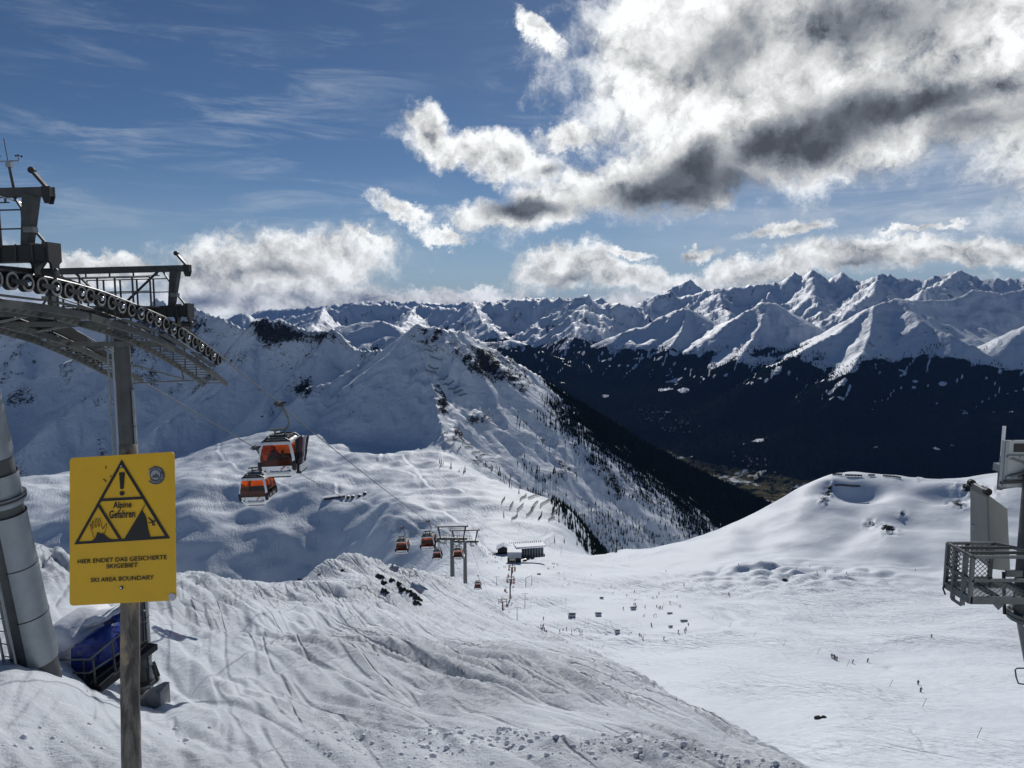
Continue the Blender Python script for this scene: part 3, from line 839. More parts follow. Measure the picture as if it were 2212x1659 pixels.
def spot_mask(px, py, spots):
    r = np.zeros(px.shape)
    for cx, cy, rx, ry, ang, k in spots:
        if rx == 0:
            continue
        a = math.radians(ang)
        dx, dy = px - cx, py - cy
        u, v = dx * math.cos(a) + dy * math.sin(a), -dx * math.sin(a) + dy * math.cos(a)
        r = np.maximum(r, k * np.exp(-((u / rx) ** 2 + (v / ry) ** 2)))
    return r


def build_terrain():
    th = theta_axis(880)
    roads = road_points()
    # ---- near slope
    r = np.exp(np.linspace(math.log(1.2), math.log(150.0), 380))
    T, R = np.meshgrid(th, r)
    X, Y = R * np.sin(T), R * np.cos(T)
    z, kind, dist, zb = terrain(X, Y)
    z = z + near_detail(X, Y)
    keep_grid(th, r, z)
    grid_object("snow_slope", X, Y, z, np.ones((len(r) - 1, len(th) - 1), bool), [MAT_NEAR], dict(churn=churn_field(X, Y)))
    # ---- basin, hill and central mountain
    r = np.exp(np.linspace(math.log(150.0), math.log(3600.0), 600))
    T, R = np.meshgrid(th, r)
    X, Y = R * np.sin(T), R * np.cos(T)
    z, kind, dist, zb = terrain(X, Y)
    dz, nr_ = road_relief(X, Y, roads)
    z = z + dz * (kind < 2) * sstep(R, 150, 200)
    px, py = pix(X, Y, z)
    az = np.arctan2(X, Y)
    isM = kind >= 2
    spot = spot_mask(px, py, ROCKS) * isM
    hspot = spot_mask(px, py, HILLROCKS) * (~isM) * (R > 650)
    crag = ridged(X / 38.0, Y / 38.0, 4, 310)
    z = z + spot * (crag - 0.8) * 9.0 + hspot * (ridged(X / 12.0, Y / 12.0, 3, 311) - 0.5) * 5.0
    n = grad(X, Y, z)
    steep = np.sqrt(1 - n[..., 2] ** 2) / n[..., 2]
    big = fbm(X / 130, Y / 130, 4, 300)
    rock = np.where(isM, np.clip((steep - 0.95) * 0.5, -0.25, 0.3) + big * 0.28 + 0.02 + spot * 0.68, hspot * 1.1 - 0.3)
    lftbowl = (~isM) & (R > 1000) & (az < 0)
    rock = np.where(lftbowl, -0.6, rock)
    track = sstep(fbm(X / 120, Y / 90, 3, 320), -0.5, 0.6) * np.where(R < 1200, 1, 0.6) * (1 - 0.9 * nr_)
    # the steep open face right of the basin is criss-crossed everywhere
    track = np.maximum(track, 0.9 * sstep(px, 1560, 1750) * sstep(R, 380, 450) * (1 - sstep(R, 780, 860)) * (1 - nr_))
    # forest on the lower right flank of the central mountain
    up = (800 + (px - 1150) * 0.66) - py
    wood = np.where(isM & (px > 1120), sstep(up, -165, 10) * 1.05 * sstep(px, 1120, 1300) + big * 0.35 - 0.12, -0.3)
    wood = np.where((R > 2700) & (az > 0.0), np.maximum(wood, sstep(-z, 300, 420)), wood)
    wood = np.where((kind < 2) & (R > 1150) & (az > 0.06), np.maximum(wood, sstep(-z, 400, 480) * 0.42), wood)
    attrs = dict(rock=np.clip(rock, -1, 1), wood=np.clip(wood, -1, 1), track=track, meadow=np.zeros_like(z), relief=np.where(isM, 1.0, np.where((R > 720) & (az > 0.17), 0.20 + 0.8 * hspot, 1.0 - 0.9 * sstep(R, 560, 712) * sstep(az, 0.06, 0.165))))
    keep_grid(th, r, z, wood=wood, X=X, Y=Y, kind=kind)
    kq = kind[:-1, :-1]
    az_q, Rq = az[:-1, :-1], R[:-1, :-1]
    hillq = (kq < 2) & (Rq > 720) & (az_q > 0.17)
    backq = (kq < 2) & ~hillq & (((Rq > 1150) & (az_q > 0.06)) | (Rq > 2400))
    grid_object("ski_basin", X, Y, z, (kq < 2) & ~hillq & ~backq, [MAT_BASIN], attrs)
    grid_object("hill", X, Y, z, hillq, [MAT_MOUNT], attrs)
    grid_object("mountain", X, Y, z, (kq == 2) | backq, [MAT_MOUNT], attrs)
    grid_object("valley_side", X, Y, z, kq == 3, [MAT_MOUNT], attrs)
    # ---- far country
    r = np.exp(np.linspace(math.log(3600.0), math.log(42000.0), 330))
    T, R = np.meshgrid(th, r)
    X, Y = R * np.sin(T), R * np.cos(T)
    z, kind, dist, zb = terrain(X, Y)
    n = grad(X, Y, z)
    steep = np.sqrt(1 - n[..., 2] ** 2) / n[..., 2]
    big = fbm(X / 420, Y / 420, 4, 340)
    rock = np.clip((steep - 0.9) * 0.5, -0.3, 0.35) + big * 0.35 + 0.06
    tl = -545 + 170 * fbm(X / 800, Y / 800, 5, 350, 0.62)
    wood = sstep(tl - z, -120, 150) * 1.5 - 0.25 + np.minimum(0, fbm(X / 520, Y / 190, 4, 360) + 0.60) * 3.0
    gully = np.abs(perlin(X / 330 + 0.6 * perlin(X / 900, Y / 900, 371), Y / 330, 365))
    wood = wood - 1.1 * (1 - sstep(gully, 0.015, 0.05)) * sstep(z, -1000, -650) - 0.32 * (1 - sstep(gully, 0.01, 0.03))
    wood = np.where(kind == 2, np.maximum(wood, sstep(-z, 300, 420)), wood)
    mead = sstep(VALLEY + 70 - z, 0, 40) * (R < 13000)
    attrs = dict(rock=np.clip(rock, -1, 1), wood=np.clip(wood, -1, 1.3), track=np.zeros_like(z), meadow=mead, relief=np.full_like(z, 0.8))
    keep_grid(th, r, z, wood=wood * (mead < .3), X=X, Y=Y, kind=kind)
    grid_object("far_mountains", X, Y, z, np.ones((len(r) - 1, len(th) - 1), bool), [MAT_FAR], attrs)


build_terrain()

# ------------------------------------------------------------------ materials
MATS = {}


def mat(name, col, rough=0.6, metal=0.0, var=0.15, scale=6.0, spec=0.5, bump=0.0, dirt=None, coat=0.0):
    if name in MATS:
        return MATS[name]
    m = bpy.data.materials.new(name)
    m.use_nodes = True
    N = NT(m.node_tree)
    co = N.n('ShaderNodeTexCoord').outputs['Object']
    b = N.n('ShaderNodeBsdfPrincipled')
    n = N.noise(co, scale, 5.0, 0.6)
    lo = tuple(c * (1 - var) for c in col)
    hi = tuple(min(1, c * (1 + var)) for c in col)
    c = N.mix(N.ss(n, 0.3, 0.7), lo, hi)
    if dirt:
        c = N.mix(N.m('MULTIPLY', N.ss(N.noise(co, scale * 0.37, 6.0, 0.7), 0.56, 0.72), dirt[1]), c, dirt[0])
    N.put(b.inputs['Base Color'], c)
    N.put(b.inputs['Roughness'], N.lin(n, 0.3, 0.7, max(0.02, rough - 0.1), min(1, rough + 0.1)))
    b.inputs['Metallic'].default_value = metal
    b.inputs['Specular IOR Level'].default_value = spec
    b.inputs['Coat Weight'].default_value = coat
    if bump:
        bp = N.n('ShaderNodeBump')
        bp.inputs['Strength'].default_value = 0.6
        bp.inputs['Distance'].default_value = bump
        N.put(bp.inputs['Height'], N.noise(co, scale * 2.0, 5.0, 0.65))
        N.t.links.new(bp.outputs[0], b.inputs['Normal'])
    o = N.n('ShaderNodeOutputMaterial')
    N.t.links.new(b.outputs[0], o.inputs[0])
    MATS[name] = m
    return m


def glass_mat(name, tint, refl=0.07):
    m = bpy.data.materials.new(name)
    m.use_nodes = True
    N = NT(m.node_tree)
    t = N.n('ShaderNodeBsdfTransparent')
    t.inputs[0].default_value = tint + (1,)
    g = N.n('ShaderNodeBsdfGlossy')
    g.inputs['Roughness'].default_value = 0.08
    fr = N.n('ShaderNodeFresnel')
    mx = N.n('ShaderNodeMixShader')
    N.put(mx.inputs[0], N.m('ADD', N.m('MULTIPLY', fr.outputs[0], 0.6), refl * 0.3))
    N.t.links.new(t.outputs[0], mx.inputs[1])
    N.t.links.new(g.outputs[0], mx.inputs[2])
    o = N.n('ShaderNodeOutputMaterial')
    N.t.links.new(mx.outputs[0], o.inputs[0])
    return m


STEEL = mat('galvanised_steel', (0.17, 0.18, 0.18), 0.6, 0.3, 0.25, 4.0)
WALKST = mat('walkway_steel', (0.10, 0.105, 0.10), 0.65, 0.2, 0.25, 4.0)
COLST = mat('column_steel', (0.085, 0.09, 0.09), 0.6, 0.2, 0.25, 1.5)
DSTEEL = mat('dark_steel', (0.055, 0.06, 0.06), 0.55, 0.3, 0.25, 4.0)
BSTEEL = mat('black_steel', (0.022, 0.023, 0.024), 0.6, 0.2, 0.3, 3.0)
RIM = mat('worn_rim', (0.27, 0.26, 0.24), 0.45, 0.5, 0.3, 14.0)
RUBBER = mat('rubber', (0.012, 0.012, 0.013), 0.8, 0, 0.2)
CHROME = mat('bright_cap', (0.62, 0.66, 0.68), 0.2, 1.0, 0.1)
CLAD = mat('aluminium_cladding', (0.30, 0.33, 0.35), 0.5, 0.75, 0.12, 2.0, dirt=((0.2, 0.2, 0.19), 0.5))
CONC = mat('concrete', (0.36, 0.36, 0.34), 0.85, 0, 0.25, 3.0, bump=0.01)
SNOWB = mat('loose_snow', (0.86, 0.88, 0.92), 0.6, 0, 0.03, 3.0, 0.2, bump=0.03)
WHITEP = mat('white_paint', (0.84, 0.85, 0.85), 0.35, 0, 0.05, 3.0, dirt=((0.45, 0.45, 0.43), 0.25), coat=0.3)
BLACKP = mat('black_plastic', (0.012, 0.012, 0.013), 0.5, 0, 0.2)
BLUE = mat('blue_tarpaulin', (0.012, 0.035, 0.22), 0.4, 0, 0.35, 5.0, bump=0.02)
DARKWOOD = mat('dark_timber', (0.045, 0.032, 0.024), 0.8, 0, 0.3)
ORANGE = glass_mat('orange_glass', (0.95, 0.34, 0.045))
GREYGLASS = glass_mat('grey_glass', (0.45, 0.5, 0.52), 0.3)


# ------------------------------------------------------------------ mesh builder
ORG = {}


class MB:
    def __init__(self):
        self.v, self.f, self.m = [], [], []

    def _add(self, vs, fs, mi=0):
        b = len(self.v)
        self.v.extend([tuple(p) for p in vs])
        self.f.extend([tuple(b + i for i in q) for q in fs])
        self.m.extend([mi] * len(fs))
        return self

    def box(self, c, s, R=None, mi=0):
        c = Vector(c)
        vs = []
        for x in (-.5, .5):
            for y in (-.5, .5):
                for z in (-.5, .5):
                    p = Vector((x * s[0], y * s[1], z * s[2]))
                    vs.append(c + (R @ p if R else p))
        return self._add(vs, [(0, 1, 3, 2), (4, 6, 7, 5), (0, 4, 5, 1), (2, 3, 7, 6), (0, 2, 6, 4), (1, 5, 7, 3)], mi)

    def bar(self, p, q, w, h, up=(0, 0, 1), mi=0, w2=None, h2=None):
        """box from p to q, w across, h along 'up'"""
        p, q = Vector(p), Vector(q)
        d = (q - p).normalized()
        u = Vector(up)
        s = d.cross(u)
        if s.length < 1e-5:
            s = d.cross(Vector((1, 0, 0)))
        s.normalize()
        u = s.cross(d).normalized()
        w2, h2 = w2 or w, h2 or h
        vs = [p + s * (a * w / 2) + u * (b * h / 2) for a, b in ((-1, -1), (1, -1), (1, 1), (-1, 1))]
        vs += [q + s * (a * w2 / 2) + u * (b * h2 / 2) for a, b in ((-1, -1), (1, -1), (1, 1), (-1, 1))]
        return self._add(vs, [(3, 2, 1, 0), (4, 5, 6, 7), (0, 1, 5, 4), (1, 2, 6, 5), (2, 3, 7, 6), (3, 0, 4, 7)], mi)

    def tube(self, p, q, r, n=8, r2=None, mi=0, cap=True):
        p, q = Vector(p), Vector(q)
        d = (q - p).normalized()
        a = d.cross(Vector((0, 0, 1)))
        if a.length < 1e-4:
            a = Vector((1, 0, 0))
        a.normalize()
        b = d.cross(a)
        r2 = r if r2 is None else r2
        vs = []
        for c, rr in ((p, r), (q, r2)):
            for i in range(n):
                t = 2 * math.pi * i / n
                vs.append(c + a * (rr * math.cos(t)) + b * (rr * math.sin(t)))
        fs = [(i, (i + 1) % n, n + (i + 1) % n, n + i) for i in range(n)]
        if cap:
            fs += [tuple(range(n - 1, -1, -1)), tuple(range(n, 2 * n))]
        return self._add(vs, fs, mi)

    def path(self, pts, r, n=8, mi=0):
        pts = [Vector(p) for p in pts]
        rr = r if hasattr(r, '__len__') else [r] * len(pts)
        vs = []
        ref = None
        for i, p in enumerate(pts):
            d = (pts[min(i + 1, len(pts) - 1)] - pts[max(i - 1, 0)]).normalized()
            a = d.cross(Vector((0, 0, 1))) if ref is None else ref - d * ref.dot(d)
            if a.length < 1e-4:
                a = d.cross(Vector((1, 0, 0)))
            a.normalize()
            ref = a
            b = d.cross(a)
            for k in range(n):
                t = 2 * math.pi * k / n
                vs.append(p + a * (rr[i] * math.cos(t)) + b * (rr[i] * math.sin(t)))
        fs = []
        for i in range(len(pts) - 1):
            for k in range(n):
                fs.append((i * n + k, i * n + (k + 1) % n, (i + 1) * n + (k + 1) % n, (i + 1) * n + k))
        fs += [tuple(range(n - 1, -1, -1)), tuple(range((len(pts) - 1) * n, len(pts) * n))]
        return self._add(vs, fs, mi)

    def lathe(self, prof, c, axis='Z', n=24, mi=0, a0=0.0, a1=2 * math.pi):
        """profile of (radius, height) turned about an axis through c"""
        c = Vector(c)
        full = abs(a1 - a0 - 2 * math.pi) < 1e-6
        m = n if full else n + 1
        vs = []
        for r, h in prof:
            for i in range(m):
                t = a0 + (a1 - a0) * i / n
                x, y = r * math.cos(t), r * math.sin(t)
                vs.append(c + (Vector((x, y, h)) if axis == 'Z' else Vector((h, x, y)) if axis == 'X' else Vector((x, h, y))))
        fs = []
        for k in range(len(prof) - 1):
            for i in range(n):
                j = (i + 1) % m
                fs.append((k * m + i, k * m + j, (k + 1) * m + j, (k + 1) * m + i))
        return self._add(vs, fs, mi)

    def prism(self, poly, o, ex, ey, ez, t, mi=0):
        """outline in the plane (ex, ey) at o, thickness t along ez (centred)"""
        o, ex, ey, ez = Vector(o), Vector(ex), Vector(ey), Vector(ez)
        n = len(poly)
        vs = [o + ex * x + ey * y - ez * (t / 2) for x, y in poly] + [o + ex * x + ey * y + ez * (t / 2) for x, y in poly]
        fs = [tuple(range(n - 1, -1, -1)), tuple(range(n, 2 * n))] + [(i, (i + 1) % n, n + (i + 1) % n, n + i) for i in range(n)]
        return self._add(vs, fs, mi)

    def blob(self, c, r, seed=0, rough=0.25, sub=2, squash=(1, 1, 1), mi=0):
        bm = bmesh.new()
        bmesh.ops.create_icosphere(bm, subdivisions=sub, radius=1.0)
        rs = random.Random(seed)
        k = [(Vector((rs.uniform(-1, 1), rs.uniform(-1, 1), rs.uniform(-1, 1))).normalized(), rs.uniform(0.5, 1.0)) for _ in range(7)]
        vs = []
        for v in bm.verts:
            d = v.co.normalized()
            s = 1.0
            for kv, kd in k:
                s = min(s, kd / max(d.dot(kv), 0.3)) if rough > 0 else s
            s = 1 - rough * 2 * (1 - s) + rs.uniform(-.06, .06)
            vs.append(Vector(c) + Vector((d.x * squash[0], d.y * squash[1], d.z * squash[2])) * (r * s))
        fs = [tuple(v.index for v in f.verts) for f in bm.faces]
        bm.free()
        return self._add(vs, fs, mi)

    def mesh(self, name, mats, org=None, smooth=False):
        me = bpy.data.meshes.new(name)
        o = org or Vector((0, 0, 0))
        me.from_pydata([(p[0] - o[0], p[1] - o[1], p[2] - o[2]) for p in self.v], [], self.f)
        for m in (mats if isinstance(mats, (list, tuple)) else [mats]):
            me.materials.append(m)
        if any(self.m):
            me.polygons.foreach_set('material_index', self.m)
        if smooth:
            me.polygons.foreach_set('use_smooth', [True] * len(me.polygons))
            if smooth != 'all':
                try:
                    me.set_sharp_from_angle(angle=math.radians(38))
                except Exception:
                    pass
        me.update()
        return me

    def build(self, name, mats, parent=None, smooth=False, label=None, base=None):
        org = ORG.get(parent.name) if parent else (Vector(base) if base is not None else Vector((0, 0, 0)))
        o = bpy.data.objects.new(name, self.mesh(name, mats, org, smooth))
        COL.objects.link(o)
        if parent:
            o.parent = parent
        else:
            o.location = org
        ORG[o.name] = org
        if label:
            o['label'] = label
        return o


def put(name, me, parent=None, loc=(0, 0, 0), rot=None):
    """place a shared mesh; loc in world space"""
    o = bpy.data.objects.new(name, me)
    COL.objects.link(o)
    org = Vector((0, 0, 0))
    if parent:
        o.parent = parent
        org = ORG[parent.name]
    o.location = Vector(loc) - org
    if rot:
        o.rotation_euler = rot
    ORG[o.name] = Vector(loc)
    return o


def tag(o, label, cat, group=None, kind=None):
    o['label'] = label
    o['category'] = cat
    if group:
        o['group'] = group
    if kind:
        o['kind'] = kind
    return o


def thing(name, label, cat, loc=(0, 0, 0), group=None):
    o = bpy.data.objects.new(name, None)
    COL.objects.link(o)
    o.location = loc
    o.empty_display_size = 0.2
    ORG[o.name] = Vector(loc)
    return tag(o, label, cat, group)


def copy_tree(o, parent=None):
    c = o.copy()
    COL.objects.link(c)
    c.parent = parent
    for ch in o.children:
        copy_tree(ch, c)
    return c


def text_mesh(body, size, mats, depth=0.0, bold=0.0, sx=1.0, align='CENTER', res=3):
    cu = bpy.data.curves.new('lettering', 'FONT')
    cu.body = body
    cu.size = size
    cu.align_x = align
    cu.align_y = 'CENTER'
    cu.extrude = depth
    cu.offset = bold
    cu.resolution_u = res
    ob = bpy.data.objects.new('lettering', cu)
    COL.objects.link(ob)
    dg = bpy.context.evaluated_depsgraph_get()
    me = bpy.data.meshes.new_from_object(ob.evaluated_get(dg))
    me.name = 'lettering'
    bpy.data.objects.remove(ob)
    bpy.data.curves.remove(cu)
    for v in me.vertices:
        v.co.x *= sx
    me.materials.clear()
    me.materials.append(mats)
    return me


def skin_mesh(name, verts, edges, radii, mats, root=0, sub=1, zmat=None):
    """a continuous body grown on a skeleton"""
    me = bpy.data.meshes.new(name)
    me.from_pydata(verts, edges, [])
    ob = bpy.data.objects.new(name, me)
    COL.objects.link(ob)
    md = ob.modifiers.new('skin', 'SKIN')
    md.use_smooth_shade = True
    for i, r in enumerate(radii):
        sv = me.skin_vertices[0].data[i]
        sv.radius = (r, r) if not hasattr(r, '__len__') else r
        sv.use_root = (i == root)
    if sub:
        sd_ = ob.modifiers.new('sub', 'SUBSURF')
        sd_.levels = sd_.render_levels = sub
    dg = bpy.context.evaluated_depsgraph_get()
    out = bpy.data.meshes.new_from_object(ob.evaluated_get(dg))
    out.name = name
    bpy.data.objects.remove(ob)
    out.materials.clear()
    for m in mats:
        out.materials.append(m)
    if zmat:
        for p in out.polygons:
            p.material_index = zmat(p.center)
    return out

# ------------------------------------------------------------------ warning sign
def build_sign():
    C = Vector((-1.7944, 3.1789, -1.0192))
    M = Matrix.Rotation(-0.0518, 3, 'Z') @ Matrix.Rotation(-0.2044, 3, 'X') @ Matrix.Rotation(-0.0704, 3, 'Y')
    ex, en, ez = M @ Vector((1, 0, 0)), M @ Vector((0, -1, 0)), M @ Vector((0, 0, 1))
    W, Hh = 0.5, 0.6735
    foot = C - en * 0.055 - ez * 5.6
    t = thing('warning_sign', 'yellow alpine danger sign with black triangle on a weathered wooden post', 'sign', foot)
    wood = bpy.data.materials.new('weathered_post')
    wood.use_nodes = True
    N = NT(wood.node_tree)
    co = N.n('ShaderNodeTexCoord').outputs['Object']
    mp = N.n('ShaderNodeMapping')
    N.put(mp.inputs[0], co)
    mp.inputs[3].default_value = (9, 9, 1.3)
    n1 = N.noise(mp.outputs[0], 3.0, 6.0, 0.65)
    n2 = N.noise(co, 7.0, 5.0, 0.6)
    c = N.mix(N.ss(n1, 0.35, 0.65), (0.085, 0.075, 0.066), (0.27, 0.24, 0.20))
    c = N.mix(N.ss(n2, 0.56, 0.63), c, (0.36, 0.29, 0.19))
    b = N.n('ShaderNodeBsdfPrincipled')
    N.put(b.inputs['Base Color'], c)
    b.inputs['Roughness'].default_value = 0.85
    bp = N.n('ShaderNodeBump')
    bp.inputs['Distance'].default_value = 0.006
    N.put(bp.inputs['Height'], n1)
    N.t.links.new(bp.outputs[0], b.inputs['Normal'])
    N.t.links.new(b.outputs[0], N.n('ShaderNodeOutputMaterial').inputs[0])
    m = MB()
    rs = random.Random(3)
    n, ring = 20, 90
    axis0, axis1 = foot + ez * 0.2, C - en * 0.055 + ez * 0.385
    vs, fs = [], []
    for i in range(ring):
        p = axis0.lerp(axis1, i / (ring - 1))
        for k in range(n):
            a = 2 * math.pi * k / n
            r = 0.0415 * (1 + 0.05 * math.sin(a * 3 + i * 0.35) + 0.03 * rs.uniform(-1, 1)) * (1.06 - 0.1 * i / ring)
            vs.append(p + ex * (r * math.cos(a)) + en * (r * math.sin(a)))
    for i in range(ring - 1):
        for k in range(n):
            fs.append((i * n + k, i * n + (k + 1) % n, (i + 1) * n + (k + 1) % n, (i + 1) * n + k))
    fs.append(tuple(range((ring - 1) * n, ring * n)))
    m._add(vs, fs)
    m.build('post', wood, t, smooth='all', label='round weathered wooden post')

    yellow = mat('sign_yellow', (0.80, 0.46, 0.008), 0.42, 0, 0.05, 3.0, dirt=((0.55, 0.36, 0.02), 0.35))
    black = mat('sign_black', (0.012, 0.011, 0.010), 0.5, 0, 0.1)
    # plate with rounded corners
    r = 0.017
    pts = []
    for cx, cy, a in ((W / 2 - r, Hh / 2 - r, 0), (-W / 2 + r, Hh / 2 - r, 90), (-W / 2 + r, -Hh / 2 + r, 180), (W / 2 - r, -Hh / 2 + r, 270)):
        for q in range(5):
            an = math.radians(a + q * 22.5)
            pts.append((cx + r * math.cos(an), cy + r * math.sin(an)))
    pl = MB().prism(pts, C, ex, ez, en, 0.004).build('plate', yellow, t)

    # picture coordinates of the plate photo (1181 wide) -> plate coordinates
    Hm = _homography([(62, 108), (1103, 42), (1113, 1487), (62, 1578)], [(-W / 2, Hh / 2), (W / 2, Hh / 2), (W / 2, -Hh / 2), (-W / 2, -Hh / 2)])

    def pc(x, y):
        q = Hm @ np.array([x, y, 1.0])
        return (q[0] / q[2], q[1] / q[2])
    FR = C + en * 0.0045

    def shape(name, polys, matl, th=0.0015, off=0.0, label=None):
        mb = MB()
        for p in polys:
            q = [pc(*a) for a in p]
            area = sum(q[i][0] * q[(i + 1) % len(q)][1] - q[(i + 1) % len(q)][0] * q[i][1] for i in range(len(q)))
            if area < 0:
                q = q[::-1]
            mb.prism(q, FR + en * off, ex, ez, en, th)
        return mb.build(name, matl, pl, label=label)

    def band(a, b, w):
        dx, dy = b[0] - a[0], b[1] - a[1]
        l = math.hypot(dx, dy)
        nx, ny = -dy / l * w / 2, dx / l * w / 2
        return [(a[0] + nx, a[1] + ny), (b[0] + nx, b[1] + ny), (b[0] - nx, b[1] - ny), (a[0] - nx, a[1] - ny)]
    apex, bl, br = (588, 122), (112, 970), (1058, 890)
    ml, mr, mb_ = (350, 545), (828, 500), (597, 928)

    def ring_tri(a, b, c, w):
        """a triangular frame as three mitred strips"""
        cx, cy = (a[0] + b[0] + c[0]) / 3, (a[1] + b[1] + c[1]) / 3
        inn = []
        tri = (a, b, c)
        for i in range(3):
            p = tri[i]
            d = math.hypot(cx - p[0], cy - p[1])
            k = w * 2.0 / d
            inn.append((p[0] + (cx - p[0]) * k, p[1] + (cy - p[1]) * k))
        return [[tri[i], tri[(i + 1) % 3], inn[(i + 1) % 3], inn[i]] for i in range(3)]
    shape('triangle_frame', ring_tri(apex, bl, br, 26), black)
    shape('triangle_bar', [band((385, 525), (800, 498), 26)], black, off=0.0004)
    shape('triangle_bar', [band((358, 575), (575, 912), 26)], black, off=0.0004)
    shape('exclamation_mark', [[(563, 252), (575, 248), (606, 247), (618, 252), (607, 405), (598, 415), (582, 416), (573, 407)],
                               [(591 + 24 * math.cos(a * math.pi / 8), 456 + 24 * math.sin(a * math.pi / 8)) for a in range(16)]], black)
    shape('cliff', [[(828, 545), (790, 625), (815, 660), (830, 700), (838, 750), (845, 800), (855, 840), (870, 885), (860, 902), (600, 924)]], black, off=0.0004)
    shape('snow_heap', [[(285, 935), (330, 890), (345, 842), (380, 858), (400, 850), (425, 875), (455, 900), (500, 918), (500, 925)]], black, off=0.0004)
    shape('falling_figure', [band((848, 690), (875, 715), 9), band((875, 715), (905, 740), 14), band((850, 738), (885, 742), 8), band((885, 742), (905, 735), 9),
                             band((905, 740), (912, 712), 8), band((895, 745), (885, 768), 7),
                             [(905 + 9 * math.cos(a * math.pi / 5), 761 + 9 * math.sin(a * math.pi / 5)) for a in range(10)]], black)
    hand = [(308, 898), (285, 820), (270, 768), (280, 762), (297, 808), (304, 808), (290, 738), (300, 730), (328, 798), (335, 796), (322, 712), (334, 705), (358, 790),
            (366, 788), (355, 712), (368, 706), (395, 805), (402, 812), (420, 768), (436, 752), (432, 800), (415, 858)]
    shape('hand_outline', [band(hand[i], hand[i + 1], 3.2) for i in range(len(hand) - 1)], mat('sign_brown', (0.16, 0.06, 0.01), 0.5))
    for sc in ([band((430, 185), (430, 215), 9)], [band((478, 280), (478, 296), 9)], [band((402, 318), (420, 326), 12), band((420, 326), (432, 345), 10)]):
        shape('scratch', sc, mat('sign_brown', (0.2, 0.08, 0.02), 0.5), off=-0.0004)

    def letters(body, cx, cy, w_px, h_px, ang, bold=0.0):
        me = text_mesh(body, 1.0, black, 0.0, bold)
        xs = [v.co.x for v in me.vertices]
        ys = [v.co.y for v in me.vertices]
        x0, x1, y0, y1 = min(xs), max(xs), min(ys), max(ys)
        a = math.radians(ang)
        for v in me.vertices:
            u = (v.co.x - (x0 + x1) / 2) / (x1 - x0) * w_px
            q = -(v.co.y - (y0 + y1) / 2) / (y1 - y0) * h_px
            # lines of print run parallel to the upper edge
            X, Y = cx + u, cy + q - u * math.tan(a)
            px_, py_ = pc(X, Y)
            v.co = FR + en * 0.0012 + ex * px_ + ez * py_ - ORG[pl.name]
        o = bpy.data.objects.new('lettering', me)
        COL.objects.link(o)
        o.parent = pl
        o['label'] = 'black lettering reading ' + body
        return o
    letters('Alpine', 594, 578, 182, 84, 3.6, 0.02)
    letters('Gefahren', 592, 660, 258, 80, 3.6, 0.02)
    letters('HIER ENDET DAS GESICHERTE', 587, 1105, 880, 44, 4.3, 0.016)
    letters('SKIGEBIET', 590, 1166, 312, 44, 4.3, 0.016)
    letters('SKI AREA BOUNDARY', 590, 1294, 625, 44, 4.3, 0.016)
    # round stickers
    grey = mat('sticker_grey', (0.08, 0.085, 0.10), 0.5, 0, 0.3, 30)
    pale = mat('sticker_pale', (0.36, 0.37, 0.38), 0.5, 0, 0.2, 30)

    def disc(cx, cy, rr, n=22, skip=None):
        return [(cx + rr * math.cos(2 * math.pi * k / n), cy + rr * math.sin(2 * math.pi * k / n)) for k in range(n)]
    torn = [p for k, p in enumerate(disc(922, 275, 90, 40)) if not (17 <= k <= 24 or 26 <= k <= 28)]
    torn.insert(17, (880, 330))
    torn.insert(18, (868, 300))
    st = shape('sticker', [torn], grey, 0.0006, -0.0006, label='torn round grey sticker with mountain badge')
    shape('sticker', [disc(922, 272, 46)], pale, 0.0006, 0.0004, label='pale inner disc of the torn sticker')
    shape('sticker', [[(885, 300), (905, 262), (915, 275), (930, 245), (942, 268), (950, 262), (962, 300)]], grey, 0.0006, 0.0012, label='dark mountain badge on the torn sticker')
    for word, a0, step, flip in (('RAIL', 200, 17, 1), ('LIDE', 265, 17, 1), ('ANKFURT', 118, -20, -1)):
        for k, ch in enumerate(word):
            a = math.radians(a0 + step * k)
            cx, cy = 922 + 70 * math.cos(a), 275 + 70 * math.sin(a)
            me = text_mesh(ch, 1.0, pale, 0.0, 0.03, res=1)
            rot = a + math.pi / 2 if flip > 0 else a - math.pi / 2
            for v in me.vertices:
                u, w = v.co.x * 27, -v.co.y * 27
                X = cx + u * math.cos(rot) - w * math.sin(rot)
                Y = cy + u * math.sin(rot) + w * math.cos(rot)
                q = pc(X, Y)
                v.co = FR + en * 0.0008 + ex * q[0] + ez * q[1] - ORG[pl.name]
            o = bpy.data.objects.new('lettering', me)
            COL.objects.link(o)
            o.parent = pl
    shape('sticker', [disc(1076, 1456, 37)], mat('sticker_lilac', (0.55, 0.52, 0.56), 0.5), 0.0008, 0.0, label='small round pale sticker in the corner')
    for x, y in ((582, 1382), (588, 188)):
        shape('bolt', [disc(x, y, 17, 14)], BSTEEL, 0.003)
        shape('bolt', [disc(x - 2, y, 9, 10)], CHROME, 0.006)


def _homography(src, dst):
    A, b = [], []
    for (x, y), (u, v) in zip(src, dst):
        A.append([x, y, 1, 0, 0, 0, -u * x, -u * y])
        A.append([0, 0, 0, x, y, 1, -v * x, -v * y])
        b += [u, v]
    h = np.linalg.solve(np.array(A, float), np.array(b, float))
    return np.append(h, 1).reshape(3, 3)


build_sign()

# ------------------------------------------------------------------ haul rope geometry (two strands)
ROPE_Y = [2.0, 8.0, 14.0, 17.1, 18.3, 19.45, 21.2, 23.5, 25.1, 26.85, 28.1, 29.9]
ROPE_Z = [1.0, 1.0, 0.95, 0.863, 0.783, 0.683, 0.446, -0.034, -0.41, -1.0, -1.45, -2.17]
T2Y = 143.0
_t2 = U(1000, 1166, 148)


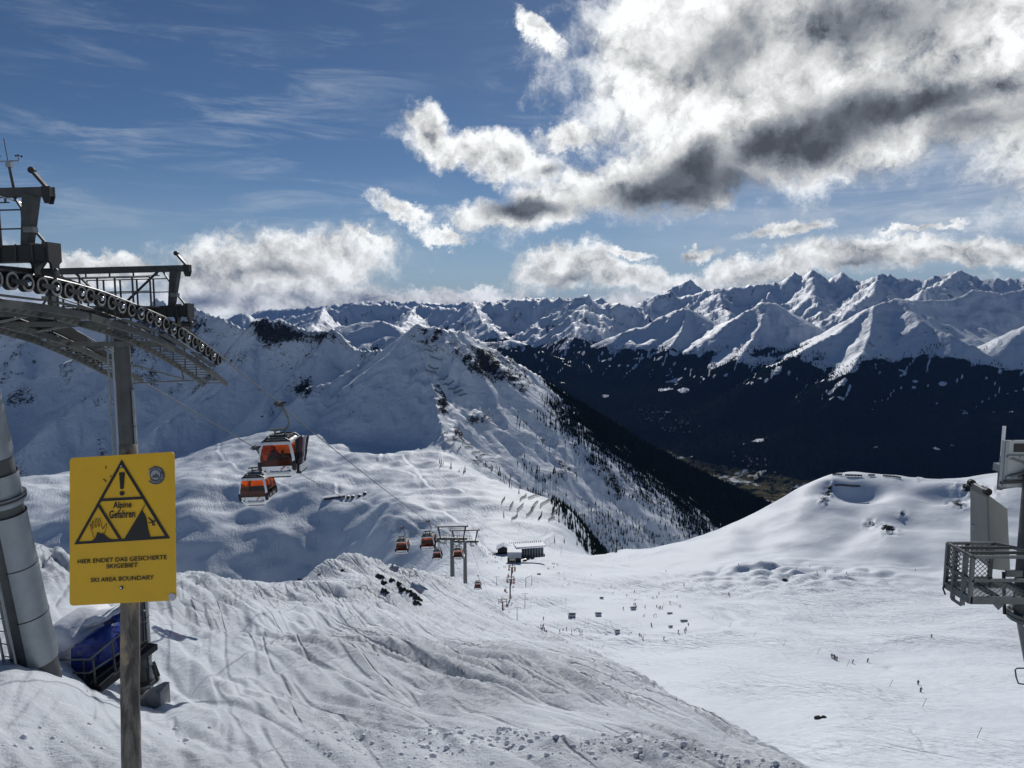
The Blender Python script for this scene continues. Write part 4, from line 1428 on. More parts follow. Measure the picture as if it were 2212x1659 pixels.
def rope_z(y):
    if y <= 29.9:
        return float(np.interp(y, ROPE_Y, ROPE_Z))
    # sagging span down to the next pair of towers
    t = (y - 29.9) / (T2Y - 29.9)
    return -2.17 + (-48.9 + 2.17) * t - 4.0 * t * (1 - t)


def rope_x(y, side):
    x0 = -12.2 if side > 0 else -17.25
    t = max(0.0, (y - 30) / 113.0)
    return x0 + 2.5 * t


WHEEL_R = 0.225


def wheel_meshes():
    body = MB().lathe([(0.05, -0.07), (0.17, -0.06), (0.185, -0.075), (0.222, -0.075), (0.222, -0.03), (0.190, -0.012), (0.190, 0.012), (0.222, 0.03), (0.222, 0.06), (0.15, 0.06), (0.14, 0.03), (0.05, 0.03)], (0, 0, 0), 'X', 26)
    ring = MB().lathe([(0.165, 0.058), (0.165, 0.074), (0.188, 0.080), (0.221, 0.076), (0.223, 0.055)], (0, 0, 0), 'X', 28)
    cap = MB().lathe([(0.085, 0.03), (0.085, 0.075), (0.06, 0.12), (0.03, 0.135), (0.0, 0.14)], (0, 0, 0), 'X', 12)
    boss = MB().lathe([(0.04, 0.03), (0.04, 0.07), (0.0, 0.072)], (0, 0, 0), 'X', 10)
    return (body.mesh('sheave_wheel', RUBBER, smooth=True), ring.mesh('rim', RIM, smooth=True), cap.mesh('hub_cap', CHROME, smooth=True), boss.mesh('hub', BSTEEL, smooth=True))


WHEELS = wheel_meshes()


def rope_dir(y):
    return Vector((0, 0.2, rope_z(y + 0.1) - rope_z(y - 0.1))).normalized()


def sheave_train(tower, side, y0, y1):
    """wheels, rockers and main beam of one rope on one tower"""
    body, ring, cap, boss = WHEELS
    ys, y = [], y0
    while y < y1 - 0.2:
        ys.append(y)
        y += 0.555
    face = 0.0 if side > 0 else math.pi
    for i, y in enumerate(ys):
        d = rope_dir(y)
        c = Vector((rope_x(y, side), y, rope_z(y) - 0.02)) - Vector((0, -d.z, d.y)) * WHEEL_R
        w = put('sheave_wheel', body, tower, c)
        for nm, me in (('rim', ring), ('hub_cap' if i % 2 else 'hub', cap if i % 2 else boss)):
            o = bpy.data.objects.new(nm, me)
            COL.objects.link(o)
            o.parent = w
    # rocker plates on pairs of wheels
    for i in range(0, len(ys) - 1, 2):
        a, b = ys[i], ys[i + 1]
        mb = MB()
        for off in (0.095, -0.095):
            pa = Vector((rope_x(a, side) + off, a - 0.05, rope_z(a) - 0.24))
            pb = Vector((rope_x(b, side) + off, b + 0.05, rope_z(b) - 0.24))
            dd = (pb - pa)
            ll = dd.length
            dd.normalize()
            up = Vector((0, -dd.z, dd.y))
            mb.prism([(-0.06, -0.03), (0.12, -0.07), (ll / 2, -0.09), (ll - 0.12, -0.07), (ll + 0.06, -0.03), (ll + 0.06, 0.04), (ll / 2, 0.065), (-0.06, 0.04)], pa, dd, up, (1, 0, 0), 0.018)
        mb.build('rocker_plate', BSTEEL, tower)


def catwalk(tower, xa, xb, y0, y1, drop, rail_x, rails=True):
    """grated walkway below the rope: stringers, slats, railing"""
    side = 1 if xa > -14.8 else -1

    def zz(y):
        return rope_z(y) - drop
    n = max(2, int((y1 - y0) / 0.8))
    for x in (xa, xb):
        mb = MB()
        for i in range(n):
            a, b = y0 + (y1 - y0) * i / n, y0 + (y1 - y0) * (i + 1) / n
            mb.bar((x, a, zz(a)), (x, b, zz(b)), 0.08, 0.20)
        mb.build('stringer', WALKST, tower)
    y = y0 + 0.15
    while y < y1:
        p, q = Vector((xa, y, zz(y) + 0.02)), Vector((xb, y, zz(y) + 0.02))
        MB().box((p + q) / 2, (abs(xa - xb) - 0.06, 0.10, 0.035)).build('slat', WALKST, tower)
        y += 0.34
    if rails:
        y = y0 + 0.1
        while y < y1:
            MB().bar((rail_x, y, zz(y)), (rail_x, y, zz(y) + 1.1), 0.045, 0.045, up=(0, 1, 0)).build('rail_post', DSTEEL, tower)
            y += 1.0
        for hgt in (1.1, 0.6):
            MB().path([(rail_x, a, zz(a) + hgt) for a in np.linspace(y0 + 0.1, y1 - 0.1, n + 1)], 0.024, 6).build('handrail', DSTEEL, tower)


def tower_head(tower, cx, y, z, tilt):
    """crossarm, hanger ends and gallows of one of the near towers; z is the crossarm top"""
    up = Vector((0, -math.sin(tilt), math.cos(tilt)))
    roll = Matrix.Rotation(math.radians(-1.6), 3, 'Y')
    xl, xr = -17.55, -11.95

    def P(x, dy, dz):
        return Vector((x, y + dy, z + dz)) + Vector((0, 0, (x - cx) * 0.025))
    m = MB().bar(P(xl, 0, -0.24), P(xr, 0, -0.24), 0.55, 0.42)
    arm = m.build('crossarm', BSTEEL, tower)
    for x in np.arange(xl + 0.25, xr, 0.42):
        MB().box(P(x, -0.29, -0.24), (0.025, 0.05, 0.46)).build('stiffener', DSTEEL, arm)
    for s, x in ((1, xr), (-1, xl)):
        # end plate with bolt hole, hanging to the rocker pivot
        mb = MB().prism([(-0.27, 0.03), (0.27, 0.03), (0.27, -0.44), (0.16, -0.52), (0.13, -0.82), (0.0, -0.90), (-0.13, -0.82), (-0.16, -0.52), (-0.27, -0.44)], P(x + 0.05 * s, 0, 0), (0, 1, 0), (0, 0, 1), (1, 0, 0), 0.07)
        mb.prism([(-0.27, 0.03), (0.27, 0.03), (0.27, -0.44), (0.16, -0.52), (0.13, -0.82), (0.0, -0.90), (-0.13, -0.82), (-0.16, -0.52), (-0.27, -0.44)], P(x - 0.42 * s, 0, 0), (0, 1, 0), (0, 0, 1), (1, 0, 0), 0.07)
        mb.build('hanger_plate', BSTEEL, arm)
        MB().lathe([(0.0, -0.3), (0.1, -0.3), (0.1, 0.06), (0.06, 0.09), (0, 0.09)], P(x + 0.04 * s, 0, -0.72), 'X', 14).build('pivot_pin', DSTEEL, arm)
        # small bolts along the top edge
        for k in range(4):
            MB().box(P(x - 0.06 * s, -0.22 + 0.14 * k, 0.0), (0.06, 0.05, 0.09)).build('bolt', DSTEEL, arm)
        # gallows strut leaning outwards
        a, b = P(x - 0.62 * s, 0, -0.06), P(x - 0.42 * s, 0, 1.25)
        mb = MB().bar(a, b, 0.16, 0.30, up=(0, 1, 0), w2=0.30, h2=0.30)
        st = mb.build('gallows_strut', DSTEEL, tower)
        MB().bar(P(x - 0.12 * s, 0, 0.0), P(x - 0.40 * s, 0, 0.36), 0.06, 0.06, up=(0, 1, 0)).build('brace', DSTEEL, tower)
        MB().box(P(x - 0.44 * s, -0.1, 0.36), (0.26, 0.2, 0.14)).build('junction_box', STEEL, tower)
        MB().bar(P(x - 0.62 * s, 0, 0.80), P(x - 0.92 * s, 0, 1.30), 0.05, 0.07, up=(0, 1, 0)).build('brace', DSTEEL, tower)
    # gallows beam and its fittings
    gb = MB().bar(P(xl + 0.1, 0, 1.32), P(xr + 0.12, 0, 1.32), 0.20, 0.23).build('gallows_beam', DSTEEL, tower)
    for s, x in ((1, xr + 0.12), (-1, xl + 0.1)):
        for dy in (-0.09, 0.09):
            MB().prism([(-0.11, 0.13), (0.11, 0.13), (0.11, -0.12), (0.05, -0.30), (-0.05, -0.30), (-0.11, -0.12)], P(x - 0.10 * s, dy, 1.32), (1, 0, 0), (0, 0, 1), (0, 1, 0), 0.04).build('lug', BSTEEL, gb)
        MB().bar(P(x - 0.12 * s, 0, 1.42), P(x - 0.46 * s, 0, 1.84), 0.07, 0.13, up=(0, 1, 0)).build('davit_arm', BSTEEL, gb)
        MB().lathe([(0.0, -0.05), (0.085, -0.05), (0.085, 0.05), (0.0, 0.05)], P(x - 0.48 * s, 0, 1.87), 'Y', 14).build('davit_sheave', BSTEEL, gb)
    # hanging rail below the beam
    MB().bar(P(xl + 0.9, 0, 1.08), P(xr - 1.0, 0, 1.08), 0.03, 0.03).build('hanging_rail', DSTEEL, gb)
    for x in np.linspace(xl + 1.0, xr - 1.1, 5):
        MB().bar(P(x, 0, 1.22), P(x, 0, 1.07), 0.05, 0.03, up=(0, 1, 0)).build('rail_hanger', DSTEEL, gb)
    # diagonal braces between gallows and arm
    MB().bar(P(cx + 0.2, -0.2, 0.0), P(cx + 1.5, -0.05, 1.22), 0.06, 0.09, up=(0, 1, 0)).build('brace', BSTEEL, tower)
    MB().bar(P(cx - 0.2, -0.2, 0.0), P(cx - 1.5, -0.05, 1.22), 0.06, 0.09, up=(0, 1, 0)).build('brace', BSTEEL, tower)
    # service platform railing along the crossarm
    for dy in (-0.75, 0.75):
        xs = np.linspace(cx - 1.6, cx + 1.55, 6)
        for x in xs:
            MB().bar(P(x, dy, -0.05), P(x, dy, 1.0), 0.05, 0.05, up=(0, 1, 0)).build('rail_post', DSTEEL, tower)
        for hgt in (1.0, 0.5):
            MB().tube(P(xs[0], dy, hgt), P(xs[-1], dy, hgt), 0.022, 6).build('handrail', DSTEEL, tower)
    MB().box(P(cx, 0.0, -0.02), (3.3, 1.6, 0.05)).build('platform_deck', WALKST, tower)


def main_beam(tower, side, yc, zc, half):
    """long dark rocker beam that carries the wheels, tapered to both ends"""
    x = rope_x(yc, side) - 0.22 * side
    pa, pb = Vector((x, yc - half, rope_z(yc - half) + 0.02)), Vector((x, yc + half, rope_z(yc + half) + 0.02))
    pc_ = Vector((x, yc, zc))
    mb = MB()
    out = [(pa.y, pa.z - 0.10), (yc, rope_z(yc) - 0.12), (pb.y, pb.z - 0.10), (pb.y, pb.z + 0.06), (yc + 0.35, zc + 0.16), (yc - 0.35, zc + 0.16), (pa.y, pa.z + 0.06)]
    for off in (0.0, -0.16 * side):
        mb.prism([(a - yc, b - zc) for a, b in out], (x + off, yc, zc), (0, 1, 0), (0, 0, 1), (1, 0, 0), 0.03)
    mb.build('rocker_beam', BSTEEL, tower)
    # two shorter beams below
    for s in (-1, 1):
        ym = yc + s * half * 0.52
        mb = MB().prism([(-1.25, -0.30 - 1.25 * rope_dir(ym).z / rope_dir(ym).y), (0, -0.34), (1.25, -0.30 + 1.25 * rope_dir(ym).z / rope_dir(ym).y), (1.25, -0.2 + 1.25 * rope_dir(ym).z / rope_dir(ym).y), (0, -0.02), (-1.25, -0.2 - 1.25 * rope_dir(ym).z / rope_dir(ym).y)],
                        (x + 0.02 * side, ym, rope_z(ym)), (0, 1, 0), (0, 0, 1), (1, 0, 0), 0.03)
        mb.build('rocker_beam', BSTEEL, tower)


def column(tower, base, top, r0, r1, ladder_az, clad=True, ladder_r=0.17, cl=(-110, 70), ctop=0.4):
    base, top = Vector(base), Vector(top)
    ax = (top - base).normalized()
    col = MB().tube(base - ax * 1.2, top, r0, 28, r1).build('column', COLST, tower, smooth=True)
    L = (top - base).length
    if clad:
        # sheet-metal jackets on the side away from the ladder, with dark gaps between
        a = ax.cross(Vector((0, 0, 1)))
        a = Vector((1, 0, 0)) - ax * ax.x
        a.normalize()
        b = ax.cross(a)
        z = -0.3
        k = 0
        while z < L - ctop - 0.4:
            h = (1.55, 1.6, 1.62, 0.95, 2.0, 2.05)[k % 6]
            gap = (0.03, 0.03, 0.28, 0.5, 0.03, 0.03)[k % 6]
            z1 = min(z + h, L - ctop)
            vs, fs = [], []
            nseg = 18
            for q in range(2):
                zz = (z, z1)[q]
                rr = (r0 + (r1 - r0) * zz / L) + 0.035
                for i in range(nseg + 1):
                    t = math.radians(cl[0] + (cl[1] - cl[0]) * i / nseg)
                    vs.append(base + ax * zz + a * (rr * math.cos(t)) - b * (rr * math.sin(t)))
            for i in range(nseg):
                fs.append((i, i + 1, nseg + 2 + i, nseg + 1 + i))
            MB()._add(vs, fs).build('cladding_sheet', CLAD, tower, smooth=True)
            rr = (r0 + (r1 - r0) * z1 / L) + 0.04
            MB().path([base + ax * (z1 + 0.012) + a * (rr * math.cos(t)) - b * (rr * math.sin(t)) for t in np.linspace(math.radians(cl[0] - 4), math.radians(cl[1] + 4), 18)], 0.013, 5).build('cladding_band', BSTEEL, tower)
            z = z1 + gap
            k += 1
    # ladder with rungs
    d = Vector((math.sin(ladder_az), -math.cos(ladder_az), 0))
    d = (d - ax * d.dot(ax)).normalized()
    s = ax.cross(d)
    for q in (-1, 1):
        MB().bar(base + d * (r0 + ladder_r) + s * (0.2 * q), top + d * (r1 + ladder_r) + s * (0.2 * q) - ax * 0.2, 0.045, 0.06, up=d).build('ladder_stile', CLAD, tower)
    z = 0.3
    while z < L - 0.3:
        c = base + ax * z + d * (r0 + (r1 - r0) * z / L + ladder_r)
        MB().tube(c - s * 0.2, c + s * 0.2, 0.017, 6).build('rung', CLAD, tower)
        z += 0.42
    return col


def build_near_towers():
    # ---- tower beside the left edge of the picture
    ya, za = 18.7, 1.52
    gA = U(56, 1440, 20.0)
    baseA = Vector((-14.6, 20.6, gA[2] - 0.3))
    tA = thing('lift_tower', 'thick leaning grey lift tower at left edge, nearest, cut by the frame', 'lift tower', baseA, 'gondola lift towers')
    topA = Vector((-14.7, ya + 0.1, za - 0.5))
    column(tA, baseA, topA, 0.60, 0.44, math.radians(-12))
    tower_head(tA, -14.7, ya, za, math.radians(9))
    # collar flange and small rest platform on the column
    ax = (topA - baseA).normalized()
    c = baseA + ax * 5.05
    MB().tube(c, c + ax * 0.06, 0.66, 28).build('flange', STEEL, tA, smooth=True)
    MB().tube(c - ax * 0.10, c - ax * 0.05, 0.65, 28).build('flange', STEEL, tA, smooth=True)
    o = baseA + ax * 6.0 + Vector((0.15, -0.95, 0))
    MB().box(o, (0.8, 0.6, 0.05)).build('rest_platform', STEEL, tA)
    for dx in (-0.38, 0.38):
        for dy in (-0.28, 0.28):
            MB().bar(o + Vector((dx, dy, 0)), o + Vector((dx, dy, 0.95)), 0.045, 0.045, up=(0, 1, 0)).build('rail_post', STEEL, tA)
        MB().bar(o + Vector((dx, -0.28, 0)), o + Vector((dx, 0.4, -0.7)), 0.05, 0.05).build('brace', STEEL, tA)
        for h in (0.5, 0.95):
            MB().tube(o + Vector((dx, -0.28, h)), o + Vector((dx, 0.28, h)), 0.02, 6).build('handrail', STEEL, tA)
    for h in (0.5, 0.95):
        MB().tube(o + Vector((-0.38, -0.28, h)), o + Vector((0.38, -0.28, h)), 0.02, 6).build('handrail', STEEL, tA)
    # ---- second tower
    yb, zb = 26.4, -0.02
    gB = U(312, 1500, 27.3)
    baseB = Vector((-14.45, 26.3, gB[2]))
    tB = thing('lift_tower', 'slim grey lift tower with ladder standing behind the yellow sign', 'lift tower', baseB, 'gondola lift towers')
    topB = Vector((-14.5, yb, zb - 0.5))
    column(tB, baseB, topB, 0.36, 0.26, math.radians(-38), ladder_r=0.16, cl=(-110, 18), ctop=2.6)
    MB().tube(baseB + Vector((0, 0, 0.25)), baseB + Vector((0, 0, 0.33)), 0.62, 24).build('flange', STEEL, tB, smooth=True)
    for k in range(10):
        a = k * math.pi / 5
        MB().bar(baseB + Vector((0.44 * math.cos(a), 0.44 * math.sin(a), 0.95)), baseB + Vector((0.60 * math.cos(a), 0.60 * math.sin(a), 0.3)), 0.03, 0.10, up=(math.cos(a), math.sin(a), 0)).build('base_rib', DSTEEL, tB)
    tower_head(tB, -14.5, yb, zb, math.radians(12))
    for side in (1, -1):
        sheave_train(tA, side, 13.0, 20.55)
        sheave_train(tB, side, 20.62, 30.1)
        main_beam(tA, side, ya, za - 0.72, 3.4)
        main_beam(tB, side, yb, zb - 0.72, 3.6)
    catwalk(tA, -12.5, -13.5, 13.5, 21.0, 0.78, -13.5, False)
    catwalk(tB, -12.5, -13.5, 21.15, 30.9, 0.78, -13.5, True)
    catwalk(tA, -16.0, -16.95, 15.0, 21.0, 0.78, -16.95, True)
    catwalk(tB, -16.0, -16.95, 21.15, 30.6, 0.78, -16.95, True)
    # grey trough covers under the wheels
    for side, tw, y0, y1 in ((1, tB, 22.6, 24.6), (1, tB, 25.0, 26.9), (1, tB, 27.4, 29.2), (1, tA, 17.0, 18.8), (1, tA, 19.3, 20.9), (-1, tB, 22.0, 24.0), (-1, tB, 24.6, 26.6), (-1, tB, 27.2, 29.2)):
        x = rope_x(y0, side)
        MB().bar((x - 0.12 * side, y0, rope_z(y0) - 0.60), (x - 0.12 * side, y1, rope_z(y1) - 0.60), 0.2, 0.04).build('trough_cover', WALKST, tw)
    # braces of the lower catwalk end
    z2 = rope_z(30.4) - 0.75
    MB().tube((-14.3, 26.4, z2 + 0.25), (-12.7, 30.4, z2), 0.035, 6).build('brace', STEEL, tB)
    MB().tube((-14.3, 26.4, z2 + 1.0), (-13.2, 28.4, z2 + 0.2), 0.035, 6).build('brace', STEEL, tB)
    MB().tube((-13.2, 28.4, z2 + 0.2), (-13.4, 28.6, rope_z(28.6) - 0.7), 0.035, 6).build('brace', STEEL, tB)
    # transverse girders joining both catwalks
    for tw, y in ((tA, 17.6), (tA, 20.4), (tB, 22.3), (tB, 25.6)):
        MB().bar((-12.5, y, rope_z(y) - 0.80), (-16.95, y, rope_z(y) - 0.80), 0.10, 0.16).build('transverse_girder', WALKST, tw)
        MB().bar((-13.6, y, rope_z(y) - 0.8), (-15.9, y + 1.4, rope_z(y) - 1.1), 0.06, 0.06).build('brace', STEEL, tw)
    # concrete footing beside the second tower
    g = U(333, 1508, 26.2)
    t = MB().prism([(-0.45, -0.9), (0.42, -0.9), (0.42, 0.32), (0.25, 0.34), (-0.45, -0.02)], (g[0], g[1], g[2] + 0.12), (1, 0, 0), (0, 0, 1), (0, 1, 0), 0.7).build('concrete_block', CONC, base=(g[0], g[1], g[2]))
    tag(t, 'small sloping concrete block in snow at foot of tower', 'concrete block')
    # weather mast on the gallows
    pm = Vector((-12.8, ya, za + 1.4))
    w = thing('weather_mast', 'thin weather mast with wind cups standing on the tower gallows', 'weather station', pm)
    MB().tube(pm, pm + Vector((-0.10, 0, 0.74)), 0.035, 8).build('mast', DSTEEL, w)
    MB().tube(pm + Vector((-0.10, 0, 0.7)), pm + Vector((-0.17, 0, 1.32)), 0.012, 6).build('lightning_rod', DSTEEL, w)
    b = pm + Vector((-0.11, 0, 0.74))
    MB().tube(b + Vector((-0.30, 0, 0.0)), b + Vector((0.30, 0, 0.03)), 0.016, 6).build('crossbar', CLAD, w)
    MB().box(b + Vector((0.03, 0, -0.06)), (0.13, 0.1, 0.15)).build('sensor_box', CLAD, w)
    for s in (-1, 1):
        q = b + Vector((0.28 * s, 0, 0.01))
        MB().tube(q, q + Vector((0, 0, 0.13)), 0.018, 6).build('sensor_stem', CLAD, w)
        for k in range(3):
            a = k * 2.1 + s
            e = q + Vector((0.07 * math.cos(a), 0.07 * math.sin(a), 0.14))
            MB().tube(q + Vector((0, 0, 0.14)), e, 0.006, 5).build('cup_arm', DSTEEL, w)
            MB().blob(e, 0.028, k, 0.0, 1).build('wind_cup', BSTEEL, w)
    # guy cable of the gallows, up to the left
    e = U(52, 440, 18.7)
    f = U(-160, 372, 15.0)
    c = MB().tube(e, f, 0.016, 6).build('guy_cable', mat('bright_cable', (0.75, 0.76, 0.78), 0.35, 0.4), base=e)
    tag(c, 'bright thin cable running from tower gallows to upper left', 'cable')


build_near_towers()


def service_platform():
    """stair landing under blue tarpaulins at the foot of the second tower"""
    o = Vector(U(205, 1440, 25.5))
    t = thing('service_platform', 'railed service platform half buried in snow beside the slim tower', 'platform', o)

    def pp(px, py, d):
        return Vector(U(px, py, d))
    A, B, Cc, D = pp(110, 1432, 25), pp(195, 1478, 24), pp(318, 1385, 26.5), pp(262, 1330, 29)
    # sloping stair deck and landing
    MB().bar(B + Vector((0, 0, -0.1)), Cc + Vector((0, 0, -0.15)), 0.9, 0.22).build('stair_deck', BSTEEL, t)
    MB().bar(B, Cc, 0.06, 0.16).build('stringer', DSTEEL, t)
    MB().bar(A + Vector((0, 0.2, -0.2)), B + Vector((0, 0, -0.1)), 0.8, 0.2).build('landing', BSTEEL, t)
    # railings
    posts = []
    rail = [pp(112, 1425, 25), pp(182, 1424, 24.2), pp(198, 1424, 24)]
    for p, q, hgt in ((pp(183, 1475, 24.2), pp(180, 1424, 24.2), 0), (pp(207, 1478, 24), pp(200, 1420, 24), 0), (pp(250, 1450, 24.6), pp(241, 1383, 24.6), 0), (pp(311, 1400, 26.5), pp(309, 1322, 26.5), 0)):
        MB().bar(p, q, 0.05, 0.05, up=(0, 1, 0)).build('rail_post', DSTEEL, t)
    for a, b in ((pp(110, 1425, 25), pp(193, 1424, 24.1)), (pp(193, 1424, 24.1), pp(262, 1368, 24.8)), (pp(150, 1453, 24.4), pp(193, 1453, 24.1)), (pp(193, 1453, 24.1), pp(258, 1410, 24.8)),
                 (pp(138, 1342, 27.5), pp(162, 1325, 28)), (pp(162, 1325, 28), pp(258, 1322, 28.5)), (pp(290, 1344, 26.5), pp(318, 1344, 26.5)), (pp(285, 1372, 26.5), pp(312, 1318, 26.6)), (pp(260, 1322, 28.5), pp(314, 1319, 26.8))):
        MB().tube(a, b, 0.034, 6).build('handrail', STEEL, t)
    for px, py in ((152, 1328), (165, 1326), (210, 1324)):
        MB().bar(pp(px, py + 26, 28.2), pp(px, py, 28.2), 0.04, 0.04, up=(0, 1, 0)).build('rail_post', DSTEEL, t)

    def cover(name, pix_, d, thick, matl, seed, parent=None, bulge=0.10):
        """a draped, wrinkled cover: outline at d metres, bulging towards the viewer"""
        pts = [Vector(U(x, y, d)) for x, y in pix_]
        c = sum(pts, Vector()) / len(pts)
        bm = bmesh.new()
        rs = random.Random(seed)
        back = Vector((0.35, thick, 0.05))
        rings = [(1.0, 0.0), (0.97, -0.35), (0.72, -0.8), (0.38, -1.0)]
        vs = []
        for k, off in rings:
            vs.append([bm.verts.new(c + (p - c) * k + Vector((rs.uniform(-.05, .05), off * bulge + rs.uniform(-.05, .05), rs.uniform(-.05, .05)))) for p in pts])
        vb = [bm.verts.new(p + back) for p in pts]
        n = len(pts)
        tip = bm.verts.new(c + Vector((0, -bulge, 0)))
        for r in range(len(rings) - 1):
            for i in range(n):
                bm.faces.new((vs[r][i], vs[r][(i + 1) % n], vs[r + 1][(i + 1) % n], vs[r + 1][i]))
        for i in range(n):
            bm.faces.new((vs[-1][i], vs[-1][(i + 1) % n], tip))
            bm.faces.new((vb[i], vb[(i + 1) % n], vs[0][(i + 1) % n], vs[0][i]))
        bm.faces.new(list(reversed(vb)))
        bmesh.ops.recalc_face_normals(bm, faces=bm.faces)
        bmesh.ops.triangulate(bm, faces=bm.faces)
        bmesh.ops.subdivide_edges(bm, edges=bm.edges, cuts=1, use_grid_fill=True, smooth=0.4, fractal=0.35 if matl is BLUE else 0.25, seed=seed)
        mb = MB()
        bm.verts.index_update()
        mb._add([v.co.copy() for v in bm.verts], [tuple(v.index for v in f.verts) for f in bm.faces])
        bm.free()
        return mb.build(name, matl, parent, smooth='all', base=None if parent else c)
    a = cover('tarpaulin', [(157, 1440), (158, 1400), (168, 1388), (205, 1370), (208, 1395), (215, 1425), (200, 1455), (160, 1460)], 24.8, 0.9, BLUE, 1)
    tag(a, 'blue tarpaulin wrapped over equipment at lower end of railed platform', 'tarpaulin', 'blue tarpaulins on the service platform')
    a = cover('tarpaulin', [(172, 1362), (190, 1345), (230, 1334), (254, 1329), (254, 1366), (228, 1374), (195, 1378)], 26.3, 0.9, BLUE, 2)
    tag(a, 'blue tarpaulin with snow cap at upper end of railed platform', 'tarpaulin', 'blue tarpaulins on the service platform')
    a = cover('tarpaulin', [(206, 1420), (222, 1398), (252, 1376), (256, 1410), (234, 1425), (215, 1440)], 25.4, 0.6, BLUE, 5)
    tag(a, 'dark blue tarpaulin fold behind the sloping handrail', 'tarpaulin', 'blue tarpaulins on the service platform')
    s = cover('snow_heap', [(108, 1440), (100, 1400), (104, 1362), (130, 1344), (158, 1348), (176, 1368), (196, 1378), (160, 1392), (157, 1415), (150, 1435), (130, 1430)], 25.6, 1.6, SNOWB, 3, bulge=0.6)
    tag(s, 'rounded heap of snow between leaning tower and blue tarpaulin', 'snow heap')
    s = cover('snow_drift', [(164, 1362), (168, 1345), (185, 1336), (232, 1333), (222, 1342), (190, 1353), (176, 1366)], 26.0, 0.9, SNOWB, 4, bulge=0.2)
    tag(s, 'white cushion of snow lying on the upper blue tarpaulin', 'snow drift')


service_platform()

# ------------------------------------------------------------------ people
def person_meshes():
    """three standing/skiing bodies and one seated body, each one continuous skin"""
    skin = mat('skin', (0.45, 0.27, 0.19), 0.6)
    out = {}
    cols = [((0.02, 0.02, 0.025), (0.012, 0.012, 0.014)), ((0.03, 0.05, 0.16), (0.015, 0.015, 0.018)), ((0.30, 0.025, 0.02), (0.015, 0.015, 0.018)), ((0.06, 0.06, 0.065), (0.02, 0.022, 0.03))]

    def skel(pose):
        if pose == 'ski':
            hip, kn, an = (0, 0.02, 0.88), 0.14, 0.02
            V = [(0, 0.0, 0.88), (0, -0.10, 1.15), (0, -0.20, 1.42), (0, -0.26, 1.53), (0, -0.30, 1.66), (0, -0.30, 1.76),
                 (-0.11, 0.0, 0.85), (-0.13, -0.16, 0.48), (-0.13, 0.02, 0.10), (-0.13, -0.14, 0.05),
                 (0.11, 0.0, 0.85), (0.13, -0.16, 0.48), (0.13, 0.02, 0.10), (0.13, -0.14, 0.05),
                 (-0.19, -0.19, 1.40), (-0.29, -0.22, 1.14), (-0.28, -0.46, 1.05), (0.19, -0.19, 1.40), (0.29, -0.22, 1.14), (0.28, -0.46, 1.05)]
        elif pose == 'stand':
            V = [(0, 0.0, 0.92), (0, 0.0, 1.18), (0, 0.0, 1.44), (0, 0.0, 1.54), (0, -0.02, 1.66), (0, -0.01, 1.78),
                 (-0.11, 0.0, 0.88), (-0.13, -0.03, 0.48), (-0.14, 0.0, 0.09), (-0.15, -0.15, 0.05),
                 (0.11, 0.0, 0.88), (0.13, -0.03, 0.48), (0.14, 0.0, 0.09), (0.15, -0.15, 0.05),
                 (-0.20, 0.0, 1.42), (-0.29, 0.03, 1.14), (-0.30, -0.10, 0.90), (0.20, 0.0, 1.42), (0.29, 0.03, 1.14), (0.30, -0.10, 0.90)]
        else:
            V = [(0, 0.0, 0.14), (0, 0.02, 0.40), (0, 0.0, 0.66), (0, -0.01, 0.76), (0, -0.04, 0.88), (0, -0.03, 1.00),
                 (-0.11, -0.05, 0.13), (-0.14, -0.46, 0.14), (-0.14, -0.46, -0.30), (-0.14, -0.58, -0.34),
                 (0.11, -0.05, 0.13), (0.14, -0.46, 0.14), (0.14, -0.46, -0.30), (0.14, -0.58, -0.34),
                 (-0.20, 0.0, 0.62), (-0.27, -0.06, 0.36), (-0.16, -0.28, 0.26), (0.20, 0.0, 0.62), (0.27, -0.06, 0.36), (0.16, -0.28, 0.26)]
        E = [(0, 1), (1, 2), (2, 3), (3, 4), (4, 5), (0, 6), (6, 7), (7, 8), (8, 9), (0, 10), (10, 11), (11, 12), (12, 13), (2, 14), (14, 15), (15, 16), (2, 17), (17, 18), (18, 19)]
        R = [(.16, .12), (.16, .12), (.17, .12), .07, .11, .085, .10, .08, .07, .05, .10, .08, .07, .05, .08, .06, .05, .08, .06, .05]
        return V, E, R
    for pose, hz, mz in (('ski', 1.54, 0.86), ('stand', 1.56, 0.90), ('seat', 0.78, 0.22)):
        for ci, (jk, tr) in enumerate(cols):
            if pose == 'seat' and ci > 2:
                continue
            V, E, R = skel(pose)
            helm = mat('helmet', (0.02, 0.02, 0.022), 0.4)
            zm = (lambda p, hz=hz, mz=mz: 2 if (p.z > hz and p.z < hz + 0.13 and p.y < -0.02) else (3 if p.z > hz else (0 if p.z > mz else 1)))
            me = skin_mesh('person', V, E, R, [mat('jacket_%d' % ci, jk, 0.7, 0, 0.2), mat('trousers_%d' % ci, tr, 0.8, 0, 0.2), skin, helm], 0, 1 if pose == 'seat' else 0, zm)
            out[(pose, ci)] = me
    return out


PEOPLE = person_meshes()


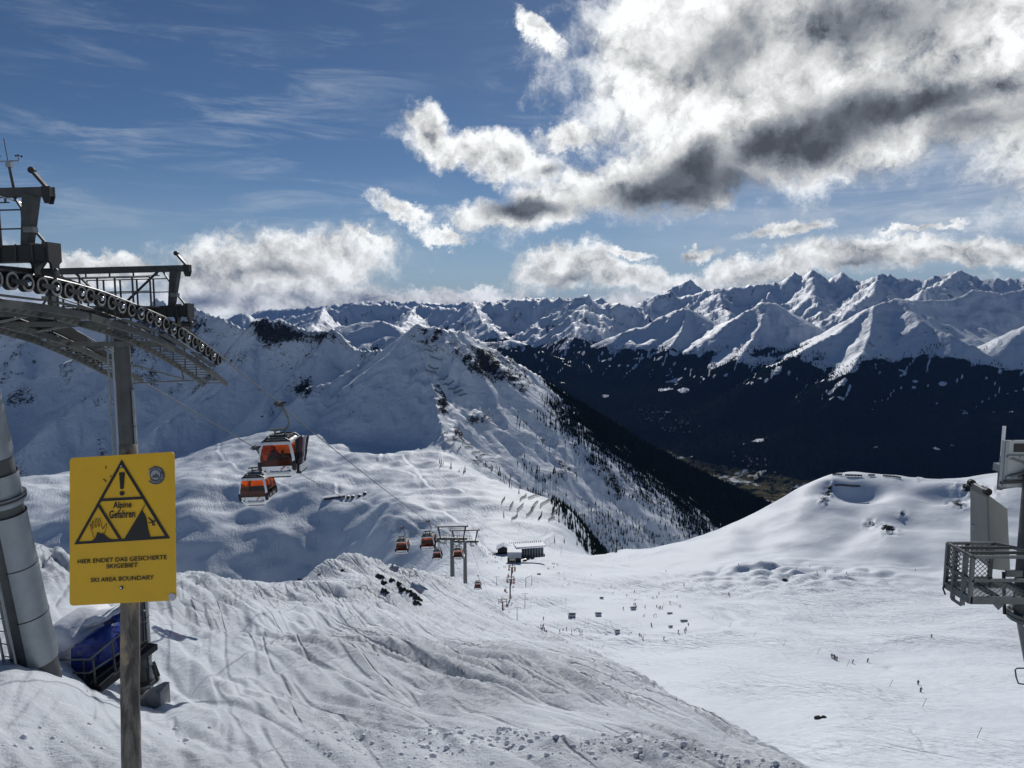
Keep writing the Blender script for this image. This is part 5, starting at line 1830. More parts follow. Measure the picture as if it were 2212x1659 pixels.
# ------------------------------------------------------------------ gondola cabins
def gondola_meshes():
    """shared meshes of one cabin; origin at the grip on the rope"""
    ZB = -3.62
    prof = [(0.0, .66, .70), (0.10, .74, .78), (0.34, .86, .90), (0.54, .91, .945), (0.58, .92, .955), (1.0, .92, .955), (1.35, .85, .90), (1.66, .765, .82), (1.72, .74, .80), (1.80, .70, .76), (1.86, .60, .66)]
    K = 4                               # corner segments
    rc = 0.11

    def ringpts(hx, hy):
        pts = []
        for sx, sy, a in ((1, 1, 0), (-1, 1, 90), (-1, -1, 180), (1, -1, 270)):
            for q in range(K + 1):
                an = math.radians(a + 90 * q / K)
                pts.append((sx * (hx - rc) + rc * math.cos(an), sy * (hy - rc) + rc * math.sin(an)))
        return pts
    n = 4 * (K + 1)
    rings = [[Vector((x, y, ZB + z)) for x, y in ringpts(hx, hy)] for z, hx, hy in prof]
    iw0, iw1 = 4, 7                     # window rows
    body = MB()
    wins = [MB() for _ in range(4)]
    for r in range(len(prof) - 2):
        for i in range(n):
            j = (i + 1) % n
            flat = (i % (K + 1)) == K
            q = [rings[r][i], rings[r][j], rings[r + 1][j], rings[r + 1][i]]
            if flat and iw0 <= r < iw1 + 0:
                s = i // (K + 1)
                wins[s]._add(q, [(0, 1, 2, 3)])
            else:
                body._add(q, [(0, 1, 2, 3)])
    roofcap = MB()
    roofcap._add([p + Vector((0, 0, .004)) for p in rings[-2]] + [p + Vector((0, 0, .006)) for p in rings[-1]], [(i, (i + 1) % n, n + (i + 1) % n, n + i) for i in range(n)] + [tuple(range(n, 2 * n))])
    floor = MB()
    floor._add([p + Vector((0, 0, 0.02)) for p in rings[0]], [tuple(range(n - 1, -1, -1))])
    floor.box((0, 0, ZB - 0.05), (1.0, 1.1, 0.10))
    bench = MB()
    for s in (-1, 1):
        bench.box((0, s * 0.62, ZB + 0.42), (1.5, 0.36, 0.08))
        bench.box((0, s * 0.80, ZB + 0.66), (1.5, 0.06, 0.42))
    bump = MB().lathe([(0, -.26), (.06, -.25), (.10, -.20), (.115, -.1), (.115, .1), (.10, .20), (.06, .25), (0, .26)], (0, 0, 0), 'Z', 12)
    roof = MB()
    for s in (-1, 1):
        roof.path([(s * .55, -.85, ZB + 1.84), (s * .52, -.6, ZB + 1.98), (s * .5, 0, ZB + 2.02), (s * .52, .6, ZB + 1.98), (s * .55, .85, ZB + 1.84)], 0.045, 6)
    roof.path([(-.72, -.72, ZB + 1.80), (-.5, -.76, ZB + 1.95), (0, -.78, ZB + 1.99), (.5, -.76, ZB + 1.95), (.72, -.72, ZB + 1.80)], 0.05, 6)
    roof.path([(-.72, .72, ZB + 1.80), (-.5, .76, ZB + 1.95), (0, .78, ZB + 1.99), (.5, .76, ZB + 1.95), (.72, .72, ZB + 1.80)], 0.05, 6)
    roof.box((0, 0, ZB + 1.99), (1.1, .30, .10))
    snow = MB().blob((0, 0, ZB + 1.87), 0.42, 4, 0.15, 2, (1.0, 0.8, 0.16))
    hang = MB()
    for s in (-.26, .26):
        hang.bar((s, 0, ZB + 2.0), (s, 0, ZB + 2.36), 0.08, 0.06, up=(0, 1, 0))
    hang.bar((-.50, 0, ZB + 2.30), (.34, 0, ZB + 2.32), 0.10, 0.10)
    hang.path([(.30, 0, ZB + 2.32), (.42, 0, ZB + 2.42), (.50, 0, ZB + 2.60), (.48, 0, ZB + 2.82), (.38, 0, ZB + 3.10), (.24, 0, ZB + 3.36), (.14, 0, -.06)], [.055, .055, .055, .055, .06, .065, .07], 8)
    grip = MB().box((.06, 0, .0), (.20, .55, .16)).box((.20, 0, -.06), (.22, .16, .12)).tube((.16, -.22, .03), (.46, -.22, .06), .05, 8).tube((.16, .22, .03), (.40, .22, .04), .05, 8)
    grip.path([(-.05, -.5, .05), (.0, -.28, .13), (.05, 0, .16), (.0, .28, .13), (-.05, .5, .05)], .035, 6)
    rack = MB()
    for k in range(4):
        y = -.42 + .28 * k
        rack.tube((1.03, y, ZB + .14), (1.06, y, ZB + .50), .085, 10)
    rackb = MB().box((.97, 0, ZB + .12), (.24, 1.2, .08)).box((1.0, 0, ZB + .80), (.07, 1.2, .05)).box((.93, 0, ZB + 1.0), (.035, 1.1, 1.7))
    door = MB()
    for y in (-.60, 0.0, .60):
        door.bar((.955, y, ZB + .45), (.86, y, ZB + 1.58), .05, .05, up=(1, 0, 0))
    for z, x in ((.45, .955), (.66, .965), (1.0, .955), (1.3, .90), (1.58, .83)):
        door.bar((x, -.62, ZB + z), (x, .62, ZB + z), .05, .05)
    trim = MB()
    for z, hx, hy in ((0.16, .80, .80), (0.22, .835, .835), (0.28, .87, .865)):
        trim.box((0, -hy - .008, ZB + z), (hx * 1.45, .02, .018))
    dots = MB()
    for x, z in ((-.62, .34), (.62, .34)):
        dots.lathe([(0, -.94), (.045, -.94), (.045, -.90)], (x, 0, ZB + z), 'Y', 10)
    ME = dict(roofcap=roofcap.mesh('roof', DSTEEL), body=body.mesh('shell', WHITEP, smooth=True), floor=floor.mesh('floor', BLACKP), bench=bench.mesh('bench', mat('bench_grey', (0.07, 0.06, 0.06), 0.7)),
              bump=bump.mesh('bumper', BLACKP, smooth=True), roof=roof.mesh('roof_rail', DSTEEL), snow=snow.mesh('roof_snow', SNOWB, smooth='all'), hang=hang.mesh('hanger', STEEL, smooth=True), grip=grip.mesh('grip', DSTEEL),
              rack=rack.mesh('ski_holder', WHITEP, smooth=True), rackb=rackb.mesh('ski_rack', BLACKP), door=door.mesh('door_frame', BLACKP), trim=trim.mesh('trim_line', CLAD), dots=dots.mesh('rivet', BLACKP),
              wins=[w.mesh('window', ORANGE) for w in wins])
    navy = mat('print_navy', (0.03, 0.06, 0.22), 0.5)
    red = mat('print_red', (0.42, 0.03, 0.025), 0.5)
    grey = mat('print_grey', (0.22, 0.23, 0.25), 0.5)

    def panel(me, cx, cz):
        """wrap flat print on to the curved lower front panel"""
        for v in me.vertices:
            x, z = v.co.x + cx, v.co.y + cz
            hy = float(np.interp(z, [p[0] for p in prof], [p[2] for p in prof]))
            v.co = Vector((x, -hy - 0.012, ZB + z))
        return me
    ME['name'] = panel(text_mesh('Silvretta Montafon', 0.155, navy, 0, 0.006, 0.92, res=1), 0.16, 0.30)
    mk = MB()
    for p in ([(-.16, -.10), (-.06, -.10), (.0, .02), (.07, -.02), (.04, .06), (.0, .11), (-.06, .0), (-.10, -.03)], [(.0, .11), (.05, .07), (.12, .01), (.1, .06), (.04, .12)]):
        mk._add([Vector((x, y, 0)) for x, y in p], [tuple(range(len(p)))])
    ME['mark'] = panel(mk.mesh('mark', red), 0.36, 0.50)
    mk = MB()
    for p in ([(-.22, -.07), (-.17, -.02), (-.14, -.07)], [(.14, -.05), (.19, .02), (.28, -.06), (.2, -.03)]):
        mk._add([Vector((x, y, 0)) for x, y in p], [tuple(range(len(p)))])
    ME['mark2'] = panel(mk.mesh('mark', grey), 0.36, 0.50)
    ME['ZB'] = ZB
    ME['panel'] = panel
    ME['grey'] = grey
    return ME


GM = gondola_meshes()


def gondola(y, side, label, number=None, simple=False, x=None, z=None, yaw=0.0, holders=True):
    x = rope_x(y, side) if x is None else x
    z = rope_z(y) - 0.06 if z is None else z
    t = thing('gondola', label, 'gondola', (x, y, z), 'orange windowed gondolas')
    t.rotation_euler = (math.radians(1.0), math.radians(-2.6), yaw)

    def add(nm, me, par=t, loc=(0, 0, 0), label=None):
        o = bpy.data.objects.new(nm, me)
        COL.objects.link(o)
        o.parent = par
        o.location = loc
        if label:
            o['label'] = label
        return o
    sh = add('shell', GM['body'], label='white cabin shell')
    for w in GM['wins']:
        add('window', w, label='orange tinted window')
    add('hanger', GM['hang'])
    add('grip', GM['grip'])
    add('roof_rail', GM['roof'])
    add('roof', GM['roofcap'])
    add('floor', GM['floor'])
    if simple:
        return t
    for sx in (-1, 1):
        for sy in (-1, 1):
            add('bumper', GM['bump'], loc=(sx * .86, sy * .88, GM['ZB'] + .58))
    add('roof_snow', GM['snow'])
    add('bench', GM['bench'])
    if holders:
        add('ski_rack', GM['rackb'])
        add('ski_holder', GM['rack'])
    add('door_frame', GM['door'])
    add('trim_line', GM['trim'], sh)
    add('rivet', GM['dots'], sh)
    add('lettering', GM['name'], sh, label='blue lettering reading Silvretta Montafon')
    add('mark', GM['mark'], sh, label='red leaping mountain mark')
    add('mark', GM['mark2'], sh, label='small grey peaks beside the red mark')
    if number:
        add('number', GM['panel'](text_mesh(number, 0.13, GM['grey'], 0, 0.004, res=1), -0.55, 0.47), sh, label='small cabin number')
    return t


def build_line():
    g1 = gondola(36.2, 1, 'nearest gondola, passengers inside and skis in the side rack', '1')
    gondola(45.8, -1, 'second nearest gondola, hanging lower left of the one with passengers', '23', holders=False)
    g4 = gondola(88.5, 1, 'small gondola right of its twin, just before the twin towers', '8')
    gondola(98.0, -1, 'small gondola left of its twin, on the left rope below the big cabins', '31', holders=False)
    gondola(127.0, 1, 'small gondola passing in front of the right twin tower', '9')
    gondola(136.0, -1, 'small gondola left of the left twin tower', '32', holders=False)
    # passengers of the nearest cabin
    for i, (dx, dy, face, col, what) in enumerate(((-.15, -.60, 0.0, 0, 'person with dark cap seated in the middle of nearest gondola'), (.36, -.58, 0.3, 1, 'person in dark jacket seated at right in nearest gondola'), (-.45, .58, math.pi, 2, 'person seated at the far side of nearest gondola'))):
        p = Vector((rope_x(36.2, 1) + dx, 36.2 + dy, rope_z(36.2) - 0.06 + GM['ZB'] + 0.34))
        o = put('person', PEOPLE[('seat', col)], None, p, (0, 0, math.pi + face))
        tag(o, what, 'person', 'gondola passengers')
    # skis in the racks
    skim = [mat('ski_dark', (0.02, 0.02, 0.03), 0.4), mat('ski_plum', (0.12, 0.03, 0.05), 0.4), mat('ski_pale', (0.5, 0.5, 0.52), 0.4)]
    sk = []
    for m in skim:
        mb = MB()
        for s in (-.04, .04):
            mb.prism([(-.05, 0), (.05, 0), (.04, .8), (.055, 1.55), (.03, 1.68), (0, 1.72), (-.03, 1.68), (-.055, 1.55), (-.04, .8)], (0, s, 0), (0, 0, 0) if False else (1, 0, 0), (0, 0, 1), (0, 1, 0), 0.025)
        mb.box((0, 0, .78), (.07, .16, .30))
        sk.append(mb.mesh('skis', m))
    for yy, zz, who in ((36.2, rope_z(36.2), 'nearest gondola'), (88.5, rope_z(88.5), 'gondola before the twin towers')):
        for k in range(4 if yy < 50 else 2):
            o = put('skis', sk[k % 3], None, (rope_x(yy, 1) + 1.09, yy - .42 + .28 * k, zz - .06 + GM['ZB'] + .22), (0.03 * (k - 1), math.radians(7 + 2 * k), 1.3))
            tag(o, ('upright dark skis in the first holder of the %s', 'upright plum skis in the second holder of the %s', 'upright pale skis in the third holder of the %s', 'upright dark skis in the last holder of the %s')[k] % who, 'skis', 'skis in gondola racks')

    # ---- the pair of towers further down
    def mid_tower(x, y, top, label):
        b = Vector((x, y, ground(x, y) - 0.3))
        t = thing('lift_tower', label, 'lift tower', b, 'gondola lift towers')
        T = Vector((x, y - 0.6, top))
        MB().tube(b, T, .50, 18, .36).build('column', STEEL, t, smooth=True)
        for q in (-1, 1):
            MB().bar(b + Vector((.18 * q, -.66, .8)), T + Vector((.18 * q, -.5, -.4)), .05, .05, up=(0, 1, 0)).build('ladder_stile', STEEL, t)
        z = 1.0
        L = (T - b).length
        while z < L - .5:
            c = b.lerp(T, z / L) + Vector((0, -.62, 0))
            MB().tube(c - Vector((.18, 0, 0)), c + Vector((.18, 0, 0)), .02, 4).build('rung', STEEL, t)
            z += .42
        MB().bar(T + Vector((-3.0, 0, .1)), T + Vector((3.0, 0, .1)), .5, .42).build('crossarm', DSTEEL, t)
        MB().bar(T + Vector((-3.3, 0, 2.5)), T + Vector((3.3, 0, 2.65)), .24, .24).build('gallows_beam', DSTEEL, t)
        for s in (-1, 1):
            MB().bar(T + Vector((2.3 * s, 0, .2)), T + Vector((2.75 * s, 0, 2.5)), .2, .3, up=(0, 1, 0), w2=.36).build('gallows_strut', DSTEEL, t)
            MB().bar(T + Vector((3.25 * s, 0, 2.6)), T + Vector((3.0 * s, 0, 3.0)), .1, .16, up=(0, 1, 0)).build('davit_arm', BSTEEL, t)
            xs = s * 2.55
            # wheels under the arm end
            mb = MB()
            dirn = Vector((0, 1, -.42)).normalized()
            mb.prism([(-2.4, -.1), (0, -.25), (2.4, -.1), (2.4, .05), (0, .3), (-2.4, .05)], T + Vector((xs - .15, 0, -.35)), dirn, Vector((0, .39, .92)), (1, 0, 0), .12)
            mb.build('rocker_beam', BSTEEL, t)
            for k in range(8):
                c = T + Vector((xs, 0, -.48)) + dirn * (-2.3 + .66 * k)
                w = put('sheave_wheel', WHEELS[0], t, c)
                o = bpy.data.objects.new('rim', WHEELS[1])
                COL.objects.link(o)
                o.parent = w
            # side catwalk with railing
            mb = MB()
            mb.bar(T + Vector((xs - .9 * s, 0, -.9)) + dirn * -2.6, T + Vector((xs - .9 * s, 0, -.9)) + dirn * 2.6, .8, .08)
            mb.build('catwalk', STEEL, t)
            for k in range(5):
                c = T + Vector((xs - 1.25 * s, 0, -.9)) + dirn * (-2.5 + 1.25 * k)
                MB().bar(c, c + Vector((0, 0, 1.1)), .05, .05, up=(0, 1, 0)).build('rail_post', DSTEEL, t)
            c = T + Vector((xs - 1.25 * s, 0, .2))
            MB().tube(c - dirn * 2.5, c + dirn * 2.5, .03, 5).build('handrail', DSTEEL, t)
        for x2 in np.linspace(-1.6, 1.6, 7):
            MB().bar(T + Vector((x2, -.5, .3)), T + Vector((x2, -.5, 1.45)), .05, .05, up=(0, 1, 0)).build('rail_post', DSTEEL, t)
        for hgt in (.9, 1.45):
            MB().tube(T + Vector((-1.6, -.5, hgt)), T + Vector((1.6, -.5, hgt)), .03, 5).build('handrail', DSTEEL, t)
        MB().bar(T + Vector((-2.2, 0, 2.1)), T + Vector((2.2, 0, 2.2)), .04, .04).build('hanging_rail', DSTEEL, t)
        return t
    x2 = (rope_x(T2Y, 1) + rope_x(T2Y, -1)) / 2
    zr = rope_z(T2Y) + 0.9
    mid_tower(x2 + 0.2, T2Y - 4.5, rope_z(T2Y - 4.5) + .75, 'left of the two grey lift towers standing on the ridge edge')
    mid_tower(x2 + 1.9, T2Y + 8.5, rope_z(T2Y) - 3.3 + .75, 'right and lower of the two grey lift towers on the ridge edge')
    # concrete plinth and small blue-covered ladder cage at their foot
    bx, by = x2 - 0.3, T2Y - 5.6
    o = MB().prism([(-1.3, -1.2), (1.2, -1.6), (1.2, .5), (-.2, .9), (-1.3, .7)], (bx, by, ground(bx, by) + .2), (1, 0, 0), (0, 0, 1), (0, 1, 0), 1.6).build('concrete_block', CONC, base=(bx, by, ground(bx, by)))
    tag(o, 'pale concrete plinth at the foot of the left twin tower', 'concrete block')
    bx, by = x2 + 3.3, T2Y + 8.0
    bz = ground(bx, by)
    t = thing('service_platform', 'small railed landing with blue cover right of the right twin tower', 'platform', (bx, by, bz))
    MB().box((bx, by, bz + .6), (1.3, 1.2, .12)).build('landing', DSTEEL, t)
    MB().blob((bx - .1, by, bz + 1.2), .75, 6, .2, 2, (.7, .7, 1.2)).build('cover', BLUE, t, smooth='all', label='blue cover')
    for dx in (-.6, .6):
        for dy in (-.55, .55):
            MB().bar((bx + dx, by + dy, bz - .5), (bx + dx, by + dy, bz + 1.8), .05, .05, up=(0, 1, 0)).build('rail_post', STEEL, t)
        MB().tube((bx + dx, by - .55, bz + 1.8), (bx + dx, by + .55, bz + 1.8), .03, 5).build('handrail', STEEL, t)
    MB().tube((bx - .6, by - .55, bz + 1.8), (bx + .6, by - .55, bz + 1.8), .03, 5).build('handrail', STEEL, t)
    return x2


X2 = build_line()

# ---- towers and cabins further down the same lift, and the bottom station
LOW = on_ground([(1086, 1337), (1102, 1291), (1105, 1258), (1107, 1236)], 330)


def lower_tower(b, h, label):
    t = thing('lift_tower', label, 'lift tower', b, 'gondola lift towers')
    T = b + Vector((0, 0, h))
    MB().tube(b - Vector((0, 0, 1)), T, .62, 10, .42).build('column', DSTEEL, t, smooth=True)
    MB().bar(T + Vector((-2.9, 0, 0)), T + Vector((2.9, 0, 0)), .8, .5).build('crossarm', DSTEEL, t)
    MB().bar(T + Vector((-3.2, 0, 1.7)), T + Vector((3.2, 0, 1.7)), .3, .3).build('gallows_beam', DSTEEL, t)
    for s in (-1, 1):
        MB().bar(T + Vector((2.4 * s, 0, .2)), T + Vector((2.7 * s, 0, 1.7)), .3, .3, up=(0, 1, 0)).build('gallows_strut', DSTEEL, t)
        MB().bar(T + Vector((2.6 * s, -2.5, -.4)), T + Vector((2.6 * s, 2.5, -.8)), .3, .6).build('rocker_beam', BSTEEL, t)
    return T


def build_lower_line():
    hs = (12.0, 15.0, 14.0, 12.0)
    names = ('nearest of the four low lift towers below the ridge edge', 'second of the low lift towers, counted from the ridge edge', 'third of the low lift towers, below the long shed', 'farthest low lift tower, just before the shed mouth')
    tops = [lower_tower(p, h, nm) for (p, d), h, nm in zip(LOW, hs, names)]
    st = on_ground([(1108, 1222)], 330)[0][0] + Vector((0, 0, 6))
    start = Vector((X2 + 0.9, T2Y + 8.5, rope_z(T2Y) - 3.4))
    chain = [start] + tops + [st]
    for side, what in ((1, 'right'), (-1, 'left')):
        pts = [Vector((rope_x(y, side), y, rope_z(y))) for y in np.linspace(2, 30, 40)]
        pts += [Vector((rope_x(y, side), y, rope_z(y))) for y in np.linspace(31, T2Y + 2, 30)]
        pts += [Vector((rope_x(T2Y, side) + 0.4, T2Y + 8.5, rope_z(T2Y) - 3.4))]
        for a, b in zip(chain[:-1], chain[1:]):
            off = Vector((2.6 * side, 0, -.2))
            for k in range(1, 9):
                t = k / 8
                q = a.lerp(b, t) + off
                q.z -= (b - a).length * 0.035 * 4 * t * (1 - t)
                pts.append(q)
        o = MB().path(pts, 0.027, 6).build('haul_rope', mat('rope_steel', (0.09, 0.09, 0.09), 0.45, 0.6), base=pts[10])
        tag(o, 'steel haul rope of the gondola lift, the %s strand' % what, 'rope', 'haul ropes')
    # cabin just beyond the twin towers
    a, b = chain[0], chain[1]
    ref = Vector(U(1031, 1243, 188))
    gondola(ref.y, 1, 'single gondola right of the twin towers, dropping beyond the ridge', simple=False, x=ref.x, z=ref.z)
    words = ('below the nearest low tower', 'between the nearest and second low tower', 'beside the second low tower', 'between the second and third low tower', 'beside the third low tower', 'near the shed mouth')
    k = 0
    for i in range(1, 4):
        for t, side in ((0.03, 1), (0.30, -1), (0.48, 1), (0.75, -1)):
            a, b = chain[i], chain[i + 1]
            q = a.lerp(b, t) + Vector((2.6 * side, 0, -.3))
            q.z -= (b - a).length * 0.035 * 4 * t * (1 - t)
            gondola(q.y, side, 'tiny gondola on %s rope %s' % ('right' if side > 0 else 'left', ('beside the nearest low tower', 'just past the nearest low tower', 'halfway from nearest to second low tower', 'shortly before the second low tower', 'beside the second low tower', 'just past the second low tower', 'halfway from second to third low tower', 'shortly before the third low tower', 'beside the third low tower', 'just past the third low tower', 'halfway from third low tower to the last', 'shortly before the last low tower')[k]), simple=True, x=q.x, z=q.z)
            k += 1


build_lower_line()


# ------------------------------------------------------------------ blasting mast with platform on the right
def build_mast():
    D0 = 11.0

    def pp(px, py, d):
        return Vector(U(px, py, d))
    mast_c = pp(2236, 1250, 15.2)
    gz = ground(mast_c.x, mast_c.y)
    zfl = pp(2200, 1338, 15.0).z
    t = thing('blasting_mast', 'grey steel mast with meshed maintenance platform at right edge', 'mast', (mast_c.x, mast_c.y, gz - 0.3))
    MB().tube((mast_c.x, mast_c.y, zfl), (mast_c.x, mast_c.y, pp(2200, 1010, 15.2).z), .36, 24).build('mast_tube', COLST, t, smooth=True)
    foot = Vector((mast_c.x + 1.6, mast_c.y + .2, ground(mast_c.x + 1.6, mast_c.y + .2) - .4))
    MB().tube(foot, (mast_c.x, mast_c.y, zfl - .05), .22, 20, .30).build('mast_leg', STEEL, t, smooth=True)
    MB().tube((mast_c.x, mast_c.y, zfl - .13), (mast_c.x, mast_c.y, zfl - .06), .46, 24).build('flange', STEEL, t, smooth=True)
    MB().tube((mast_c.x, mast_c.y, zfl - .04), (mast_c.x, mast_c.y, zfl + .03), .46, 24).build('flange', STEEL, t, smooth=True)
    for k in range(10):
        a = 2 * math.pi * k / 10
        MB().tube((mast_c.x + .41 * math.cos(a), mast_c.y + .41 * math.sin(a), zfl - .16), (mast_c.x + .41 * math.cos(a), mast_c.y + .41 * math.sin(a), zfl + .07), .025, 6).build('bolt', CHROME, t)
    # platform: a rectangle 1.4 m wide, its left side running away from the viewer
    x0, x1 = pp(2095, 1300, 14.5).x, pp(2212, 1300, 14.5).x + .25
    zf = pp(2120, 1296, 14.5).z
    yn, yf = pp(2095, 1296, 14.5).y, pp(2042, 1275, 15.35).y
    H = pp(2120, 1199, 14.5).z - zf
    fl = [(x0, yn), (x0, yf), (x1, yf), (x1, yn)]
    # floor frame
    for a, b in zip(fl, fl[1:] + fl[:1]):
        MB().bar((a[0], a[1], zf), (b[0], b[1], zf), .06, .15).build('floor_frame', STEEL, t)
    MB().bar(((x0 + x1) / 2, yn, zf - .01), ((x0 + x1) / 2, yf, zf - .01), .05, .10).build('floor_frame', DSTEEL, t)

    def inside(p):
        x, y = p
        c = False
        for i in range(len(fl)):
            (xa, ya), (xb, yb) = fl[i], fl[(i + 1) % len(fl)]
            if (ya > y) != (yb > y) and x < (xb - xa) * (y - ya) / (yb - ya) + xa:
                c = not c
        return c
    # expanded metal of the floor
    mb = MB()
    cw, ch = .11, .05
    ys = np.arange(yn, yf, ch)
    for j, y in enumerate(ys):
        for i, x in enumerate(np.arange(x0, x1, cw)):
            xx = x + (cw / 2 if j % 2 else 0)
            for s in (-1, 1):
                a, b = (xx, y), (xx + s * cw / 2, y + ch)
                if inside(a) and inside(b):
                    mb.bar((a[0], a[1], zf + .05), (b[0], b[1], zf + .05), .010, .012)
    g = mb.build('grating', STEEL, t, label='expanded metal floor grating')
    g['kind'] = 'stuff'
    # posts
    post = [(x0, yn), (x0, yn + (yf - yn) * .27), (x0, yn + (yf - yn) * .66), (x0 + .01, yf), (x0 + .42, yf), (x0 + .95, yf), (x1 - .05, yn)]
    for i, (x, y) in enumerate(post):
        MB().bar((x, y, zf - (.2 if i in (1, 2) else .06)), (x, y, zf + H), .075, .06, up=(0, 1, 0)).build('rail_post', STEEL, t)
    loop = [(x1, yn), (x0, yn), (x0, yf), (x0 + 1.0, yf)]
    for a, b in zip(loop[:-1], loop[1:]):
        for hgt in (H, .14 if b[1] == yf and a[1] == yf else .42):
            MB().bar((a[0], a[1], zf + hgt), (b[0], b[1], zf + hgt), .06, .055).build('rail', STEEL, t)
    for q in (.30, .66):
        MB().bar((x0, yn + (yf - yn) * q, zf + H), (x0 + 1.15, yn + (yf - yn) * q, zf + H), .05, .055).build('rail', DSTEEL, t)
    MB().bar((x0 + 1.0, yf, zf + H), (x1 + .1, yn + .2, zf + H + .01), .05, .07).build('rail', STEEL, t)
    MB().bar((x1 - .05, yn, zf + .42), (x1 + .3, yn, zf + .42), .05, .05).build('rail', STEEL, t)
    MB().bar((x0 - .02, yn + (yf - yn) * .27, zf - .2), (x0 - .02, yn + (yf - yn) * .66, zf - .2), .03, .06).build('kick_rail', STEEL, t)
    # expanded metal infill of the far and left sides
    def mesh_wall(pa, pb, z0, z1, nm):
        pa, pb = Vector(pa), Vector(pb)
        L = (pb - pa).length
        mb = MB()
        cw, chh = .105, .052
        for j in range(int((z1 - z0) / chh)):
            for i in range(int(L / cw) + 1):
                u = i * cw + (cw / 2 if j % 2 else 0)
                for s in (-1, 1):
                    u2 = u + s * cw / 2
                    if 0 <= u <= L and 0 <= u2 <= L:
                        a = pa.lerp(pb, u / L) + Vector((0, 0, z0 + j * chh))
                        b = pa.lerp(pb, u2 / L) + Vector((0, 0, z0 + (j + 1) * chh))
                        mb.bar(a, b, .011, .011)
        o = mb.build(nm, DSTEEL, t, label='expanded metal mesh infill')
        o['kind'] = 'stuff'
    mesh_wall((x0, yf, zf), (x0 + .98, yf, zf), .14, H, 'mesh_infill')
    mesh_wall((x0, yn + .4, zf), (x0, yf, zf), .2, H, 'mesh_infill')
    # bracket plates
    MB().prism([(-.12, 0), (.12, 0), (0, -.13)], ((x0 + x1) / 2 - .1, yn - .02, zf - .07), (1, 0, 0), (0, 0, 1), (0, 1, 0), .02).build('gusset', STEEL, t)
    MB().tube(pp(2168, 1235, 15.5), pp(2170, 1326, 15.5), .035, 6).build('cable_pipe', BLACKP, t)
    MB().box(pp(2190, 1238, 15.0), (.34, .05, .14)).build('bracket', STEEL, t)
    MB().path([pp(2050, 1212, 15.3), pp(2046, 1240, 15.3), pp(2042, 1262, 15.3), pp(2037, 1270, 15.3), pp(2042, 1284, 15.3)], .02, 6).build('hanging_strap', DARKWOOD, t)
    # ---- cabinet with sloping back
    cab = mat('cabinet_paint', (0.30, 0.295, 0.265), 0.5, 0.1, 0.06, 2.0, dirt=((0.2, 0.2, 0.18), 0.3))
    lid = mat('cabinet_lid', (0.20, 0.20, 0.185), 0.5, 0.1, 0.08)
    a = pp(2095, 1045, 16.4)
    # side profile in (depth along the right, height); front leaf turned to the left
    c = thing('cabinet', 'olive grey steel charge cabinet with sloping top, behind the meshed platform', 'cabinet', (a.x, a.y, zf))
    q = [pp(2096, 1048, 16.6), pp(2134, 1068, 15.95), pp(2139, 1228, 15.95), pp(2096, 1195, 16.6)]
    back = Vector((1.0, .75, 0))
    qt = [v + back for v in q]
    qt[0].z -= .55
    qt[1].z -= .55
    qt[2].z -= .35
    qt[3].z -= .35
    mb = MB()._add([q[0], q[1], q[2], q[3], qt[0], qt[1], qt[2], qt[3]], [(0, 3, 2, 1), (4, 5, 6, 7), (0, 1, 5, 4), (1, 2, 6, 5), (2, 3, 7, 6), (3, 0, 4, 7)])
    mb.build('housing', cab, c)
    n = (q[1] - q[0]).cross(q[3] - q[0]).normalized()
    if n.y > 0:
        n = -n
    ex = (q[1] - q[0]).normalized()

    def onf(u, v, off=.006):
        return q[0].lerp(q[1], u).lerp(q[3].lerp(q[2], u), v) + n * off
    MB()._add([onf(.02, .05, .012), onf(.9, .05, .012), onf(.9, .98, .012), onf(.02, .98, .012)], [(0, 3, 2, 1)]).build('door', cab, c)
    MB().bar(onf(.95, .0, .01), onf(.95, 1.0, .01), .05, .02, up=n).build('door_frame', lid, c)
    MB().bar(onf(.0, .02, .012), onf(1.0, .02, .012), .10, .03, up=n).build('door_frame', lid, c)
    hb = onf(.13, .62, .03)
    MB().box(hb, (.06, .04, .16)).build('latch', CHROME, c)
    MB().bar(hb + Vector((0, 0, .08)), hb + Vector((-.05, -.02, .12)), .03, .03).build('latch', CHROME, c)
    rp0, rp1 = q[0] + Vector((.02, 0, .06)), q[1] + Vector((-.02, 0, .07))
    MB().tube(rp0, rp1, .045, 12).build('roller', STEEL, c, smooth=True)
    for e, s in ((rp0, -1), (rp1, 1)):
        MB().tube(e - ex * .04, e + ex * .05, .085, 16).build('roller_cap', BSTEEL, c, smooth=True)
    ink = mat('stencil_ink', (0.03, 0.03, 0.10), 0.6)
    for word, v in (('ANLAGEN', .66), ('SCHEIN', .80)):
        me = text_mesh(word, .16, ink, 0, .004, .85, res=1)
        for vv in me.vertices:
            u = .47 + vv.co.x * 1.25
            w = v - vv.co.y * .72 + vv.co.x * .12
            vv.co = onf(u, w, .018) - ORG[c.name]
        o = bpy.data.objects.new('lettering', me)
        COL.objects.link(o)
        o.parent = c
        o['label'] = 'dark blue stencil reading ' + word
    # ---- antenna
    b = pp(2159, 1057, 15.5)
    an = thing('antenna', 'white rod antenna on a short clamp left of the pale panel', 'antenna', b)
    MB().tube(b, b + Vector((0, 0, .46)), .055, 12).build('base_tube', STEEL, an, smooth=True)
    MB().box(b + Vector((-.01, 0, .50)), (.22, .18, .16)).build('clamp', CLAD, an)
    MB().tube(b + Vector((0, 0, .57)), b + Vector((0, 0, .74)), .05, 10, .034).build('cone', CLAD, an, smooth=True)
    MB().tube(b + Vector((0, 0, .73)), b + Vector((0, 0, 1.40)), .034, 10).build('rod', WHITEP, an, smooth=True)
    MB().bar(b + Vector((.04, 0, .03)), b + Vector((.5, .05, .07)), .03, .04).build('arm', STEEL, an)
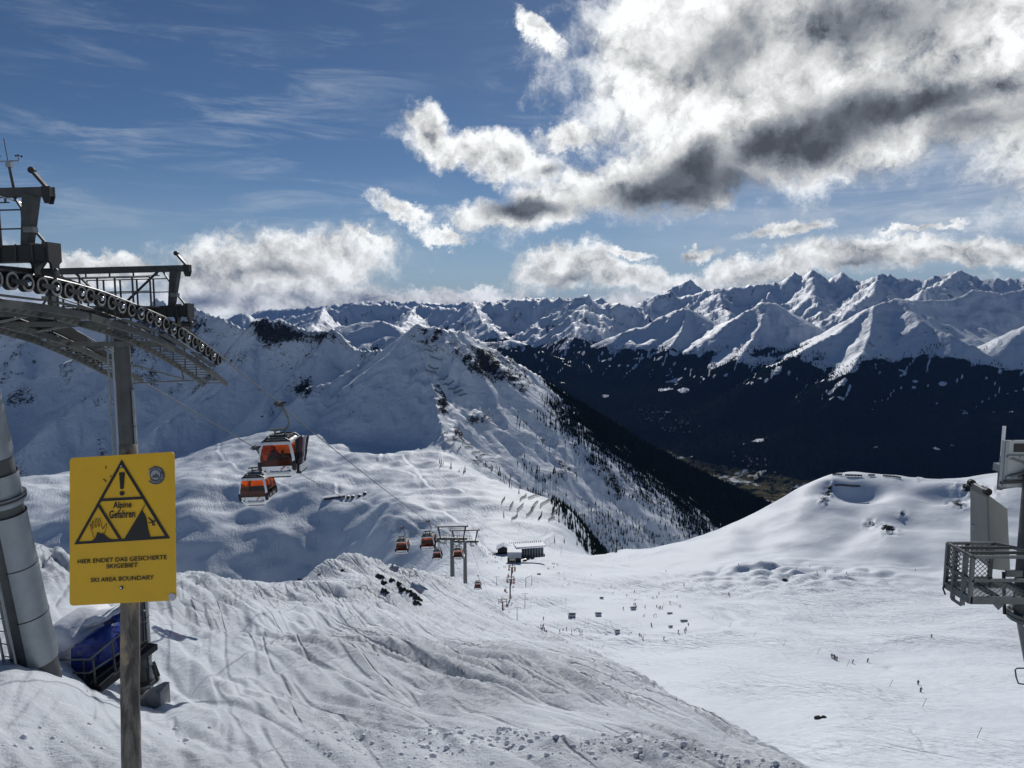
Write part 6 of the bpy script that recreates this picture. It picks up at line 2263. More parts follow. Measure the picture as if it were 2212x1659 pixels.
    # ---- pale control panel
    p0, p1 = pp(2172, 952, 15.0), pp(2172, 1056, 15.0)
    w = 1.5
    zc, hh = (p0.z + p1.z) / 2, p0.z - p1.z
    panel = thing('control_panel', 'pale grey rectangular panel back with cross struts at right edge', 'panel', (p0.x, p0.y, p1.z))
    pm = mat('panel_paint', (0.50, 0.52, 0.50), 0.45, 0.1, 0.06, 2.0, dirt=((0.3, 0.32, 0.3), 0.3))
    MB().box((p0.x + w / 2, p0.y + .06, zc), (w, .09, hh)).build('back_plate', pm, panel)
    for xx in (p0.x + .04,):
        MB().box((xx, p0.y - .003, zc), (.07, .03, hh - .02)).build('edge_profile', CLAD, panel)
    MB().box((p0.x + .38, p0.y + .008, p0.z - .15), (.36, .02, .18)).build('opening', BLACKP, panel)
    for dz in (.33, .78):
        MB().box((p0.x + w / 2, p0.y - .02, p0.z - dz), (w - .1, .06, .05)).build('mounting_rail', CLAD, panel)
        for k in range(3):
            MB().tube((p0.x + .30 + .1 * k, p0.y - .055, p0.z - dz), (p0.x + .30 + .1 * k, p0.y - .045, p0.z - dz), .014, 8).build('bolt', BSTEEL, panel)
    MB().bar((p0.x + .14, p0.y - .04, p0.z - .36), (p0.x + .7, p0.y - .04, p0.z - .56), .03, .05).build('cross_strut', STEEL, panel)
    MB().bar((p0.x + .14, p0.y - .04, p0.z - .76), (p0.x + .7, p0.y - .04, p0.z - .60), .03, .05).build('cross_strut', STEEL, panel)
    MB().bar((p0.x - .1, p0.y - .08, p0.z - .88), (p0.x + w, p0.y - .08, p0.z - .80), .04, .06).build('support_arm', DSTEEL, panel)
    # ---- small wire hoop
    h0 = pp(2194, 1452, 12.0)
    hoop = MB().path([pp(2215, 1478, 12), pp(2200, 1476, 12), pp(2195, 1462, 12), pp(2193, 1446, 12), pp(2197, 1443, 12), pp(2215, 1443, 12), pp(2240, 1443, 12), pp(2240, 1520, 12)], .012, 6).build('wire_hoop', DSTEEL, base=h0)
    tag(hoop, 'bent dark wire hoop at the lower right edge', 'hoop')


build_mast()

# ------------------------------------------------------------------ trees
def conifer_meshes():
    bark = mat('bark', (0.035, 0.027, 0.02), 0.9)
    out = []
    for k in range(3):
        rs = random.Random(50 + k)
        tr = MB().tube((0, 0, -0.6), (0, 0, 4.0), .22, 6, .10).mesh('trunk', bark)
        mb = MB()
        tiers = 6
        for i in range(tiers):
            z0 = 0.9 + i * 1.75 + rs.uniform(-.15, .15)
            r = 2.1 * (1 - i / (tiers + .3)) * rs.uniform(.88, 1.1)
            n = 9
            vs = [Vector((0, 0, z0 + 2.6))]
            for q in range(n):
                a = 2 * math.pi * q / n + rs.uniform(-.2, .2)
                rr = r * (1.0 if q % 2 else .55) * rs.uniform(.8, 1.15)
                vs.append(Vector((rr * math.cos(a), rr * math.sin(a), z0 - .35 * (q % 2) + rs.uniform(-.15, .15))))
            vs.append(Vector((0, 0, z0 + .5)))
            fs = [(0, 1 + q, 1 + (q + 1) % n) for q in range(n)] + [(n + 1, 1 + (q + 1) % n, 1 + q) for q in range(n)]
            mb._add(vs, fs)
        out.append((tr, mb.mesh('crown', mat('needles', (0.016, 0.024, 0.016), 0.9, 0, 0.4, 0.6, 0.0))))
    return out


def pick(poly, n, rs):
    """random pixels inside a polygon"""
    xs, ys = [p[0] for p in poly], [p[1] for p in poly]
    out = []
    while len(out) < n:
        x, y = rs.uniform(min(xs), max(xs)), rs.uniform(min(ys), max(ys))
        c = False
        for i in range(len(poly)):
            (xa, ya), (xb, yb) = poly[i], poly[(i + 1) % len(poly)]
            if (ya > y) != (yb > y) and x < (xb - xa) * (y - ya) / (yb - ya) + xa:
                c = not c
        if c:
            out.append((x, y))
    return out


def build_trees():
    kinds = conifer_meshes()
    rs = random.Random(9)
    stands = ['dark conifer in the thin row above the snow fences', 'dark conifer on the shoulder edge right of the upper snow fences', 'dark conifer at the lower end of the fence shoulder', 'dark conifer on the bright flank just behind the fence shoulder', 'dark conifer low on the flank beside the black gully', 'small dark conifer at the edge between shade and light', 'dark conifer on the snow rise right of the shed']
    near, labs = [], []
    # along the shoulder with the snow fences and down to the gully
    for poly, n in (([(1040, 1000), (1075, 1005), (1130, 1055), (1120, 1070)], 26), ([(1120, 1050), (1180, 1060), (1240, 1100), (1230, 1115)], 30),
                    ([(1230, 1100), (1300, 1130), (1350, 1180), (1330, 1200), (1270, 1150)], 60),
                    ([(1200, 1060), (1330, 1100), (1430, 1160), (1380, 1185), (1290, 1120)], 74),
                    ([(1330, 1110), (1500, 1130), (1560, 1125), (1440, 1175), (1390, 1180)], 60),
                    ([(930, 990), (960, 1000), (1010, 1020), (1000, 1030)], 8), ([(1140, 1160), (1230, 1170), (1340, 1190), (1330, 1196)], 12)):
        near += pick(poly, n, rs)
        labs += [stands.pop(0)] * n
    pts = on_ground(near, 1000, 3300)
    for i, (p, d) in enumerate(pts):
        tr, cr = kinds[i % 3]
        s = rs.uniform(.65, 1.15) * (1.0 if d > 1500 else .8)
        t = thing('conifer', labs[i], 'tree', p - Vector((0, 0, .3)), 'conifers on the central mountain')
        t.scale = (s, s, s * rs.uniform(.9, 1.25))
        t.rotation_euler = (0, 0, rs.uniform(0, 6))
        for nm, me in (('trunk', tr), ('crown', cr)):
            o = bpy.data.objects.new(nm, me)
            COL.objects.link(o)
            o.parent = t

    def mass(name, label, pts, h0, h1, seed):
        rs = random.Random(seed)
        vs, fs = [], []
        for (x, y, z) in pts:
            h = rs.uniform(h0, h1)
            r = h * rs.uniform(.13, .19)
            b = len(vs)
            a0 = rs.uniform(0, 2)
            for q in range(5):
                a = a0 + 2 * math.pi * q / 5
                vs.append((x + r * math.cos(a), y + r * math.sin(a), z - 1))
            vs.append((x, y, z + h))
            for q in range(5):
                fs.append((b + q, b + (q + 1) % 5, b + 5))
        me = bpy.data.meshes.new(name)
        me.from_pydata(vs, [], fs)
        me.materials.append(mat('needles', (0.016, 0.024, 0.016)))
        o = bpy.data.objects.new(name, me)
        COL.objects.link(o)
        tag(o, label, 'forest', kind='stuff')
    rg = np.random.RandomState(19)
    allz = np.concatenate([GRIDS[1]['z'] / np.hypot(GRIDS[1]['X'], GRIDS[1]['Y']), GRIDS[2]['z'] / np.hypot(GRIDS[2]['X'], GRIDS[2]['Y'])])
    hor = np.maximum.accumulate(allz, axis=0)
    seen = allz >= hor - 0.004
    n1 = GRIDS[1]['z'].shape[0]

    def scatter(g, vis, count, lo, jit):
        ok = vis & (g['wood'] > lo)
        ok[:, :26] = False
        ok[:, -26:] = False
        i, j = np.where(ok)
        # equal share per metre of ground, not per grid cell
        w = np.hypot(g['X'][i, j], g['Y'][i, j])
        k = rg.choice(len(i), min(count, len(i)), p=w / w.sum())
        rad = np.hypot(g['X'][i[k], j[k]], g['Y'][i[k], j[k]])
        x = g['X'][i[k], j[k]] + rg.uniform(-1, 1, len(k)) * rad * jit
        y = g['Y'][i[k], j[k]] + rg.uniform(-1, 1, len(k)) * rad * jit
        return list(zip(x, y, ground_fast(x, y)))
    mass('forest', 'dark conifer forest covering the right flank of the central mountain', scatter(GRIDS[1], seen[:n1], 8000, 0.22, 0.0035) + scatter(GRIDS[1], seen[:n1], 2200, -0.02, 0.004), 8, 16, 3)
    mass('forest', 'dark conifer forest on the far valley slopes below the snow line', scatter(GRIDS[2], seen[n1:], 22000, 0.12, 0.004), 15, 28, 4)


build_trees()

# ------------------------------------------------------------------ rocks on the near crest and boulders in the basin
ROCKM = mat('dark_rock', (0.06, 0.058, 0.056), 0.9, 0, 0.45, 3.0, 0.1, bump=0.06)


def build_rocks():
    spots = [(823, 1251, 1.0), (832, 1264, .8), (832, 1280, .8), (849, 1259, .7), (865, 1266, .8), (872, 1276, .9), (886, 1281, .8), (896, 1290, 1.0), (903, 1296, .9), (902, 1308, .8), (648, 1238, .45), (690, 1243, .35), (742, 1234, .5)]
    names = ('uppermost', 'second', 'third', 'fourth', 'fifth', 'sixth', 'seventh', 'eighth', 'ninth', 'lowest')
    for i, (px, py, s) in enumerate(spots):
        c = on_ground_near(px, py)
        mb = MB()
        for k in range(3):
            mb.blob((c.x + (k - 1) * s * .34, c.y + (k % 2) * .25, c.z + s * (.12 - .14 * k)), s * (.42, .32, .28)[k], i * 7 + k, .42, 1, (1.0, .8, 1.35))
        o = mb.build('rock', ROCKM, base=c)
        lab = ('dark rock sticking out of the near crest, %s of the row going down' % names[i]) if i < 10 else ('small dark rock on the crest left of the snow mound', 'tiny dark rock left of the crest mound', 'small dark rock just beside the crest mound')[i - 10]
        tag(o, lab, 'rock', 'rocks on the near crest')
    for i, (px, py, s, lab) in enumerate(((1768, 1552, 1.0, 'lone dark boulder in the open snow at lower right'), (1780, 1550, .7, 'smaller boulder right beside the lone dark boulder'), (1695, 1253, 2.2, 'dark rock half buried in the snow hollows of the basin'))):
        c = on_ground([(px, py)], 150, 1200)[0][0]
        o = MB().blob(c + Vector((0, 0, .1)), s, 90 + i, .3, 2, (1.2, 1, .7)).build('rock', ROCKM, base=c)
        tag(o, lab, 'rock', 'boulders in the basin')


def on_ground_near(px, py):
    d = np.exp(np.linspace(math.log(4), math.log(150), 500))
    u, v = (px - 1106) / FPX, (829 - py) / FPX
    cy, cz = math.cos(PITCH) + v * math.sin(PITCH), v * math.cos(PITCH) - math.sin(PITCH)
    z = ground(u * d, cy * d)
    k = np.where(cz * d <= z)[0]
    k = k[0] if len(k) else int(np.argmin(cz * d - z))
    return Vector((u * d[k], cy * d[k], z[k]))


build_rocks()


# ------------------------------------------------------------------ loose clods of snow
def build_clods():
    rs = random.Random(77)
    base = []
    for k in range(5):
        m = MB().blob((0, 0, 0), 1.0, 200 + k, .3, 1, (1, 1, .75))
        base.append(([Vector(p) for p in m.v], m.f))
    X, Y, S = [], [], []
    for _ in range(3000):
        x = rs.uniform(-7, 16)
        line = 17.4 + 0.03 * abs(x)
        y = line + rs.gauss(0, 1.0)
        if rs.random() > sstep(np.array(x), -8.0, 2.5):
            continue
        X.append(x)
        Y.append(y)
        S.append(0.02 + 0.10 * rs.random() ** 6)
    for _ in range(110):
        a, d = rs.uniform(-.66, .5), rs.uniform(13, 45)
        X.append(d * math.sin(a))
        Y.append(d * math.cos(a))
        S.append(0.02 + 0.07 * rs.random() ** 4)
    for cx, cy in ((180, 1590), (420, 1600), (330, 1580), (90, 1625)):
        p = on_ground_near(cx, cy)
        for _ in range(9):
            X.append(p.x + rs.gauss(0, .6))
            Y.append(p.y + rs.gauss(0, .6))
            S.append(0.02 + 0.09 * rs.random() ** 3)
    Z = ground(np.array(X), np.array(Y))
    vs, fs = [], []
    for x, y, z, s in zip(X, Y, Z, S):
        bv, bf = base[rs.randrange(5)]
        a = rs.uniform(0, 6.3)
        ca, sa = math.cos(a) * s, math.sin(a) * s
        b = len(vs)
        for p in bv:
            vs.append((x + p.x * ca - p.y * sa, y + p.x * sa + p.y * ca, z + p.z * s + s * .12))
        fs.extend([tuple(b + i for i in f) for f in bf])
    me = bpy.data.meshes.new('snow_clods')
    me.from_pydata(vs, [], fs)
    me.materials.append(SNOWB)
    me.polygons.foreach_set('use_smooth', [True] * len(me.polygons))
    o = bpy.data.objects.new('snow_clods', me)
    COL.objects.link(o)
    tag(o, 'loose clods of snow strewn over the near bank', 'snow clods', kind='stuff')


build_clods()


# ------------------------------------------------------------------ skiers, poles, park features
def build_skiers():
    def c6(x, y):
        return (1152 + .1984 * x, 1234.4 + .1984 * y)

    def c4(x, y):
        return (1207 + .4544 * x, 1097 + .4544 * y)

    def c5(x, y):
        return (823 + .1736 * x, 1097 + .1736 * y)
    sets = [
        ('tiny skier waiting in the crowd at the near end of the snow park', 'stand', [c6(*p) for p in [(110, 520), (90, 640), (105, 660), (120, 640), (82, 600), (98, 610), (128, 665), (70, 660), (50, 665), (30, 662), (145, 668), (112, 600)]]),
        ('tiny skier riding among the ramps of the snow park', 'ski', [c6(*p) for p in [(290, 660), (322, 650), (360, 630), (385, 505), (410, 512), (450, 515), (420, 665), (510, 675), (528, 675), (980, 410), (1095, 365), (1110, 365), (1122, 390), (1285, 585), (1290, 605), (1688, 590), (1663, 635), (1650, 655), (1578, 665)]]),
        ('tiny skier on the track below the snow park', 'ski', [c6(*p) for p in [(1153, 698), (1175, 715), (1192, 735), (1420, 740)]]),
        ('tiny skier on the broad piste right of the snow park', 'ski', [c6(*p) for p in [(1018, 270), (1102, 225), (845, 165), (628, 45), (1300, 290), (1345, 282), (1368, 248), (1215, 390), (1345, 390), (1368, 405), (1385, 400), (1403, 405), (1488, 345), (1562, 280), (1595, 388), (1640, 155), (2128, 252)]]),
        ('small skier standing in the group beside the piste poles', 'stand', [c4(*p) for p in [(1297, 712), (1303, 713), (1310, 716), (1313, 722), (1322, 724)]]),
        ('tiny skier on the flat track under the right hill', 'ski', [c4(*p) for p in [(855, 272), (1017, 277), (978, 285), (1130, 290), (1193, 280), (1228, 310), (1267, 300), (1367, 312), (510, 303), (595, 368), (808, 410), (1695, 297)]]),
        ('tiny skier on the run left of the long shed', 'ski', [c5(*p) for p in [(1250, 490), (1265, 510), (1220, 530), (1240, 535), (1292, 530), (1298, 550), (1340, 530), (1345, 580), (1360, 525), (1365, 580), (1372, 550), (1385, 570), (1388, 600), (1275, 605), (1418, 620), (1427, 625), (1500, 635), (1425, 670), (1450, 680), (1325, 685), (1470, 755), (1530, 740), (1550, 740), (1215, 360)]]),
        ('tiny skier in the cluster right of the long shed', 'stand', [c5(*p) for p in [(2075, 760), (2090, 765), (2130, 700), (2145, 700), (2150, 740), (2160, 700), (2185, 705), (2200, 720)]]),
    ]
    singles = [('lone skier just right of the standing group', c4(1396, 738)), ('lone skier well right of the standing group', c4(1468, 732)), ('upper of the two skiers on the lower right piste', c4(1708, 840)), ('lower of the two skiers on the lower right piste', c4(1720, 875)),
               ('single skier on the open slope left of the meshed platform', c4(1771, 615)), ('skier alone near the lower drag lift pylon', c5(2020, 1390))]
    rs = random.Random(5)
    ski = MB().box((-.13, -.15, .03), (.09, 1.7, .03)).box((.13, -.15, .03), (.09, 1.7, .03)).mesh('skis', mat('ski_dark', (0.02, 0.02, 0.03)))
    px, meta = [], []
    for lab, pose, pts in sets:
        for p in pts:
            px.append(p)
            meta.append((lab, pose))
    for lab, p in singles:
        px.append(p)
        meta.append((lab, 'ski'))
    for (p, d), (lab, pose) in zip(on_ground(px, 170, 1300), meta):
        t = thing('person', lab, 'skier', p, 'skiers on the pistes')
        t.rotation_euler = (0, 0, rs.uniform(-1.2, 1.2))
        t.scale = (1.1, 1.1, 1.1)
        o = bpy.data.objects.new('body', PEOPLE[(pose, rs.choice((0, 0, 0, 1, 1, 2, 3)))])
        COL.objects.link(o)
        o.parent = t
        o = bpy.data.objects.new('skis', ski)
        COL.objects.link(o)
        o.parent = t
    # leaning marker poles along the piste
    base = [c6(*p) for p in ((550, 85), (735, 160), (930, 220), (1143, 290), (1405, 375), (1942, 527), (2130, 610))] + [c4(*p) for p in ((925, 612), (1066, 655), (1228, 692), (1368, 752), (1570, 850), (1727, 945), (1985, 1092))]
    ords = ('first', 'second', 'third', 'fourth', 'fifth', 'sixth', 'seventh', 'eighth', 'ninth', 'tenth', 'eleventh', 'twelfth', 'thirteenth', 'fourteenth')
    pm = mat('pole_dark', (0.03, 0.03, 0.035), 0.6)
    for (p, d), w in zip(on_ground(base, 170, 900), ords):
        o = MB().tube(p - Vector((0, 0, .4)), p + Vector((1.15, 0, 2.7)), .055, 6).tube(p + Vector((1.0, 0, 2.33)), p + Vector((1.06, 0, 2.48)), .075, 6).build('marker_pole', pm, base=p)
        tag(o, 'leaning dark piste marker pole, %s counted from the shed' % w, 'pole', 'piste marker poles')
    # snow ramps, the shade on their lips put in as a dark sheet
    ramps = [(425, 495, 80, 3.6, 'largest jump ramp of the snow park, lip shade painted on'), (712, 482, 70, 3.0, 'jump ramp right of the largest ramp'), (1092, 412, 62, 2.4, 'jump ramp with two skiers on its top'), (746, 300, 42, 2.2, 'small block ramp high up in the snow park'), (918, 668, 55, 2.6, 'jump ramp at the lower bend of the snow park'),
             (1645, 545, 80, 1.5, 'wide low ramp at the right end of the park'), (1500, 612, 40, 1.8, 'narrow ramp below the wide low ramp'), (1490, 460, 60, 1.2, 'flat low ramp right of the park middle'), (62, 34, 45, 1.8, 'jump ramp at the upper left of the park')]
    sm = mat('packed_snow', (0.78, 0.81, 0.86), 0.6, 0, 0.05, 0.5, 0.1, bump=0.1)
    for (p, d), (x, y, wpx, hh, lab) in zip(on_ground([c6(r[0], r[1]) for r in ramps], 300, 900), ramps):
        w, hh = wpx * .1984 / FPX * d * .9, hh * .8
        t = thing('jump_ramp', lab, 'ramp', p, 'jump ramps of the snow park')
        L = hh * 2.6
        MB().prism([(0, -1.0), (0, hh), (.5, hh + .05), (L * .5, hh * .55), (L, -.3), (L, -1.0)], p, (0, 1, 0), (0, 0, 1), (1, 0, 0), w).build('snow_body', sm, t)
        MB().box(p + Vector((0, -.06, hh - hh * .22)), (w * .98, .10, hh * .42)).build('lip_shade', mat('ramp_shade', (0.11, 0.12, 0.135), 0.7), t)  # dark sheet standing in for shade on the snow face
    rails = [(476, 652, 72, 'arched dark rail at the lower edge of the park'), (1058, 685, 45, 'straight dark box on the track below the park'), (1208, 490, 27, 'short slanting rail in the park middle'), (1328, 492, 45, 'curved pale rail right of the park middle'), (866, 242, 22, 'tiny rail near the upper park edge'), (1108, 322, 26, 'short rail above the ramp with two skiers'),
             (458, 130, 36, 'dark rail on the upper left mound'), (390, 152, 34, 'pale looped rail beside the dark upper rail'), (344, 82, 30, 'small rail on the second mound from the top'), (276, 22, 30, 'topmost small rail of the park'), (718, 195, 30, 'thin rail right of the upper mounds')]
    for (p, d), (x, y, wpx, lab) in zip(on_ground([c6(r[0], r[1]) for r in rails], 300, 900), rails):
        w = wpx * .1984 / FPX * d
        t = thing('slide_rail', lab, 'rail', p, 'slide rails of the snow park')
        arch = .9 if 'arch' in lab or 'curved' in lab or 'loop' in lab else .15
        MB().path([p + Vector((-w / 2 + w * k / 8, .3 * k, .45 + arch * math.sin(math.pi * k / 8))) for k in range(9)], .16, 6).build('beam', DSTEEL, t)
        for s in (-.35, .35):
            MB().bar(p + Vector((w * s, .3 * (4 + 8 * s), -.5)), p + Vector((w * s, .3 * (4 + 8 * s), .5)), .15, .15, up=(0, 1, 0)).build('leg', DSTEEL, t)


build_skiers()


# ------------------------------------------------------------------ avalanche fences
def build_fences():
    def c1(x, y):
        return (329 + .3968 * x, 548.6 + .3968 * y)

    def c2(x, y):
        return (1207 + .4544 * x, 548.6 + .4544 * y)
    sets = [('on the shoulder below the central peak', [(c1(*a), c1(*b)) for a, b in [((1900, 1360), (1920, 1330)), ((1945, 1385), (1965, 1355)), ((1985, 1400), (2020, 1365)), ((1915, 1440), (1910, 1405)), ((1955, 1450), (1990, 1415)), ((2035, 1430), (2075, 1385)), ((2060, 1395), (2100, 1355)), ((2000, 1345), (2040, 1305)),
                                                                                      ((2045, 1335), (2120, 1295)), ((2110, 1375), (2165, 1320)), ((2100, 1450), (2130, 1405)), ((2155, 1455), (2190, 1440)), ((2170, 1425), (2212, 1390)), ((2180, 1395), (2212, 1350)), ((2150, 1350), (2200, 1310)), ((2230, 1440), (2270, 1400))]], 1000, 1700, 5.0),
            ('along the edge between shade and light', [(c1(*a), c1(*b)) for a, b in [((1575, 1000), (1610, 975)), ((1595, 1030), (1640, 1000)), ((1620, 1060), (1645, 1040)), ((1635, 1010), (1690, 990)), ((1660, 1080), (1680, 1050)), ((1685, 1030), (1730, 1010)), ((1700, 1055), (1740, 1035)), ((1740, 1085), (1780, 1065)), ((1780, 1105), (1810, 1095)), ((1745, 1130), (1800, 1125)), ((1800, 1150), (1850, 1165))]], 1200, 2300, 5.0),
            ('on the upper face of the central peak', [(c1(*a), c1(*b)) for a, b in [((1440, 480), (1500, 495)), ((1480, 525), (1530, 540)), ((1510, 560), (1580, 580)), ((1500, 610), (1560, 625)), ((1490, 640), (1550, 655)), ((1560, 690), (1610, 665)), ((1585, 715), (1645, 695)), ((1610, 740), (1670, 725)), ((1640, 760), (1690, 745)), ((1670, 775), (1710, 765)), ((1560, 790), (1620, 830))]], 1600, 3300, 6.0),
            ('under the top of the right hill', [(c2(*a), c2(*b)) for a, b in [((1300, 1052), (1345, 1052)), ((1360, 1055), (1440, 1058)), ((1470, 1055), (1500, 1055)), ((1540, 1058), (1625, 1068)), ((1310, 1103), (1430, 1107))]], 500, 1100, 2.6)]
    ords = ('first', 'second', 'third', 'fourth', 'fifth', 'sixth', 'seventh', 'eighth', 'ninth', 'tenth', 'eleventh', 'twelfth', 'thirteenth', 'fourteenth', 'fifteenth', 'sixteenth')
    fm = mat('fence_steel', (0.04, 0.038, 0.035), 0.8, 0, 0.3, 0.5)
    for where, segs, d0, d1, hgt in sets:
        pix_ = [p for s in segs for p in s]
        g = on_ground(pix_, d0, d1)
        for i in range(len(segs)):
            (a, da), (b, db) = g[2 * i], g[2 * i + 1]
            if abs(da - db) > 60:
                k = da / db
                b = Vector((a.x + (segs[i][1][0] - segs[i][0][0]) / FPX * da, a.y + (60 if db > da else -60), 0))
                b.z = ground(b.x, b.y)
            L = (b - a).length
            n = max(3, int(L / 4))
            mb = MB()
            mids = np.linspace(0, 1, n + 1)
            xs = np.array([a.x + (b.x - a.x) * t for t in mids])
            ys = np.array([a.y + (b.y - a.y) * t for t in mids])
            zs = ground(xs, ys)
            P = [Vector(q) for q in zip(xs, ys, zs)]
            for q in P:
                mb.bar(q - Vector((0, 0, .5)), q + Vector((.3, -.6, hgt)), .35, .35, up=(0, 1, 0))
            for q0, q1 in zip(P[:-1], P[1:]):
                for f in (.35, .65, .95):
                    mb.bar(q0 + Vector((.3 * f, -.6 * f, hgt * f)), q1 + Vector((.3 * f, -.6 * f, hgt * f)), .14, .7)
            o = mb.build('avalanche_fence', fm, base=a)
            tag(o, 'dark snow fence %s, %s counted from the left' % (where, ords[i]), 'snow fence', 'avalanche fences')


build_fences()


# ------------------------------------------------------------------ drag lifts, station, huts
def t_pylon(p, h, label, grp='drag lift pylons', w=2.2):
    t = thing('drag_lift_pylon', label, 'lift pylon', p, grp)
    MB().tube(p - Vector((0, 0, .6)), p + Vector((0, 0, h)), .22, 8, .15).build('post', DSTEEL, t)
    MB().bar(p + Vector((-w, 0, h)), p + Vector((w, 0, h)), .2, .2).build('crossarm', DSTEEL, t)
    for s in (-1, 1):
        MB().bar(p + Vector((s * w, -.8, h - .25)), p + Vector((s * w, .8, h - .35)), .2, .3).build('roller_battery', BSTEEL, t)
    return t


def build_valley_things():
    q = on_ground([(1117, 1348), (1134, 1307), (1073, 1262), (1212, 1196)], 330, 1300)
    for (p, d), lab, h in zip(q, ('nearest drag lift pylon, right of the low lift towers', 'second drag lift pylon, uphill of the nearest', 'small lone pylon left of the low lift towers', 'lone pylon on the snow rise right of the shed'), (11.0, 9.0, 7.0, 9.0)):
        t_pylon(p, h, lab)
    # portal frame of the drag lift
    (a, d), (b, _) = on_ground([(1136, 1262), (1149, 1258)], 330, 1300)
    t = thing('lift_portal', 'dark portal frame of the drag lift', 'lift portal', a)
    for p in (a, b):
        MB().tube(p - Vector((0, 0, .5)), p + Vector((0, 0, 6)), .3, 8, .22).build('post', DSTEEL, t)
    MB().bar(a + Vector((0, 0, 6)), Vector((b.x, b.y, a.z + 6)), .4, .4).build('crossbeam', DSTEEL, t)
    # drag lift in the bowl on the left
    pts = [(620, 1035), (625, 1050), (645, 1090), (656, 1107), (669, 1150), (682, 1175)]
    lab = ('topmost', 'second', 'third', 'fourth', 'fifth', 'lowest')
    for (p, d), w in zip(on_ground(pts, 900, 2200), lab):
        t_pylon(p, 11.0, 'thin drag lift pylon in the left bowl, %s of six' % w, 'drag lift pylons in the bowl', 2.6)

    # ---- bottom station: long open shed
    g = on_ground([(1098, 1216), (1146, 1203)], 500, 1300)
    o, d = g[0]
    k = d / FPX
    white = mat('shed_white', (0.55, 0.56, 0.57), 0.7)
    dark = mat('shed_dark', (0.03, 0.032, 0.035), 0.8)
    gl = mat('shed_glazing', (0.10, 0.12, 0.13), 0.3)
    t = thing('lift_station', 'long white-roofed lift station shed with open glazed side', 'lift station', o)
    W1 = 19.0
    # front block (mouth towards the viewer)
    x0, y0, z0 = o.x - 1, o.y, o.z - 1

    def bx(cx, cy, cz, sx, sy, sz, nm, m):
        return MB().box((x0 + cx, y0 + cy, z0 + cz), (sx, sy, sz)).build(nm, m, t)
    bx(7.5, 9, 6.0, 14, 18, 12, 'front_block', dark)
    bx(7.5, 9.0, 12.6, 15.2, 19.0, 1.1, 'snow_roof', SNOWB)
    bx(7.5, -0.1, 9.2, 14.6, .4, 5.2, 'fascia', white)
    bx(0.3, 9, 6.0, .6, 18.2, 12.2, 'side_wall', white)
    # long hall behind, running off to the right
    c, s = math.cos(math.radians(18)), math.sin(math.radians(18))
    for i in range(9):
        u = 16 + i * 3.1
        MB().box((x0 + u * c, y0 + 12 + u * s * .6, z0 + 6.5), (.5, .5, 9.0)).build('column', white, t)
        if i < 8:
            MB().box((x0 + (u + 1.55) * c, y0 + 14.5 + (u + 1.55) * s * .6, z0 + 6.5), (2.6, .2, 8.4)).build('window', gl, t)
    MB().bar((x0 + 8, y0 + 18, z0 + 13.6), (x0 + 42 * c, y0 + 18 + 42 * s * .6, z0 + 13.2), 14, 1.4).build('snow_roof', SNOWB, t)
    MB().bar((x0 + 12, y0 + 16, z0 + 1.8), (x0 + 42 * c, y0 + 16 + 42 * s * .6, z0 + 1.8), 6, 2.6).build('plinth', dark, t)
    for i in range(16):
        MB().blob((x0 + 2 + i * 2.3, y0 + 24 + i * .5, z0 + 14.6), .8, i, .2, 1).build('roof_light', mat('roof_light', (0.85, 0.86, 0.88), 0.15, 0.6), t)
    # round base ring of the last tower in front
    # ---- mountain hut left of it
    h = on_ground([(1088, 1192)], 500, 1300)[0][0]
    t = thing('mountain_hut', 'dark timber hut with snowy gable roof left of the shed', 'hut', h)
    MB().box(h + Vector((0, 0, 2.5)), (15, 11, 6)).build('wall', DARKWOOD, t)
    for sx in (-1, 1):
        MB().prism([(0, 0), (9.2 * sx, -4.6), (9.2 * sx, -3.7), (0, 1.0)] if sx < 0 else [(0, 0), (0, 1.0), (9.2, -3.7), (9.2, -4.6)], h + Vector((0, 0, 9.6)), (1, 0, 0), (0, 0, 1), (0, 1, 0), 14).build('snow_roof', SNOWB, t)
    MB().prism([(-7.5, 0), (7.5, 0), (0, 4.0)], h + Vector((0, 0, 5.5)), (1, 0, 0), (0, 0, 1), (0, 1, 0), 11.1).build('gable', DARKWOOD, t)
    for kx in range(4):
        MB().box(h + Vector((-5.2 + 3.4 * kx, -5.6, 3.2)), (1.5, .15, 1.4)).build('window', gl, t)
    g = on_ground([(1078, 1196)], 500, 1300)[0][0]
    t = thing('terrace', 'dark wooden terrace in front of the mountain hut', 'terrace', g)
    MB().box(g + Vector((3, 0, .4)), (20, 5, .8)).build('deck', DARKWOOD, t)
    for kx in range(7):
        MB().box(g + Vector((-6 + 3 * kx, -2.4, 1.3)), (.3, .3, 1.4)).build('rail_post', DARKWOOD, t)
    # ---- snow groomers by the shed
    for (p, dd), lab in zip(on_ground([(1140, 1207), (1150, 1205), (1134, 1212)], 500, 1300), ('dark snow groomer parked at the right end of the shed', 'second snow groomer, farthest right beside the shed', 'snow groomer in front of the shed corner')):
        t = thing('snow_groomer', lab, 'snow groomer', p, 'snow groomers at the shed')
        MB().box(p + Vector((0, 0, 1.7)), (3.4, 2.6, 1.5)).build('cab', mat('groomer_red', (0.10, 0.015, 0.012), 0.5), t)
        MB().box(p + Vector((.4, 0, 2.7)), (1.8, 2.2, 1.1)).build('windscreen', gl, t)
        for sy in (-1.3, 1.3):
            MB().box(p + Vector((0, sy, .6)), (5.2, 1.0, 1.1)).build('track', RUBBER, t)
        MB().box(p + Vector((-3.2, 0, .8)), (.3, 4.6, 1.2)).build('blade', DSTEEL, t)
    # ---- long low building and huts in the bowl
    (a, d), (b, _) = on_ground([(700, 1078), (745, 1072)], 900, 2200)
    t = thing('low_building', 'long low flat-roofed building in the left bowl', 'building', a)
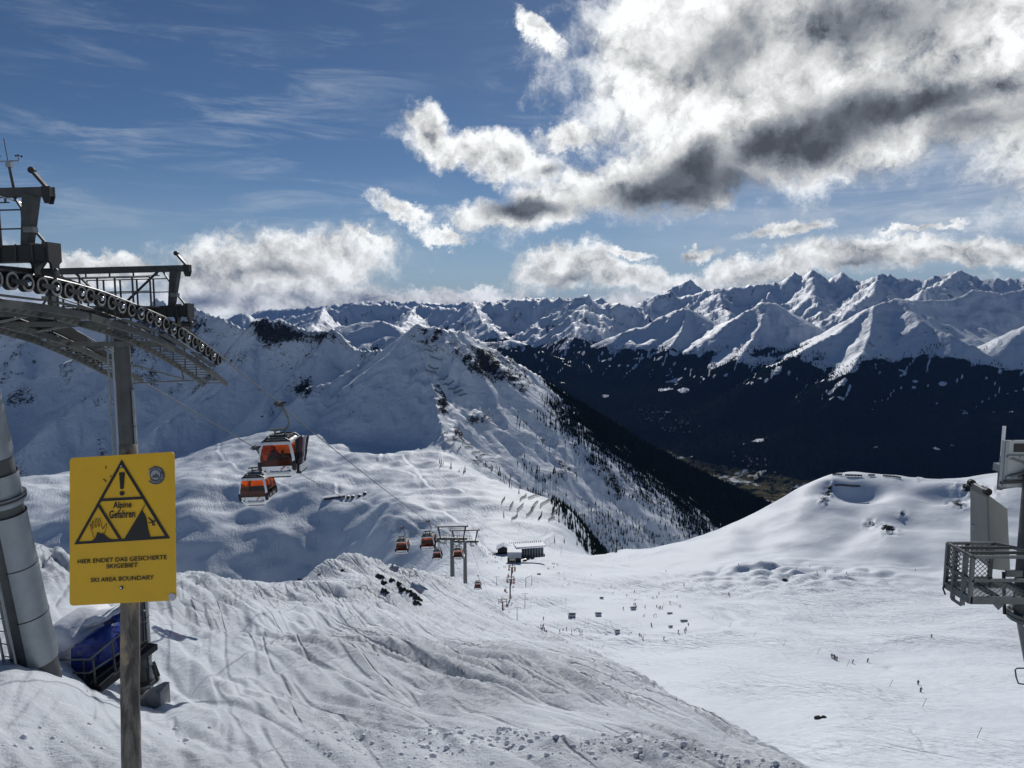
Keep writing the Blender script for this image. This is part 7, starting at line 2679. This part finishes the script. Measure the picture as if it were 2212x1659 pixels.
    MB().bar(a + Vector((0, 0, 1.6)), b + Vector((0, 0, 1.6)), 12, 4.2).build('wall', DARKWOOD, t)
    MB().bar(a + Vector((-.5, 0, 4.2)), b + Vector((.5, 0, 4.2)), 13.5, 1.2).build('snow_roof', SNOWB, t)
    huts = on_ground([(752, 1075), (762, 1074), (776, 1072), (788, 1067), (566, 900)], 900, 2600)
    for (p, d), lab in zip(huts, ('small dark hut touching the long low building', 'second small hut right of the long low building', 'third small hut right of the long low building', 'last small hut on the track in the bowl', 'lone hut on the crest above the left bowl')):
        t = thing('hut', lab, 'hut', p, 'small huts in the bowl')
        MB().box(p + Vector((0, 0, 1.6)), (6, 5, 4.4)).build('wall', DARKWOOD, t)
        MB().prism([(-3.6, 0), (3.6, 0), (0, 1.8)], p + Vector((0, 0, 3.8)), (1, 0, 0), (0, 0, 1), (0, 1, 0), 6.0).build('snow_roof', SNOWB, t)
    # ---- village in the valley
    rs = random.Random(31)
    px = pick([(1380, 885), (1450, 878), (1480, 905), (1530, 930), (1470, 945), (1400, 915)], 46, rs) + pick([(1560, 970), (1650, 990), (1700, 1040), (1640, 1030)], 18, rs)
    wl, rf = mat('house_wall', (0.35, 0.32, 0.28), 0.8), mat('house_roof', (0.10, 0.07, 0.055), 0.8)
    wm = MB().box((0, 0, 4), (14, 11, 9)).mesh('wall', wl)
    rm = MB().prism([(-8.5, 0), (8.5, 0), (0, 5)], (0, 0, 8.4), (1, 0, 0), (0, 0, 1), (0, 1, 0), 13).mesh('roof', rf)
    for i, (p, d) in enumerate(on_ground(px, 3800, 11500)):
        t = thing('house', 'tiny house of the village on the valley floor' if i < 46 else 'tiny farmhouse among the valley meadows right of the village', 'house', p, 'village houses in the valley')
        t.rotation_euler = (0, 0, rs.uniform(0, 3))
        for nm, me in (('wall', wm), ('roof', rm)):
            o = bpy.data.objects.new(nm, me)
            COL.objects.link(o)
            o.parent = t


build_valley_things()


# ------------------------------------------------------------------ mountain air
def build_haze():
    m = bpy.data.materials.new('haze')
    m.use_nodes = True
    N = NT(m.node_tree)
    v = N.n('ShaderNodeVolumePrincipled')
    v.inputs['Color'].default_value = (0.20, 0.42, 1.0, 1)
    v.inputs['Density'].default_value = 9.0e-6
    v.inputs['Anisotropy'].default_value = 0.0
    N.t.links.new(v.outputs[0], N.n('ShaderNodeOutputMaterial').inputs['Volume'])
    zs = [float(g['z'].min()) for g in GRIDS]
    ze = [float(g['z'].max()) for g in GRIDS]
    lo, hi = min(zs) - 1.0, max(max(ze) + 40.0, 40.0)
    o = MB().box((0, 21000, (lo + hi) / 2), (90000, 46000, hi - lo)).build('haze', m)
    o['kind'] = 'stuff'
    o['label'] = 'thin blue mountain haze over the valley'
    o['category'] = 'haze'


build_haze()
